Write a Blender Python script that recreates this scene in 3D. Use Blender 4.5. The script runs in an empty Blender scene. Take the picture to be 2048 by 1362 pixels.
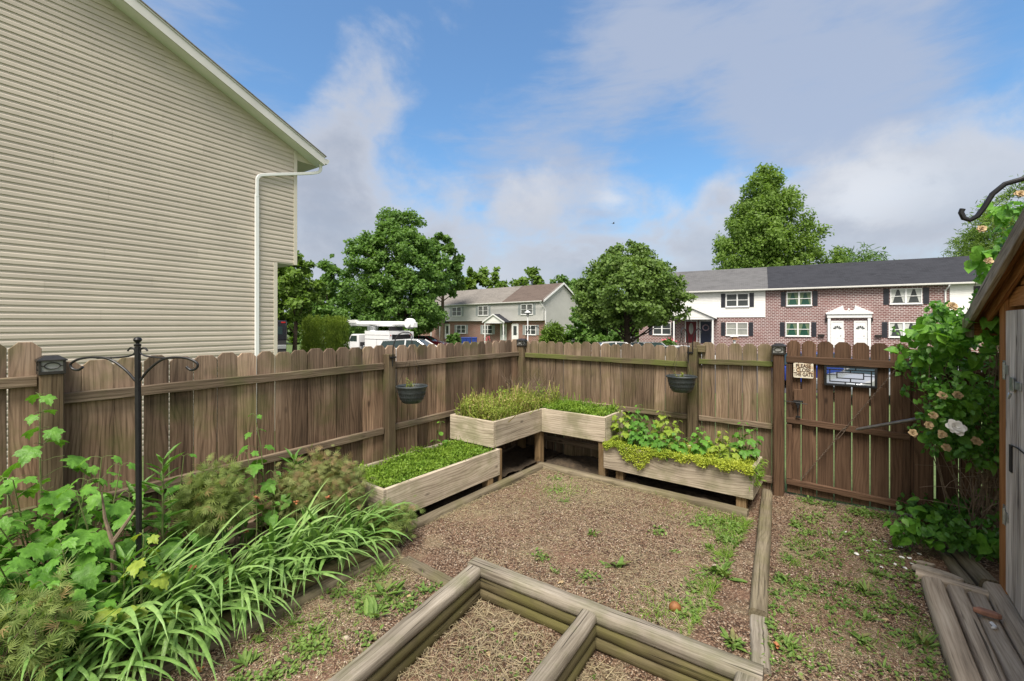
import bpy, math, random
import numpy as np
from mathutils import Vector, Matrix
random.seed(11)
rng = np.random.default_rng(11)
scene = bpy.context.scene
COL = scene.collection
R = math.radians
H = 1.75                                   # eye height above the yard
CA, SA = .7926, .6097                      # the yard's own axes: u along the gate fence, v along the left fence
CX, CY = .1325, 6.459                      # the fence corner
def W(u, v, z=0.0):
    return Vector((CX + CA*u - SA*v, CY - SA*u - CA*v, z))
UD = Vector((CA, -SA, 0)); VD = Vector((-SA, -CA, 0)); ZD = Vector((0, 0, 1))
def smooth01(a, b, x):
    t = min(1, max(0, (x-a)/(b-a))); return t*t*(3-2*t)
def ground_z(x, y):                        # the land outside the yard falls away to the parking lot
    u = (x-CX)*CA-(y-CY)*SA; v = -(x-CX)*SA-(y-CY)*CA
    return -.04 - .86*smooth01(.3, 10, max(-u, -v, 0))

# ---------------------------------------------------------------- objects
def off(o):
    p = Vector((0, 0, 0))
    while o is not None:
        p = p + o.location; o = o.parent
    return p
def tag(o, label=None, cat=None, group=None, kind=None):
    for k, val in (('label', label), ('category', cat), ('group', group), ('kind', kind)):
        if val: o[k] = val
    return o
def thing(name, label, cat, loc, group=None):
    o = bpy.data.objects.new(name, None); COL.objects.link(o)
    o.location = Vector(loc); o.empty_display_size = .1
    return tag(o, label, cat, group)
def link(name, me, mat=None, parent=None, origin=None):
    o = bpy.data.objects.new(name, me); COL.objects.link(o)
    if mat is not None:
        for m in (mat if isinstance(mat, (list, tuple)) else [mat]): me.materials.append(m)
    base = off(parent) if parent is not None else Vector(origin if origin is not None else (0, 0, 0))
    if base.length > 0: me.transform(Matrix.Translation(-base))
    if parent is not None: o.parent = parent
    else: o.location = base
    return o
def copy_tree(o, parent=None):
    c = o.copy(); COL.objects.link(c)
    if parent is not None: c.parent = parent
    for ch in [q for q in bpy.data.objects if q.parent == o]: copy_tree(ch, c)
    return c

class MB:
    """collects boxes, prisms, tubes and lathes into one mesh, with grain coordinates per vertex"""
    def __init__(s): s.v = []; s.f = []; s.g = []; s.t = []; s.mi = []
    def add(s, vs, fs, gs=None, tint=None, mi=0):
        b = len(s.v); s.v += [tuple(p) for p in vs]
        s.f += [tuple(b+i for i in f) for f in fs]; s.mi += [mi]*len(fs)
        s.g += [tuple(p) for p in (gs if gs is not None else vs)]
        s.t += [random.random() if tint is None else tint]*len(vs)
    def box(s, c, hx, hy, hz, tint=None, mi=0):
        c, hx, hy, hz = Vector(c), Vector(hx), Vector(hy), Vector(hz)
        if hx.cross(hy).dot(hz) < 0: hx = -hx
        ls = sorted([hx, hy, hz], key=lambda a: -a.length)
        o3 = Vector((random.random()*40, random.random()*40, random.random()*40))
        sg = [(-1,-1,-1),(1,-1,-1),(1,1,-1),(-1,1,-1),(-1,-1,1),(1,-1,1),(1,1,1),(-1,1,1)]
        vs = [c+hx*a+hy*b+hz*d for a, b, d in sg]
        gs = [Vector([(p-c).dot(l.normalized()) if l.length > 0 else 0 for l in ls])+o3 for p in vs]
        s.add(vs, [(0,3,2,1),(4,5,6,7),(0,1,5,4),(1,2,6,5),(2,3,7,6),(3,0,4,7)], gs, tint, mi)
    def bx(s, p0, p1, fr=None, tint=None, mi=0):
        """box between two corners given in a frame (origin, x, y, z); default frame = yard u, v, z"""
        fn = fr or (lambda a, b, c: W(a, b, c))
        a, b = Vector(p0), Vector(p1); c = (a+b)/2; h = (b-a)/2
        o = fn(*c); s.box(o, fn(c.x+h.x, c.y, c.z)-o, fn(c.x, c.y+h.y, c.z)-o, fn(c.x, c.y, c.z+h.z)-o, tint, mi)
    def prism(s, poly, ex, ey, en, o, depth, tint=None, mi=0, gl=None):
        """outline poly (a,b) in axes ex,ey at o, extruded by depth along en; gl 'y' = grain along ey"""
        n = len(poly); ex, ey, en, o = Vector(ex), Vector(ey), Vector(en), Vector(o)
        o3 = (random.random()*40, random.random()*40, random.random()*40)
        vs = []; gs = []
        for k in (0, 1):
            for a, b in poly:
                vs.append(o+ex*a+ey*b+en*(depth*k))
                gs.append((b+o3[0], a+o3[1], depth*k+o3[2]) if gl == 'y' else (a+o3[0], b+o3[1], depth*k+o3[2]))
        area = sum(poly[i][0]*poly[(i+1) % n][1]-poly[(i+1) % n][0]*poly[i][1] for i in range(n))
        flip = (area > 0) == (ex.cross(ey).dot(en) > 0)
        fs = [tuple(range(n))[::-1], tuple(range(n, 2*n))]+[(i, (i+1) % n, n+(i+1) % n, n+i) for i in range(n)]
        if not flip: fs = [f[::-1] for f in fs]
        s.add(vs, fs, gs, tint, mi)
    def tube(s, pts, rad, n=8, caps=True, tint=None, mi=0, flat=1.0):
        pts = [Vector(p) for p in pts]; m = len(pts)
        rr = rad if isinstance(rad, (list, tuple)) else [rad]*m
        o3 = Vector((random.random()*40, random.random()*40, random.random()*40))
        d0 = (pts[1]-pts[0]).normalized()
        a = d0.orthogonal().normalized() if abs(d0.z) > .95 else d0.cross(ZD).normalized()
        vs = []; gs = []; L = 0
        for i in range(m):
            d = (pts[min(i+1, m-1)]-pts[max(i-1, 0)])
            d = d.normalized() if d.length > 1e-9 else d0
            a = (a-d*a.dot(d)); a = a.normalized() if a.length > 1e-6 else d.orthogonal().normalized()
            b = d.cross(a)
            if i: L += (pts[i]-pts[i-1]).length
            for k in range(n):
                t = 2*math.pi*(k+.5)/n; e = (a*math.cos(t)+b*math.sin(t)*flat)*rr[i]
                vs.append(pts[i]+e); gs.append(Vector((L, math.cos(t)*rr[i], math.sin(t)*rr[i]))+o3)
        fs = [(i*n+k, i*n+(k+1) % n, (i+1)*n+(k+1) % n, (i+1)*n+k) for i in range(m-1) for k in range(n)]
        if caps: fs += [tuple(range(n))[::-1], tuple(range((m-1)*n, m*n))]
        s.add(vs, fs, gs, tint, mi)
    def lathe(s, prof, c, n=20, tint=None, mi=0, ax=None, close=True):
        c = Vector(c); ez = Vector(ax).normalized() if ax is not None else ZD
        ex = ez.orthogonal().normalized(); ey = ez.cross(ex); m = len(prof)
        vs = [c+ex*(r*math.cos(2*math.pi*k/n))+ey*(r*math.sin(2*math.pi*k/n))+ez*z for r, z in prof for k in range(n)]
        fs = [(i*n+k, i*n+(k+1) % n, (i+1)*n+(k+1) % n, (i+1)*n+k) for i in range(m-1) for k in range(n)]
        if close: fs += [tuple(range(n))[::-1], tuple(range((m-1)*n, m*n))]
        s.add(vs, fs, None, tint, mi)
    def quad(s, a, b, c, d, tint=None, mi=0, gs=None): s.add([a, b, c, d], [(0, 1, 2, 3)], gs, tint, mi)
    def build(s, name, mat, parent=None, smooth=False, bevel=0, origin=None, seg=1, auto=False):
        me = bpy.data.meshes.new(name); me.from_pydata(s.v, [], s.f)
        at = me.attributes.new('gc', 'FLOAT_VECTOR', 'POINT'); at.data.foreach_set('vector', np.array(s.g, dtype=np.float32).ravel())
        at = me.attributes.new('tint', 'FLOAT', 'POINT'); at.data.foreach_set('value', np.array(s.t, dtype=np.float32))
        o = link(name, me, mat, parent, origin)
        if isinstance(mat, (list, tuple)): me.polygons.foreach_set('material_index', s.mi)
        if smooth or auto: me.polygons.foreach_set('use_smooth', [True]*len(s.f))
        if auto:
            try: me.set_sharp_from_angle(angle=R(35))
            except Exception: pass
        me.update()
        if bevel:
            md = o.modifiers.new('bevel', 'BEVEL'); md.width = bevel; md.segments = seg; md.limit_method = 'ANGLE'; md.angle_limit = R(40)
        return o

def npmesh(name, V, Fc, mat, parent=None, smooth=False, origin=None, tint=None):
    """mesh from numpy arrays; Fc an (m, 3 or 4) array or a list of such arrays"""
    Fs = Fc if isinstance(Fc, list) else [Fc]
    me = bpy.data.meshes.new(name); me.vertices.add(len(V)); me.vertices.foreach_set('co', np.asarray(V, np.float32).ravel())
    tot = np.concatenate([np.full(len(f), f.shape[1], np.int32) for f in Fs]); li = np.concatenate([f.ravel() for f in Fs]).astype(np.int32)
    me.loops.add(len(li)); me.loops.foreach_set('vertex_index', li)
    st = np.zeros(len(tot), np.int32); st[1:] = np.cumsum(tot)[:-1]
    me.polygons.add(len(tot)); me.polygons.foreach_set('loop_start', st)
    try: me.polygons.foreach_set('loop_total', tot)
    except Exception: pass
    if smooth: me.polygons.foreach_set('use_smooth', np.ones(len(tot), bool))
    if tint is not None:
        at = me.attributes.new('tint', 'FLOAT', 'POINT'); at.data.foreach_set('value', np.asarray(tint, np.float32))
    me.update(calc_edges=True); me.validate()
    return link(name, me, mat, parent, origin)

def norm(a): return a/np.maximum(np.linalg.norm(a, axis=-1, keepdims=True), 1e-9)
def leaf_verts(T, TF, pos, dirv, nrm, size):
    """copies of a leaf template (x across, y along, z up from the blade) at many points"""
    y = norm(dirv); z = norm(nrm-y*np.sum(nrm*y, -1, keepdims=True)); x = np.cross(y, z)
    s = np.asarray(size)[:, None, None]
    V = pos[:, None]+s*(T[None, :, 0:1]*x[:, None]+T[None, :, 1:2]*y[:, None]+T[None, :, 2:3]*z[:, None])
    k = len(T); n = len(pos)
    return V.reshape(-1, 3), (TF[None]+(np.arange(n)*k)[:, None, None]).reshape(-1, TF.shape[1])
class LF:
    """gathers leaf batches of several templates into one mesh"""
    def __init__(s): s.V = []; s.F3 = []; s.F4 = []; s.T = []; s.n = 0
    def put(s, tpl, pos, dirv, nrm, size, tint=None):
        T, TF = tpl; pos = np.atleast_2d(pos).astype(float); m = len(pos)
        if not m: return
        dirv = np.broadcast_to(np.asarray(dirv, float), pos.shape); nrm = np.broadcast_to(np.asarray(nrm, float), pos.shape)
        size = np.broadcast_to(np.asarray(size, float), (m,))
        V, Fc = leaf_verts(T, TF, pos, dirv, nrm, size)
        (s.F3 if TF.shape[1] == 3 else s.F4).append(Fc+s.n); s.V.append(V); s.n += len(V)
        tt = rng.random(m) if tint is None else np.broadcast_to(np.asarray(tint, float), (m,))
        s.T.append(np.repeat(tt, len(T)))
    def raw(s, V, F4, tint):
        s.F4.append(np.asarray(F4)+s.n); s.V.append(np.asarray(V)); s.n += len(V); s.T.append(np.broadcast_to(tint, (len(V),)))
    def build(s, name, mat, parent=None, origin=None, smooth=False):
        Fs = [np.concatenate(q) for q in (s.F3, s.F4) if q]
        return npmesh(name, np.concatenate(s.V), Fs, mat, parent, smooth, origin, np.concatenate(s.T))

# leaf templates, unit length along y
OVAL = (np.array([(0,0,0),(-.3,.35,.07),(-.22,.72,.05),(0,1,-.05),(.22,.72,.05),(.3,.35,.07)], float), np.array([(0,3,2,1),(0,5,4,3)]))
LANCE = (np.array([(0,0,0),(-.09,.35,.03),(-.07,.7,.01),(0,1,-.1),(.07,.7,.01),(.09,.35,.03)], float), np.array([(0,3,2,1),(0,5,4,3)]))
CARD = (np.array([(-.42,0,0),(.42,0,0),(.34,.9,-.12),(-.34,.9,-.12)], float), np.array([(0,1,2,3)]))
BLADE = (np.array([(-.025,0,0),(.025,0,0),(.012,1,0),(-.012,1,0)], float), np.array([(0,1,2,3)]))
def _round():
    pts = [(0,0,0)]
    for k in range(10):
        t = math.pi*(-.5+2*k/9*.98+.02); r = .42*(1+.12*math.cos(t-math.pi/2))
        pts.append((r*math.cos(t), .45+r*1.25*math.sin(t), .07*abs(math.cos(t))-.05*max(0, math.sin(t))))
    pts[0] = (0, .4, -.02)
    return np.array(pts), np.array([(0, k, k % 10+1) for k in range(1, 11)])
ROUND = _round()
BROAD = (np.array([(0,0,0),(-.2,.02,.05),(-.36,.2,.1),(-.36,.45,.08),(-.2,.76,.03),(0,1.05,-.1),(.2,.76,.03),(.36,.45,.08),(.36,.2,.1),(.2,.02,.05),(0,.3,-.01),(0,.65,-.02)], float),
         np.array([(0,10,2,1),(10,11,3,2),(11,5,4,3),(0,9,8,10),(10,8,7,11),(11,7,6,5)]))
def _maple(deep=.74):
    # five pointed lobes round the stalk end, toothed sides, drooping tips
    lob = [(-120, .55), (-56, .82), (0, 1.0), (56, .82), (120, .55)]
    pts = []
    for i, (a, r) in enumerate(lob):
        pts += [(a-22, r*.76), (a-13, r*.83), (a-8, r*.80), (a, r), (a+8, r*.80), (a+13, r*.83), (a+22, r*.76)]
        if i < 4: b = lob[i+1]; pts.append(((a+b[0])/2, min(r, b[1])*deep))
    V = [(0, .12, .02)]
    for a, r in pts:
        t = R(a); x, y = r*.6*math.sin(t), r*.62*math.cos(t)
        V.append((x, y+.12, -.5*(x*x+y*y)/.62+.13*abs(math.sin(t))*r))
    V.append((0, .12-.1, 0)); n = len(V)-1
    return np.array(V)+np.array([0, .16, 0]), np.array([(0, k+1, k) for k in range(1, n)]+[(0, 1, n)])
MAPLE = _maple()
def _feather():
    V = []; Fq = []
    for a, r in ((-100,.4),(-70,.62),(-42,.8),(-18,.92),(0,1),(18,.92),(42,.8),(70,.62),(100,.4)):
        t = R(a); d = np.array([math.sin(t), math.cos(t), 0]); e = np.array([d[1], -d[0], 0]); b = len(V)
        w = .045
        for q, ww in ((.0, .01), (.55, w), (1, .008)):
            z = -.25*(q*r)**2
            V.append(d*q*r-e*ww+np.array([0, 0, z])); V.append(d*q*r+e*ww+np.array([0, 0, z]))
        Fq += [(b, b+1, b+3, b+2), (b+2, b+3, b+5, b+4)]
    return np.array(V), np.array(Fq)
FEATHER = _feather()
# ---------------------------------------------------------------- materials
def lin(c): return tuple(((x/255+.055)/1.055)**2.4 if x/255 > .04045 else x/255/12.92 for x in c)
def nd(nt, typ, props=None, ins=None):
    n = nt.nodes.new(typ)
    for k, val in (props or {}).items(): setattr(n, k, val)
    for k, val in (ins or {}).items():
        s = n.inputs[k]
        if isinstance(val, bpy.types.NodeSocket): nt.links.new(val, s)
        else:
            if isinstance(val, tuple) and len(val) == 3 and s.type == 'RGBA': val = (*val, 1)
            s.default_value = val
    return n
def newmat(name):
    m = bpy.data.materials.new(name); m.use_nodes = True; nt = m.node_tree
    return m, nt, nt.nodes['Principled BSDF']
def ramp(nt, fac, stops, interp='LINEAR'):
    n = nd(nt, 'ShaderNodeValToRGB', None, {'Fac': fac}); cr = n.color_ramp; cr.interpolation = interp
    while len(cr.elements) < len(stops): cr.elements.new(.5)
    for e, (p, c) in zip(cr.elements, stops): e.position = p; e.color = (*c, 1) if len(c) == 3 else c
    return n.outputs['Color']
def mixc(nt, fac, a, b, blend='MIX'):
    n = nd(nt, 'ShaderNodeMix', {'data_type': 'RGBA', 'blend_type': blend})
    for i, val in ((0, fac), (6, a), (7, b)):
        s = n.inputs[i]
        if isinstance(val, bpy.types.NodeSocket): nt.links.new(val, s)
        else: s.default_value = (*val, 1) if isinstance(val, tuple) and len(val) == 3 else val
    return n.outputs[2]
def math_(nt, op, a, b=None, c=None, clamp=False):
    n = nd(nt, 'ShaderNodeMath', {'operation': op, 'use_clamp': clamp})
    for i, val in enumerate((a, b, c)):
        if val is None: continue
        if isinstance(val, bpy.types.NodeSocket): nt.links.new(val, n.inputs[i])
        else: n.inputs[i].default_value = val
    return n.outputs[0]
def vmul(nt, vec, s): return nd(nt, 'ShaderNodeVectorMath', {'operation': 'MULTIPLY'}, {0: vec, 1: s}).outputs[0]
def noise(nt, vec, scale, detail=3, rough=.55, dist=0, out='Fac'):
    ins = {'Scale': scale, 'Detail': detail, 'Roughness': rough, 'Distortion': dist}
    if vec is not None: ins['Vector'] = vec
    return nd(nt, 'ShaderNodeTexNoise', None, ins).outputs[out]
def attr(nt, name, out): return nd(nt, 'ShaderNodeAttribute', {'attribute_name': name}).outputs[out]
def maprange(nt, val, a, b, c=0., d=1.):
    return nd(nt, 'ShaderNodeMapRange', {'clamp': True}, {'Value': val, 'From Min': a, 'From Max': b, 'To Min': c, 'To Max': d}).outputs[0]
def bump(nt, bsdf, h, strength=.5, dist=.01):
    b = nd(nt, 'ShaderNodeBump', None, {'Strength': strength, 'Distance': dist, 'Height': h}); nt.links.new(b.outputs[0], bsdf.inputs['Normal'])

def plain(name, c, rough=.6, metal=0., var=.12, scale=6., spec=.5, bmp=0., tinted=0.):
    m, nt, b = newmat(name)
    geo = nd(nt, 'ShaderNodeNewGeometry').outputs['Position']
    n = noise(nt, geo, scale, 4, .6)
    col = mixc(nt, maprange(nt, n, .3, .7), tuple(x*(1-var) for x in c), tuple(min(1, x*(1+var)) for x in c))
    if tinted: br = maprange(nt, attr(nt, 'tint', 'Fac'), 0., 1., 1-tinted, 1+tinted); col = mixc(nt, 1., col, nd(nt, 'ShaderNodeCombineColor', None, {0: br, 1: br, 2: br}).outputs[0], 'MULTIPLY')
    nt.links.new(col, b.inputs['Base Color']); b.inputs['Roughness'].default_value = rough
    b.inputs['Metallic'].default_value = metal; b.inputs['Specular IOR Level'].default_value = spec
    if bmp: bump(nt, b, noise(nt, geo, scale*8, 3), bmp, .004)
    return m

def wood(name, dark, mid, light, moss=0., mosscol=(.09, .11, .03), grey=None, greyz=None, tintamt=.45, ring=.3, bs=.5, crack=.5, nail=False):
    m, nt, b = newmat(name)
    gc = attr(nt, 'gc', 'Vector'); tint = attr(nt, 'tint', 'Fac')
    fib = noise(nt, vmul(nt, gc, (3., 120., 120.)), 1., 5, .7)
    med = noise(nt, vmul(nt, gc, (1.4, 27., 27.)), 1., 4, .65, .4)
    big = noise(nt, vmul(nt, gc, (1.6, 3., 3.)), 1., 3, .5)
    warp = noise(nt, vmul(nt, gc, (1.3, 5., 5.)), 1., 2, .5)
    sep = nd(nt, 'ShaderNodeSeparateXYZ', None, {0: gc})
    ringv = math_(nt, 'SINE', math_(nt, 'ADD', math_(nt, 'MULTIPLY', sep.outputs[1], 260.), math_(nt, 'MULTIPLY', warp, 42.)))
    ringv = maprange(nt, ringv, .1, 1.)
    # knots: sparse cells stretched along the grain
    vor = nd(nt, 'ShaderNodeTexVoronoi', {'feature': 'F1'}, {'Vector': vmul(nt, gc, (3.2, 8., 8.)), 'Scale': 1.})
    kn = maprange(nt, vor.outputs['Distance'], .06, .15, 1., 0.)
    kn = math_(nt, 'MULTIPLY', kn, math_(nt, 'GREATER_THAN', nd(nt, 'ShaderNodeSeparateColor', None, {0: vor.outputs['Color']}).outputs[0], .62))
    f = math_(nt, 'ADD', math_(nt, 'MULTIPLY', fib, .42), math_(nt, 'MULTIPLY', med, .5))
    f = math_(nt, 'ADD', f, math_(nt, 'MULTIPLY', math_(nt, 'SUBTRACT', big, .5), .35))
    f = math_(nt, 'SUBTRACT', f, math_(nt, 'MULTIPLY', ringv, ring*.26))
    col = ramp(nt, f, [(.26, dark), (.44, mid), (.62, light)])
    col = mixc(nt, math_(nt, 'MULTIPLY', kn, .75), col, tuple(x*.35 for x in dark))
    ck = maprange(nt, noise(nt, vmul(nt, gc, (1.2, 46., 46.)), 1., 2, .5), .66, .70)
    col = mixc(nt, math_(nt, 'MULTIPLY', ck, crack), col, tuple(x*.3 for x in dark))
    if grey is not None:
        pz = nd(nt, 'ShaderNodeSeparateXYZ', None, {0: nd(nt, 'ShaderNodeNewGeometry').outputs['Position']}).outputs[2]
        a, bb = greyz if greyz else (0., 1.)
        gm = math_(nt, 'MULTIPLY', maprange(nt, math_(nt, 'ADD', pz, math_(nt, 'MULTIPLY', math_(nt, 'SUBTRACT', big, .5), .5)), a, bb), maprange(nt, med, .25, .7, .35, 1.))
        col = mixc(nt, gm, col, ramp(nt, f, [(.2, tuple(x*.45 for x in grey)), (.5, grey), (.75, tuple(x*1.35 for x in grey))]))
    if moss:
        pos = nd(nt, 'ShaderNodeNewGeometry').outputs['Position']
        mm = math_(nt, 'MULTIPLY', maprange(nt, noise(nt, pos, 3.3, 4, .6), .5-.18*moss, .68-.1*moss), min(1., .45+.4*moss))
        col = mixc(nt, mm, col, mixc(nt, fib, tuple(x*.5 for x in mosscol), tuple(x*1.6 for x in mosscol)))
    st = maprange(nt, noise(nt, vmul(nt, gc, (.9, 7., 7.)), 1., 4, .6), .48, .66, 0., .62)      # water stains down the grain
    col = mixc(nt, st, col, mixc(nt, .5, col, tuple(x*.5 for x in dark)))
    br = maprange(nt, tint, 0., 1., 1-tintamt, 1+tintamt*.7)
    hue = nd(nt, 'ShaderNodeCombineColor', None, {0: br, 1: br, 2: br})
    col = mixc(nt, 1., col, hue.outputs[0], 'MULTIPLY')
    nt.links.new(col, b.inputs['Base Color']); b.inputs['Roughness'].default_value = .88; b.inputs['Specular IOR Level'].default_value = .25
    hgt = math_(nt, 'SUBTRACT', f, math_(nt, 'ADD', math_(nt, 'MULTIPLY', ck, .6), math_(nt, 'MULTIPLY', kn, .3)))
    bump(nt, b, hgt, bs, .006)
    return m

def leafm(name, c0, c1, trans=.35, rough=.45, brown=None, brownamt=.0, patch=1.2):
    """leaf: colours vary from leaf to leaf and from clump to clump; light passes through the blade"""
    m, nt, b = newmat(name)
    t = attr(nt, 'tint', 'Fac'); pos = nd(nt, 'ShaderNodeNewGeometry').outputs['Position']
    pn = noise(nt, pos, patch, 2, .5)
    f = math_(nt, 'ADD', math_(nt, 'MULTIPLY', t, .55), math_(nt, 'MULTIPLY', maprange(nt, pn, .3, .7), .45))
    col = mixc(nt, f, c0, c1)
    if brown is not None: col = mixc(nt, math_(nt, 'MULTIPLY', math_(nt, 'GREATER_THAN', t, 1-brownamt), .85), col, brown)
    mo = noise(nt, pos, 38., 3, .6)
    col = mixc(nt, 1., col, ramp(nt, mo, [(.3, (.72,.74,.7)), (.5, (1,1,1)), (.72, (1.22,1.18,1.1))]), 'MULTIPLY')
    bump(nt, b, mo, .5, .012)
    nt.links.new(col, b.inputs['Base Color']); b.inputs['Roughness'].default_value = rough; b.inputs['Specular IOR Level'].default_value = .3
    tr = nd(nt, 'ShaderNodeBsdfTranslucent', None, {'Color': mixc(nt, 1., col, (1.25, 1.3, .6), 'MULTIPLY')})
    mx = nd(nt, 'ShaderNodeMixShader', None, {0: trans, 1: b.outputs[0], 2: tr.outputs[0]})
    nt.links.new(mx.outputs[0], nt.nodes['Material Output'].inputs['Surface'])
    return m

M = {}
# weathered timber
M['picket'] = wood('weathered picket wood', (.062,.038,.024), (.215,.14,.092), (.37,.26,.178), grey=(.3,.222,.165), greyz=(.95,1.5), moss=.02, tintamt=.52, ring=.35)
M['picketb'] = wood('mossy weathered picket wood', (.06,.04,.026), (.19,.132,.088), (.325,.242,.17), grey=(.255,.196,.143), greyz=(.9,1.5), moss=.3, mosscol=(.12,.105,.045), tintamt=.36, ring=.35)
M['rail'] = wood('weathered rail wood', (.07,.05,.034), (.175,.13,.09), (.31,.245,.18), moss=.06, tintamt=.3, bs=.8, crack=.8)
M['railm'] = wood('mossy rail wood', (.05,.04,.022), (.115,.092,.054), (.2,.165,.1), moss=1., mosscol=(.1,.12,.03), tintamt=.3, bs=.8, crack=.8)
M['post'] = wood('fence post wood', (.055,.038,.022), (.12,.088,.053), (.2,.155,.1), moss=.1, tintamt=.25, bs=.7)
M['stain'] = wood('brown stained gate wood', (.045,.025,.015), (.108,.063,.039), (.165,.1,.064), tintamt=.28, ring=.3, crack=.4)
M['stainpost'] = wood('red brown stained post wood', (.052,.028,.016), (.12,.07,.041), (.185,.112,.068), tintamt=.2, ring=.3)
M['box'] = wood('pale planter board', (.25,.205,.155), (.45,.385,.3), (.62,.545,.44), moss=.16, mosscol=(.14,.15,.06), tintamt=.16, ring=0.45, bs=.35, crack=.35)
M['boxleg'] = wood('planter leg wood', (.11,.07,.035), (.23,.155,.08), (.33,.24,.14), tintamt=.25, ring=.4)
M['timber'] = wood('landscape timber', (.1,.083,.063), (.22,.192,.152), (.37,.33,.275), moss=.06, tintamt=.22, bs=.9, crack=.9, ring=0.2)
M['timberg'] = wood('green landscape timber', (.05,.042,.022), (.115,.095,.05), (.18,.15,.09), moss=.6, mosscol=(.12,.112,.035), tintamt=.22, bs=.8, crack=.8, ring=0.25)
M['edge'] = wood('edging timber', (.075,.06,.04), (.165,.138,.095), (.26,.222,.155), moss=.3, mosscol=(.12,.112,.05), tintamt=.22, bs=.8, crack=.6)
M['plank'] = wood('bleached plank', (.2,.155,.11), (.46,.375,.285), (.66,.56,.44), tintamt=.22, bs=.9, crack=.9, ring=0.2)
M['shed'] = wood('orange brown shed wood', (.13,.05,.016), (.32,.14,.05), (.46,.23,.1), tintamt=.3, ring=0.3)
M['shedgrey'] = wood('silvered shed door wood', (.16,.13,.115), (.5,.45,.41), (.74,.69,.65), tintamt=.25, bs=.9, crack=.8)
M['rake'] = wood('silvered rake board', (.12,.095,.07), (.3,.25,.195), (.48,.42,.35), tintamt=.2, bs=.9, crack=.9)
# metal, plastic and paint
M['black'] = plain('black painted metal', (.018,.018,.02), .42, .4, .3, 30)
M['bronze'] = plain('dark bronze plastic', (.03,.028,.026), .4, .3, .25, 40)
M['lens'] = plain('pale lamp panel', (.3,.31,.3), .35, 0, .15, 30)
M['rust'] = plain('rusty chain', (.17,.13,.1), .6, .6, .5, 60)
M['galv'] = plain('galvanised metal', (.42,.44,.45), .38, .8, .25, 50)
M['pipe'] = plain('grey rusted pipe', (.2,.19,.185), .45, .7, .35, 22)
M['pot'] = plain('charcoal resin pot', (.04,.048,.05), .42, 0, .3, 60, .5, .3)
M['soil'] = plain('dark potting soil', (.035,.025,.018), .95, 0, .4, 25, .2, .6)
M['white'] = plain('white vinyl trim', (.78,.79,.8), .45, 0, .04, 3)
M['truckwhite'] = plain('white truck paint', (.8,.81,.83), .28, 0, .05, 1.5)
M['cream'] = plain('cream vinyl trim', (.6,.555,.475), .5, 0, .05, 3)
M['siding'] = plain('beige vinyl siding', (.515,.458,.392), .5, 0, .06, 1.4, tinted=.05)
M['sidinggrey'] = plain('pale grey vinyl siding', (.5,.5,.485), .55, 0, .05, 1.)
M['sidingwhite'] = plain('white vinyl siding', (.8,.8,.79), .55, 0, .04, 1.)
M['gutter'] = plain('white aluminium gutter', (.6,.595,.57), .45, .1, .08, 2)
M['dark'] = plain('dark parts and painted shade', (.012,.012,.014), .7)
M['shutter'] = plain('black shutter', (.022,.024,.035), .5, 0, .15, 5)
M['shuttergrey'] = plain('grey shutter', (.33,.36,.37), .55, 0, .1, 5)
M['reddoor'] = plain('dark red door paint', (.12,.012,.018), .4, 0, .1, 3)
M['navydoor'] = plain('navy door paint', (.014,.02,.045), .4, 0, .1, 3)
M['tyre'] = plain('tyre rubber', (.02,.02,.02), .85)
M['tail'] = plain('red tail lamp', (.35,.01,.01), .2)
M['head'] = plain('clear lamp lens', (.6,.62,.63), .12, .2)
M['bluebin'] = plain('blue plastic bin', (.015,.045,.26), .5, 0, .15, 3)
M['stone'] = plain('orange brown river stone', (.23,.1,.035), .6, 0, .35, 25, .4, .3)
M['brick1'] = plain('broken red brick', (.34,.17,.115), .9, 0, .25, 30)
M['palerock'] = plain('pale flat stone', (.33,.28,.22), .85, 0, .25, 25, .3, .4)
M['petal'] = plain('white petal', (.78,.77,.74), .6, 0, .08, 40)
M['deadpetal'] = plain('withered petal', (.4,.29,.16), .8, 0, .3, 60)
M['orangepetal'] = plain('withered orange bloom', (.34,.13,.05), .7, 0, .4, 60)
M['pinkpetal'] = plain('pink flower', (.7,.09,.14), .6, 0, .2, 60)
M['bark'] = plain('tree bark', (.075,.058,.042), .9, 0, .4, 7, .2, .6)
M['twig'] = plain('dry twig', (.17,.125,.09), .85, 0, .35, 40)
M['stem'] = plain('green stem', (.12,.15,.05), .6, 0, .25, 30)
M['birdgrey'] = plain('dark feathers', (.03,.03,.032), .8)
M['cedar'] = plain('feeder wood', (.3,.17,.09), .8, 0, .2, 20)

def carpaint(name, c):
    m, nt, b = newmat(name); b.inputs['Base Color'].default_value = (*c, 1); b.inputs['Roughness'].default_value = .25
    b.inputs['Metallic'].default_value = .15; b.inputs['Coat Weight'].default_value = .6
    n = noise(nt, None, 40., 2); nt.links.new(maprange(nt, n, 0, 1, .2, .32), b.inputs['Roughness']); return m
M['carred'] = carpaint('red car paint', (.25,.012,.025)); M['carwhite'] = carpaint('white car paint', (.78,.78,.79))
M['carsilver'] = carpaint('silver car paint', (.3,.31,.33)); M['carblue'] = carpaint('blue car paint', (.02,.05,.3)); M['carblack'] = carpaint('black truck paint', (.012,.013,.018))
def glass(name, c):
    m, nt, b = newmat(name); b.inputs['Roughness'].default_value = .04; b.inputs['Specular IOR Level'].default_value = .25
    nt.links.new(mixc(nt, noise(nt, None, 1.5, 2), tuple(x*.6 for x in c), tuple(x*1.4 for x in c)), b.inputs['Base Color']); return m
M['glass'] = glass('window glass', (.05,.058,.06)); M['glassgreen'] = glass('window glass over green curtain', (.02,.07,.05)); M['glasspale'] = glass('window glass over blind', (.3,.31,.29))
M['carglass'] = glass('car glass', (.025,.04,.042))
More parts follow.
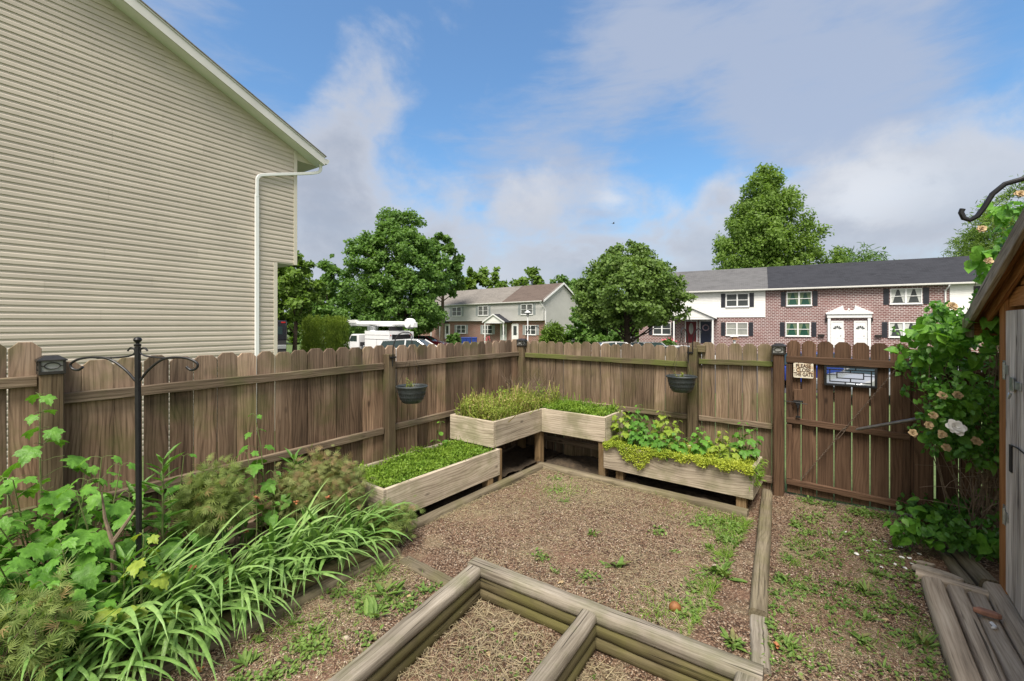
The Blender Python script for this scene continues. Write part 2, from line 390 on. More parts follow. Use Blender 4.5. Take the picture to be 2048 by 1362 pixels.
def shingle(name, c):
    m, nt, b = newmat(name); gc = attr(nt, 'gc', 'Vector')
    br = nd(nt, 'ShaderNodeTexBrick', None, {'Vector': gc, 'Scale': 1., 'Color1': tuple(x*.78 for x in c), 'Color2': tuple(x*1.25 for x in c), 'Mortar': tuple(x*.55 for x in c), 'Mortar Size': .012, 'Brick Width': .34, 'Row Height': .15, 'Bias': 0.})
    col = mixc(nt, maprange(nt, noise(nt, vmul(nt, gc, (.5, 1.2, 1.)), 1., 4), .3, .7), br.outputs['Color'], tuple(x*1.15 for x in c))
    nt.links.new(col, b.inputs['Base Color']); b.inputs['Roughness'].default_value = .95; b.inputs['Specular IOR Level'].default_value = .1
    bump(nt, b, noise(nt, gc, 90., 2), .4, .004); return m
M['roofgrey'] = shingle('grey roof shingles', (.115,.115,.12)); M['roofdark'] = shingle('charcoal roof shingles', (.038,.04,.048))
M['rooftaupe'] = shingle('taupe roof shingles', (.19,.175,.16)); M['roofbrown'] = shingle('brown roof shingles', (.115,.09,.078))
def brick(name, c1, c2, mort):
    m, nt, b = newmat(name); gc = attr(nt, 'gc', 'Vector')
    br = nd(nt, 'ShaderNodeTexBrick', {'offset': .5}, {'Vector': gc, 'Scale': 1., 'Color1': c1, 'Color2': c2, 'Mortar': mort, 'Mortar Size': .03, 'Brick Width': .31, 'Row Height': .14, 'Mortar Smooth': .15})
    col = mixc(nt, maprange(nt, noise(nt, gc, .9, 4, .6), .35, .7, 0, .5), br.outputs['Color'], tuple(x*1.1 for x in c2))
    nt.links.new(col, b.inputs['Base Color']); b.inputs['Roughness'].default_value = .9
    bump(nt, b, br.outputs['Fac'], -.4, .01); return m
M['brick'] = brick('mottled red brick', (.1,.036,.032), (.19,.08,.072), (.48,.42,.42)); M['brickdark'] = brick('brown brick', (.15,.055,.04), (.24,.1,.07), (.3,.25,.22))
# leaves
M['maple'] = leafm('bright maple leaf', (.05,.16,.022), (.17,.37,.055), .33)
M['maplelime'] = leafm('yellow green maple leaf', (.2,.32,.04), (.34,.42,.07), .4)
M['mapledark'] = leafm('deep green maple leaf', (.05,.14,.024), (.12,.26,.04), .3)
M['strap'] = leafm('daylily blade', (.12,.26,.05), (.32,.48,.17), .25, .35)
M['lilyl'] = leafm('lily leaf', (.06,.17,.025), (.14,.28,.05), .3)
M['feath'] = leafm('feathery leaf', (.1,.165,.035), (.3,.36,.11), .36, .6, (.3,.2,.1), .08)
M['feathb'] = leafm('browning feathery leaf', (.1,.14,.04), (.3,.33,.12), .36, .6, (.27,.18,.1), .24)
M['sedum'] = leafm('lime sedum', (.19,.29,.025), (.46,.5,.06), .25, .5)
M['cover'] = leafm('bed ground cover', (.09,.2,.02), (.24,.36,.045), .3, .55, patch=5)
M['coverdry'] = leafm('straw tinged ground cover', (.15,.23,.03), (.34,.38,.08), .3, .6, (.42,.33,.16), .22, patch=6)
M['weed'] = leafm('weed leaf', (.085,.17,.035), (.21,.32,.075), .3, .55, (.22,.2,.09), .1)
M['rose'] = leafm('climbing rose leaf', (.035,.12,.022), (.14,.32,.05), .34, .35)
M['vine'] = leafm('broad vine leaf', (.07,.21,.025), (.19,.4,.055), .35, .4)
M['tree1'] = leafm('maple crown leaf', (.06,.145,.028), (.185,.32,.07), .4, .5, patch=.5)
M['tree2'] = leafm('round tree crown leaf', (.07,.14,.027), (.19,.29,.07), .38, .5, patch=.6)
M['tree3'] = leafm('feathery crown leaf', (.085,.165,.027), (.225,.345,.07), .4, .5, patch=.4)
M['tree4'] = leafm('pale spring crown leaf', (.075,.15,.022), (.19,.3,.05), .38, .5, patch=.4)
M['tree5'] = leafm('dark crown leaf', (.055,.135,.03), (.16,.27,.065), .35, .5, patch=.4)
M['yew'] = leafm('upright hedge leaf', (.05,.1,.012), (.27,.37,.045), .3, .6, patch=3)
M['juniper'] = leafm('blue juniper needle', (.12,.2,.17), (.26,.37,.33), .15, .6, patch=4)
M['straw'] = leafm('dry grass clipping', (.24,.2,.11), (.48,.41,.28), .15, .8)
M['grass'] = leafm('lawn blade', (.1,.2,.02), (.22,.36,.05), .3, .6)
def gravel():
    m, nt, b = newmat('red brown pea gravel')
    pos = nd(nt, 'ShaderNodeNewGeometry').outputs['Position']
    w = nd(nt, 'ShaderNodeVectorMath', {'operation': 'ADD'}, {0: pos, 1: vmul(nt, noise(nt, pos, 60., 2, out='Color'), (.01, .01, .01))}).outputs[0]
    vo = nd(nt, 'ShaderNodeTexVoronoi', {'feature': 'F1'}, {'Vector': w, 'Scale': 95.})
    cs = nd(nt, 'ShaderNodeSeparateColor', None, {0: vo.outputs['Color']})
    st = ramp(nt, cs.outputs[0], [(0, (.065,.035,.022)), (.25, (.14,.081,.051)), (.5, (.225,.14,.09)), (.78, (.34,.235,.16)), (1, (.52,.42,.32))])
    edge = maprange(nt, vo.outputs['Distance'], .25, .75, 1., .25)
    st = mixc(nt, 1., st, nd(nt, 'ShaderNodeCombineColor', None, {0: edge, 1: edge, 2: edge}).outputs[0], 'MULTIPLY')
    big = noise(nt, pos, 1.7, 4, .6); fine = noise(nt, pos, 30., 4, .7)
    dirt = ramp(nt, fine, [(.3, (.11,.062,.041)), (.7, (.27,.163,.112))])
    col = mixc(nt, maprange(nt, big, .52, .68, 0, .8), st, dirt)
    dry = ramp(nt, fine, [(.3, (.14,.11,.062)), (.7, (.36,.295,.195))])
    col = mixc(nt, math_(nt, 'MULTIPLY', maprange(nt, noise(nt, pos, 2.3, 5, .65), .52, .66), .55), col, dry)
    nt.links.new(col, b.inputs['Base Color']); b.inputs['Roughness'].default_value = .92; b.inputs['Specular IOR Level'].default_value = .25
    bump(nt, b, math_(nt, 'SUBTRACT', math_(nt, 'MULTIPLY', cs.outputs[1], .4), vo.outputs['Distance']), .9, .008)
    return m
M['gravel'] = gravel()
def earth(name, a, c, sc):
    m, nt, b = newmat(name); pos = nd(nt, 'ShaderNodeNewGeometry').outputs['Position']
    n = noise(nt, pos, sc, 6, .7); nt.links.new(mixc(nt, maprange(nt, n, .3, .7), a, c), b.inputs['Base Color']); b.inputs['Roughness'].default_value = .95
    bump(nt, b, n, .6, .02); return m
M['lawn'] = earth('lawn', (.05,.085,.02), (.12,.17,.05), 6.); M['asphalt'] = earth('asphalt', (.045,.046,.048), (.07,.07,.07), 20.); M['bedsoil'] = earth('garden bed soil', (.03,.022,.015), (.09,.065,.04), 18.)
# ---------------------------------------------------------------- ground
def sheet(name, xs, ys, zf, mat, kind='structure'):
    X, Y = np.meshgrid(xs, ys); n, m = X.shape
    Z = np.vectorize(zf)(X, Y) if not isinstance(zf, np.ndarray) else zf
    V = np.stack([X, Y, Z], -1).reshape(-1, 3); i = np.arange(n*m).reshape(n, m)
    Fq = np.stack([i[:-1, :-1], i[:-1, 1:], i[1:, 1:], i[1:, :-1]], -1).reshape(-1, 4)
    return tag(npmesh(name, V, Fq, mat, smooth=True), kind=kind)
def gz(x, y):
    u = (x-CX)*CA-(y-CY)*SA; v = -(x-CX)*SA-(y-CY)*CA
    return ground_z(x, y) if max(-u, -v) > .05 else -.4
ax = np.concatenate([np.linspace(-600, -40, 12), np.linspace(-36, 40, 153), np.linspace(50, 600, 12)])
ay = np.concatenate([np.linspace(-300, -10, 8), np.linspace(-6, 30, 145), np.linspace(34, 900, 30)])
sheet('ground', ax, ay, gz, M['lawn'])
xs = np.linspace(-18, 32, 40); ys = np.linspace(17, 42, 30)
sheet('parking_lot', xs, ys, lambda x, y: ground_z(x, y)+.006, M['asphalt'])

# timber bed outline: apex, its long far side and its left arm
TA = Vector((1.662, 2.794)); TB = Vector((3.49, 2.68)); TL = Vector((1.90, 4.52))
def in_bed(u, v):
    far = TA.y+(TB.y-TA.y)*(u-TA.x)/(TB.x-TA.x)+.05
    left = TA.x+(TL.x-TA.x)*(v-TA.y)/(TL.y-TA.y)+.05
    return (v > far) & (u > left) & (u < 3.47)
us = np.arange(-.04, 4.75, .025); vs_ = np.arange(-.04, 6.4, .025)
U_, V_ = np.meshgrid(us, vs_)
hills = sum(a*np.sin(fx*U_+fy*V_+p) for a, fx, fy, p in ((.006,3.1,2.2,.3),(.005,-4.4,5.2,1.1),(.004,9.,6.,2.),(.003,-13.,11.,.7),(.002,23.,-19.,2.2)))
Zy = hills + rng.normal(0, .0022, U_.shape)
Zy = Zy + np.where(V_ < .5, .05*(1-np.clip(V_/.5, 0, 1)), 0)*np.where(U_ > 3.1, 1, 0)
Zy = np.where(in_bed(U_, V_), -.19+hills*1.5+rng.normal(0, .003, U_.shape), Zy)
Zy = np.where((U_ < .72) | ((V_ < .66) & (U_ < 3.05)), -.045+hills, Zy)           # bare soil under the boxes
Zy = np.where((U_ < 1.0) & (V_ > 3.1), .03+hills*2, Zy)
Xg = CX+CA*U_-SA*V_; Yg = CY-SA*U_-CA*V_
i_ = np.arange(U_.size).reshape(U_.shape)
tag(npmesh('yard_ground', np.stack([Xg, Yg, Zy], -1).reshape(-1, 3), np.stack([i_[:-1, :-1], i_[1:, :-1], i_[1:, 1:], i_[:-1, 1:]], -1).reshape(-1, 4), M['gravel'], smooth=True), kind='structure')
def yard_z(u, v):
    a = int(np.clip(round((u-us[0])/.025), 0, len(us)-1)); b = int(np.clip(round((v-vs_[0])/.025), 0, len(vs_)-1))
    return float(Zy[b, a])
# dark soil of the planting bed along the left fence and under the boxes
sb = []
def soil_sheet(name, u0, u1, v0, v1, z, mat):
    uu = np.arange(u0, u1+.01, .05); vv = np.arange(v0, v1+.01, .05); A, B = np.meshgrid(uu, vv)
    Z = z+.02*np.sin(7*A+3*B)+.015*np.sin(-9*A+12*B)+rng.normal(0, .008, A.shape); q = np.arange(A.size).reshape(A.shape)
    return tag(npmesh(name, np.stack([CX+CA*A-SA*B, CY-SA*A-CA*B, Z], -1).reshape(-1, 3), np.stack([q[:-1, :-1], q[1:, :-1], q[1:, 1:], q[:-1, 1:]], -1).reshape(-1, 4), mat, smooth=True), kind='structure')
soil_sheet('bed_soil', .0, 1.0, 3.05, 6.3, .09, M['bedsoil'])
soil_sheet('soil_under_boxes', .0, .72, .0, 3.05, .0, M['bedsoil'])
soil_sheet('soil_under_back_boxes', .72, 3.05, .0, .65, .0, M['bedsoil'])

# ---------------------------------------------------------------- fence
def dogear(w, h, c): return [(0, 0), (w, 0), (w, h-c), (w-c, h), (c, h), (0, h-c)]
def picket_panel(name, along, nrm, base, gaps, ztop, zbot, mat, parent):
    """pickets between successive gap positions; base(t) gives the ground point at distance t along the fence"""
    mb = MB()
    for a, b in zip(gaps[:-1], gaps[1:]):
        a, b = min(a, b), max(a, b); g = random.choice((.001, .002, .004, .005, .008, .011))
        w = b-a-g; zt = ztop(a)+random.uniform(-.008, .008); lean = random.uniform(-.004, .004)
        o = base(a+g/2)+ZD*zbot+nrm*random.uniform(-.004, .001)
        poly = dogear(w, zt-zbot, min(.036, w*.27)+random.uniform(-.006, .004))
        poly = [(x+lean*y/1.5, y) for x, y in poly]
        mb.prism(poly, along, ZD, -nrm, o, .018, gl='y')
    return mb.build(name, mat, parent, bevel=.0018)
GL = [4.819, 4.656, 4.504, 4.355, 4.207, 4.06, 3.911, 3.769, 3.625, 3.479, 3.343, 3.2, 3.055, 2.92, 2.789, 2.646, 2.514, 2.374]
GL2 = [2.374-.1435*k for k in range(17)]; GL2[-1] = .03
GR = [.02, .161, .303, .443, .585, .72, .856, .993, 1.136, 1.273, 1.416, 1.555, 1.692, 1.824, 1.968, 2.103, 2.243, 2.384]
GR2 = [2.384, 2.513, 2.652, 2.785, 2.917, 3.058, 3.193, 3.232]
lf = thing('wooden_fence', 'weathered dog-eared picket fence along the left side, in front of the beige siding house', 'fence', W(0, 2.4, 0), 'dog-eared wooden fences round the yard')
vb = lambda t: W(0, t, 0)
picket_panel('picket_panel', VD, UD, vb, GL[::-1], lambda t: 1.528+.004*math.sin(t*9), -.06, M['picket'], lf)
picket_panel('picket_panel', VD, UD, vb, GL2[::-1], lambda t: 1.53+.004*math.sin(t*7), -.06, M['picket'], lf)
picket_panel('picket_panel', VD, UD, vb, [4.827, 4.964, 5.11, 5.255, 5.4, 5.545, 5.69, 5.835, 5.98, 6.125, 6.27, 6.42], lambda t: 1.652, .05, M['picket'], lf)
def rail(parent, fr, t0, t1, z0, z1, hh, mat, d0=.0015, d1=.04):
    """a rail from t0 to t1 whose top runs from z0 to z1"""
    mb = MB(); n = 14; o3 = random.random()*30; vs = []; gs = []; fs = []
    for i in range(n+1):
        t = t0+(t1-t0)*i/n; z = z0+(z1-z0)*i/n; w1, w2 = (random.uniform(-.0025, .0025) for _ in '12')
        for (d, zz) in ((d0, z-hh+w1), (d1+w2, z-hh+w1), (d1+w2, z+w2), (d0, z+w2)):
            vs.append(fr(t, d, zz)); gs.append((t+o3, zz+o3*.3, d+o3))
    for i in range(n):
        for k in range(4): fs.append((i*4+k, i*4+(k+1) % 4, i*4+4+(k+1) % 4, i*4+4+k))
    fs += [(3, 2, 1, 0), (n*4, n*4+1, n*4+2, n*4+3)]
    mb.add(vs, fs, gs); return mb.build('rail', mat, parent, bevel=.004)
fl = lambda t, d, z: W(d, t, z); fr_ = lambda t, d, z: W(t, d, z)
rail(lf, fl, .10, 2.315, 1.358, 1.355, .062, M['rail']); rail(lf, fl, 2.42, 4.745, 1.357, 1.33, .068, M['rail'])
rail(lf, fl, .10, 2.315, .745, .70, .066, M['rail']); rail(lf, fl, 2.42, 4.745, .69, .66, .066, M['rail'])
rail(lf, fl, .10, 2.315, .2, .18, .07, M['rail']); rail(lf, fl, 2.42, 4.745, .18, .17, .07, M['rail'])
rail(lf, fl, 4.85, 6.4, 1.446, 1.44, .06, M['rail']); rail(lf, fl, 4.85, 6.4, .68, .67, .066, M['rail'])
def post(parent, u, v, z, w, mat, zb=-.1):
    mb = MB(); mb.bx((u-w, v-w, zb), (u+w, v+w, z)); return mb.build('post', mat, parent, bevel=.006)
post(lf, .05, 2.367, 1.446, .047, M['post']); post(lf, .05, 4.796, 1.46, .05, M['post'])
rf = thing('wooden_fence', 'mossy dog-eared picket fence along the back, between the corner and the gate', 'fence', W(1.6, 0, 0), 'dog-eared wooden fences round the yard')
ub = lambda t: W(t, 0, 0)
picket_panel('picket_panel', UD, VD, ub, GR, lambda t: 1.51+.008*math.sin(t*8), -.06, M['picketb'], rf)
picket_panel('picket_panel', UD, VD, ub, GR2, lambda t: 1.55, -.06, M['picketb'], rf)
rail(rf, fr_, .10, 2.378, 1.34, 1.329, .062, M['railm']); rail(rf, fr_, 2.49, 3.205, 1.366, 1.374, .055, M['railm'])
rail(rf, fr_, .10, 2.378, .735, .735, .06, M['rail']); rail(rf, fr_, 2.49, 3.205, .735, .738, .055, M['rail'])
rail(rf, fr_, .10, 2.378, .2, .2, .07, M['rail']); rail(rf, fr_, 2.49, 3.205, .2, .2, .07, M['rail'])
post(rf, .05, .05, 1.44, .046, M['post']); post(rf, 2.434, .052, 1.49, .05, M['post']); 
mb = MB(); mb.bx((2.47, .002, 1.44), (2.56, .05, 1.52)); mb.build('block', M['post'], rf, bevel=.004)
post(rf, 3.262, .045, 1.455, .045, M['stainpost'])
# short piece of fence beyond the gate, behind the rose
gf = thing('wooden_fence', 'short dark picket fence beside the gate, half hidden by the climbing rose', 'fence', W(4.8, 0, 0), 'dog-eared wooden fences round the yard')
picket_panel('picket_panel', UD, VD, ub, [4.415, 4.55, 4.69, 4.83, 4.97, 5.11, 5.25, 5.4], lambda t: 1.52, .06, M['stain'], gf)
rail(gf, fr_, 4.41, 5.38, 1.36, 1.36, .06, M['stain']); rail(gf, fr_, 4.41, 5.38, .75, .75, .06, M['stain'])

# post cap lamps
def post_cap(u, v, z, label):
    t = thing('post_cap_light', label, 'solar light', W(u, v, z), 'solar lights on the fence posts')
    fr = lambda a, b, c: W(u+a, v+b, z+c)
    w = .051
    b1 = MB(); b1.bx((-w-.006, -w-.006, 0), (w+.006, w+.006, .018), fr)
    for sx in (-1, 1):
        for sy in (-1, 1): b1.bx((sx*w-.006, sy*w-.006, .018), (sx*w+.006, sy*w+.006, .078), fr)
    for c in ((0, 1), (0, -1), (1, 0), (-1, 0)):
        d = UD*c[0]+VD*c[1]; e = VD if c[0] else UD; o = W(u, v, z)+d*(w+.001)
        ring = [o+e*(.033*math.cos(k/14*2*math.pi))+ZD*(.05+.019*math.sin(k/14*2*math.pi)) for k in range(15)]
        b1.tube(ring, .0035, 6, False)
        b1.tube([o-e*w+ZD*.05, o-e*.033+ZD*.05], .003, 5); b1.tube([o+e*w+ZD*.05, o+e*.033+ZD*.05], .003, 5)
    b1.build('housing', M['bronze'], t, bevel=.0015)
    b2 = MB(); b2.bx((-w+.004, -w+.004, .0185), (w-.004, w-.004, .0775), fr); b2.build('lens', M['lens'], t)
    b3 = MB(); q = w+.012; r = .03
    vs = [fr(s*q, y*q, .0785) for s, y in ((-1,-1),(1,-1),(1,1),(-1,1))]+[fr(s*q, y*q, .086) for s, y in ((-1,-1),(1,-1),(1,1),(-1,1))]+[fr(s*r, y*r, .11) for s, y in ((-1,-1),(1,-1),(1,1),(-1,1))]
    b3.add(vs, [(0,1,2,3),(8,11,10,9)]+[(k, 4+k, 4+(k+1) % 4, (k+1) % 4) for k in range(4)]+[(4+k, 8+k, 8+(k+1) % 4, 4+(k+1) % 4) for k in range(4)])
    b3.build('cap', M['bronze'], t)
    return t
post_cap(.05, 4.796, 1.456, 'dark solar cap with oval grille on the nearest left fence post')
post_cap(.05, .05, 1.436, 'dark solar cap on the post at the fence corner')
post_cap(3.262, .045, 1.45, 'dark solar cap on the brown post beside the gate')

# ---------------------------------------------------------------- gate
gt = thing('garden_gate', 'dark brown picket gate with a black grille opening and a diagonal chain brace', 'gate', W(3.85, 0, .05))
pk = MB()
G = [3.322, 3.445, 3.573, 3.708, 3.843, 3.975, 4.112, 4.25]
for a, b in zip(G[:-1], G[1:]):
    w = b-a-.009; o = W(a+.0045, 0, .068+.02*(a-3.3)); h = 1.59-.015*(a-3.3)-(.068+.02*(a-3.3))
    lo, hi = 1.178-o.z, 1.352-o.z; xa, xb = 3.647-(a+.0045), 4.013-(a+.0045)          # leave the grille opening clear
    if xb <= 0 or xa >= w: pk.prism(dogear(w, h, .034), UD, ZD, -VD, o, .018, gl='y')
    else:
        tn = random.random()
        pk.prism([(0, 0), (w, 0), (w, lo), (0, lo)], UD, ZD, -VD, o, .018, tn, gl='y')
        pk.prism([(0, hi), (w, hi), (w, h-.034), (w-.034, h), (.034, h), (0, h-.034)], UD, ZD, -VD, o, .018, tn, gl='y')
        if xa > .004: pk.prism([(0, lo), (xa, lo), (xa, hi), (0, hi)], UD, ZD, -VD, o, .018, tn, gl='y')
        if xb < w-.004: pk.prism([(xb, lo), (w, lo), (w, hi), (xb, hi)], UD, ZD, -VD, o, .018, tn, gl='y')
pk.build('picket_panel', M['stain'], gt, bevel=.0015)
rail(gt, fr_, 3.322, 4.25, 1.438, 1.425, .07, M['stain']); rail(gt, fr_, 3.322, 4.25, .825, .79, .058, M['stain']); rail(gt, fr_, 3.322, 4.25, .21, .185, .055, M['stain'])
for a, b in ((3.322, 3.372), (4.2, 4.25)):
    for z0, z1 in ((.82, 1.366), (.212, .765)):
        mb = MB(); mb.bx((a, .002, z0), (b, .034, z1-.01)); mb.build('stile', M['stain'], gt, bevel=.002)
mb = MB(); mb.bx((3.388, .002, 1.0), (3.462, .036, 1.108)); mb.build('latch_block', M['stain'], gt, bevel=.002)
# grille let into the boards
g1 = MB()
def gb(u0, u1, z0, z1, d0=.004, d1=.022): g1.bx((u0, d0, z0), (u1, d1, z1))
gb(3.634, 3.652, 1.17, 1.36, -.02, .034); gb(4.008, 4.026, 1.17, 1.36, -.02, .034); gb(3.652, 4.008, 1.342, 1.36, -.02, .034); gb(3.652, 4.008, 1.17, 1.187, -.02, .034)
gb(3.652, 4.008, 1.318, 1.326); gb(3.673, 3.681, 1.205, 1.318); gb(3.98, 3.99, 1.187, 1.318); gb(3.681, 3.98, 1.205, 1.213)
gb(3.727, 3.736, 1.24, 1.302); gb(3.925, 3.934, 1.24, 1.302); gb(3.736, 3.925, 1.294, 1.302); gb(3.736, 3.925, 1.24, 1.248)
gb(3.795, 3.803, 1.326, 1.342); gb(3.868, 3.876, 1.326, 1.342); gb(3.829, 3.838, 1.302, 1.318); gb(3.829, 3.838, 1.213, 1.24)
gb(3.652, 3.673, 1.27, 1.276); gb(3.681, 3.727, 1.27, 1.276); gb(3.934, 3.98, 1.27, 1.276); gb(3.99, 4.008, 1.27, 1.276); gb(3.79, 3.798, 1.187, 1.205); gb(3.868, 3.876, 1.187, 1.205)
g1.build('grille', M['black'], gt)
# latch, thumb piece and hanging handle
lt = MB(); lt.bx((3.385, .0365, .985), (3.465, .05, 1.0)); lt.bx((3.405, .0365, .955), (3.445, .052, .985)); lt.tube([W(3.30, .045, .985), W(3.4, .05, .982), W(3.5, .05, .972)], .004, 6)
lt.tube([W(3.424, .05, .955), W(3.424, .06, .93), W(3.424, .055, .85)], [.012, .007, .004], 8); lt.bx((3.405, .041, .83), (3.445, .056, .85)); lt.bx((3.288, .046, .94), (3.312, .06, 1.0))
lt.build('latch', M['black'], gt, bevel=.002)
# chain brace with turnbuckle
ch = MB(); A, B = W(4.145, .045, 1.342), W(3.455, .045, .235); n = 62; dd = (B-A).normalized(); perp = VD
for k in range(n):
    c = A.lerp(B, (k+.5)/n); s = perp if k % 2 else dd.cross(perp)
    if .52 < k/n < .60: continue
    lp = [c+dd*(.013*math.cos(t))+s*(.0055*math.sin(t)) for t in [2*math.pi*q/9 for q in range(10)]]
    ch.tube(lp, .0022, 5, False)
C1, C2 = A.lerp(B, .50), A.lerp(B, .61); sd = dd.cross(perp)
for s in (-1, 1): ch.tube([C1, C1.lerp(C2, .2)+sd*.011*s, C1.lerp(C2, .8)+sd*.011*s, C2], .0032, 6)
ch.lathe([(.004, -.004), (.008, -.004), (.008, .004), (.004, .004)], C2, 8, ax=dd)
ch.build('chain_brace', M['rust'], gt)
hp = thing('gate_post', 'wide dark brown post on the hinge side of the gate', 'fence post', W(4.34, .03, 0))
mb = MB(); mb.bx((4.268, -.01, -.1), (4.392, .075, 1.5)); mb.build('post', M['stain'], hp, bevel=.004)
mb = MB(); mb.bx((4.252, -.02, .1), (4.267, .02, 1.5)); mb.build('hinge_strip', M['stain'], hp)
pp = MB(); pp.tube([W(3.872, .07, .785), W(3.9, .08, .797), W(4.36, .2, .99)], [.006, .0135, .0145], 10)
pp.lathe([(.016, -.012), (.016, .012)], W(3.97, .098, .826), 10, ax=(W(4.36, .2, .99)-W(3.9, .08, .797)))
tag(pp.build('metal_pipe', M['pipe'], origin=W(3.872, .07, .785), smooth=False, auto=True), 'grey rusty metal pipe slanting from the gate rail into the rose bush', 'pipe')

# sign
def text_mesh(txt, size, bold=True):
    cu = bpy.data.curves.new('lettering', 'FONT'); cu.body = txt; cu.size = size; cu.align_x = 'CENTER'; cu.align_y = 'CENTER'; cu.extrude = .0004
    cu.offset = size*.03 if bold else 0
    o = bpy.data.objects.new('lettering', cu); COL.objects.link(o); dg = bpy.context.evaluated_depsgraph_get()
    me = bpy.data.meshes.new_from_object(o.evaluated_get(dg)); bpy.data.objects.remove(o); return me
def signmat():
    m, nt, b = newmat('rust stained cream enamel'); pos = nd(nt, 'ShaderNodeNewGeometry').outputs['Position']
    n = noise(nt, pos, 14., 5, .7); c = mixc(nt, maprange(nt, n, .5, .68), (.66,.61,.5), (.5,.3,.13)); c = mixc(nt, maprange(nt, noise(nt, pos, 60., 3), .62, .7), c, (.2,.08,.03))
    nt.links.new(c, b.inputs['Base Color']); b.inputs['Roughness'].default_value = .5; return m
M['sign'] = signmat(); M['letter'] = plain('brown sign lettering', (.05,.02,.01), .6, 0, .6, 90)
sg = thing('gate_sign', 'cream rusty metal sign with brown lettering asking to close the gate', 'sign', W(3.467, .045, 1.3))
def rrect(w, h, r, n=5):
    out = []
    for cx, cy, a0 in ((w-r, h-r, 0), (-w+r, h-r, 90), (-w+r, -h+r, 180), (w-r, -h+r, 270)):
        for k in range(n+1): t = R(a0+90*k/n); out.append((cx+r*math.cos(t), cy+r*math.sin(t)))
    return out
so = W(3.467, .0385, 1.299)
mb = MB(); mb.prism(rrect(.082, .073, .012), UD, ZD, VD, so, .002, gl=None); mb.build('plate', M['sign'], sg)
for txt, dz in (('PLEASE', .042), ('CLOSE', .001), ('THE GATE', -.041)):
    me = text_mesh(txt, .05); fx = .68 if txt == 'THE GATE' else .80
    mw = Matrix(((UD.x*fx, 0, VD.x, 0), (UD.y*fx, 0, VD.y, 0), (0, 1, 0, 0), (0, 0, 0, 1)))
    me.transform(Matrix.Translation(so+VD*.0028+ZD*dz) @ mw); link('lettering', me, M['letter'], sg)
for s in (-1, 1): mb = MB(); mb.lathe([(.004, 0), (.004, .0016), (.001, .003)], so+VD*.002+UD*.075*s, 8, ax=VD); mb.build('screw', M['bronze'], sg)

# ---------------------------------------------------------------- planter boxes
def board(mb, p0, p1, **k): mb.bx(p0, p1, **k)
BT = .036
def planter(name, label, u0, u1, v0, v1, zb, zt, soilz, legs, open_=(), label_cat='planter box'):
    """four boards round a bed of soil; open_ lists sides without a board (they butt onto a neighbour)"""
    t = thing(name, label, label_cat, W((u0+u1)/2, (v0+v1)/2, 0), 'raised planter boxes in the fence corner')
    for side, p0, p1 in (('front_board', (u0, v1-BT, zb), (u1, v1, zt)), ('back_board', (u0, v0, zb), (u1, v0+BT, zt)),
                         ('end_board', (u0, v0+BT+.001, zb), (u0+BT, v1-BT-.001, zt)), ('end_board', (u1-BT, v0+BT+.001, zb), (u1, v1-BT-.001, zt))):
        mb = MB(); mb.bx(p0, p1); mb.build(side, M['box'], t, bevel=.004)
    mb = MB(); mb.bx((u0+BT+.002, v0+BT+.002, zb+.01), (u1-BT-.002, v1-BT-.002, zb+.03)); mb.build('floor_board', M['boxleg'], t)
    n = 26; uu = np.linspace(u0+BT+.001, u1-BT-.001, n); vv = np.linspace(v0+BT+.001, v1-BT-.001, n); A, B = np.meshgrid(uu, vv)
    Z = soilz+rng.normal(0, .008, A.shape); q = np.arange(A.size).reshape(A.shape)
    npmesh('soil', np.stack([CX+CA*A-SA*B, CY-SA*A-CA*B, Z], -1).reshape(-1, 3), np.stack([q[:-1, :-1], q[1:, :-1], q[1:, 1:], q[:-1, 1:]], -1).reshape(-1, 4), M['soil'], t, True)
    for u, v, z1 in legs:
        mb = MB(); mb.bx((u-.043, v-.043, -.06), (u+.043, v+.043, z1)); mb.build('leg', M['boxleg'], t, bevel=.003)
    return t
pc = planter('planter_box', 'long low planter box by the left fence, full of bright green ground cover', .1, .80, 1.47, 2.99, .108, .392, .31, [(.75, 1.62, .107), (.2, 1.62, .107), (.2, 2.85, .107), (.72, 2.85, .107)])
mb = MB(); mb.bx((.762, 1.435, -.05), (.80, 1.469, .385)); mb.build('corner_post', M['boxleg'], pc, bevel=.003)
# the two high boxes meet in an L over the corner
ta = planter('planter_box', 'high planter box in the fence corner with tall yellow green growth spilling over', .1, .765, .1, 1.545, .41, .693, .62, [(.70, .56, .41), (.16, 1.2, .41), (.16, .2, .41)])
tb = planter('planter_box', 'high planter box with a plain grainy front, right of the corner box', .768, 1.63, .1, .612, .412, .697, .61, [(1.582, .55, .411), (1.58, .16, .411)])
td = planter('planter_box', 'low planter box overflowing with lime sedum and maple seedlings by the back fence', 1.632, 3.125, .1, .655, .138, .407, .36, [(1.80, .56, .137), (1.72, .2, .137), (3.02, .58, .137), (3.0, .2, .137)])

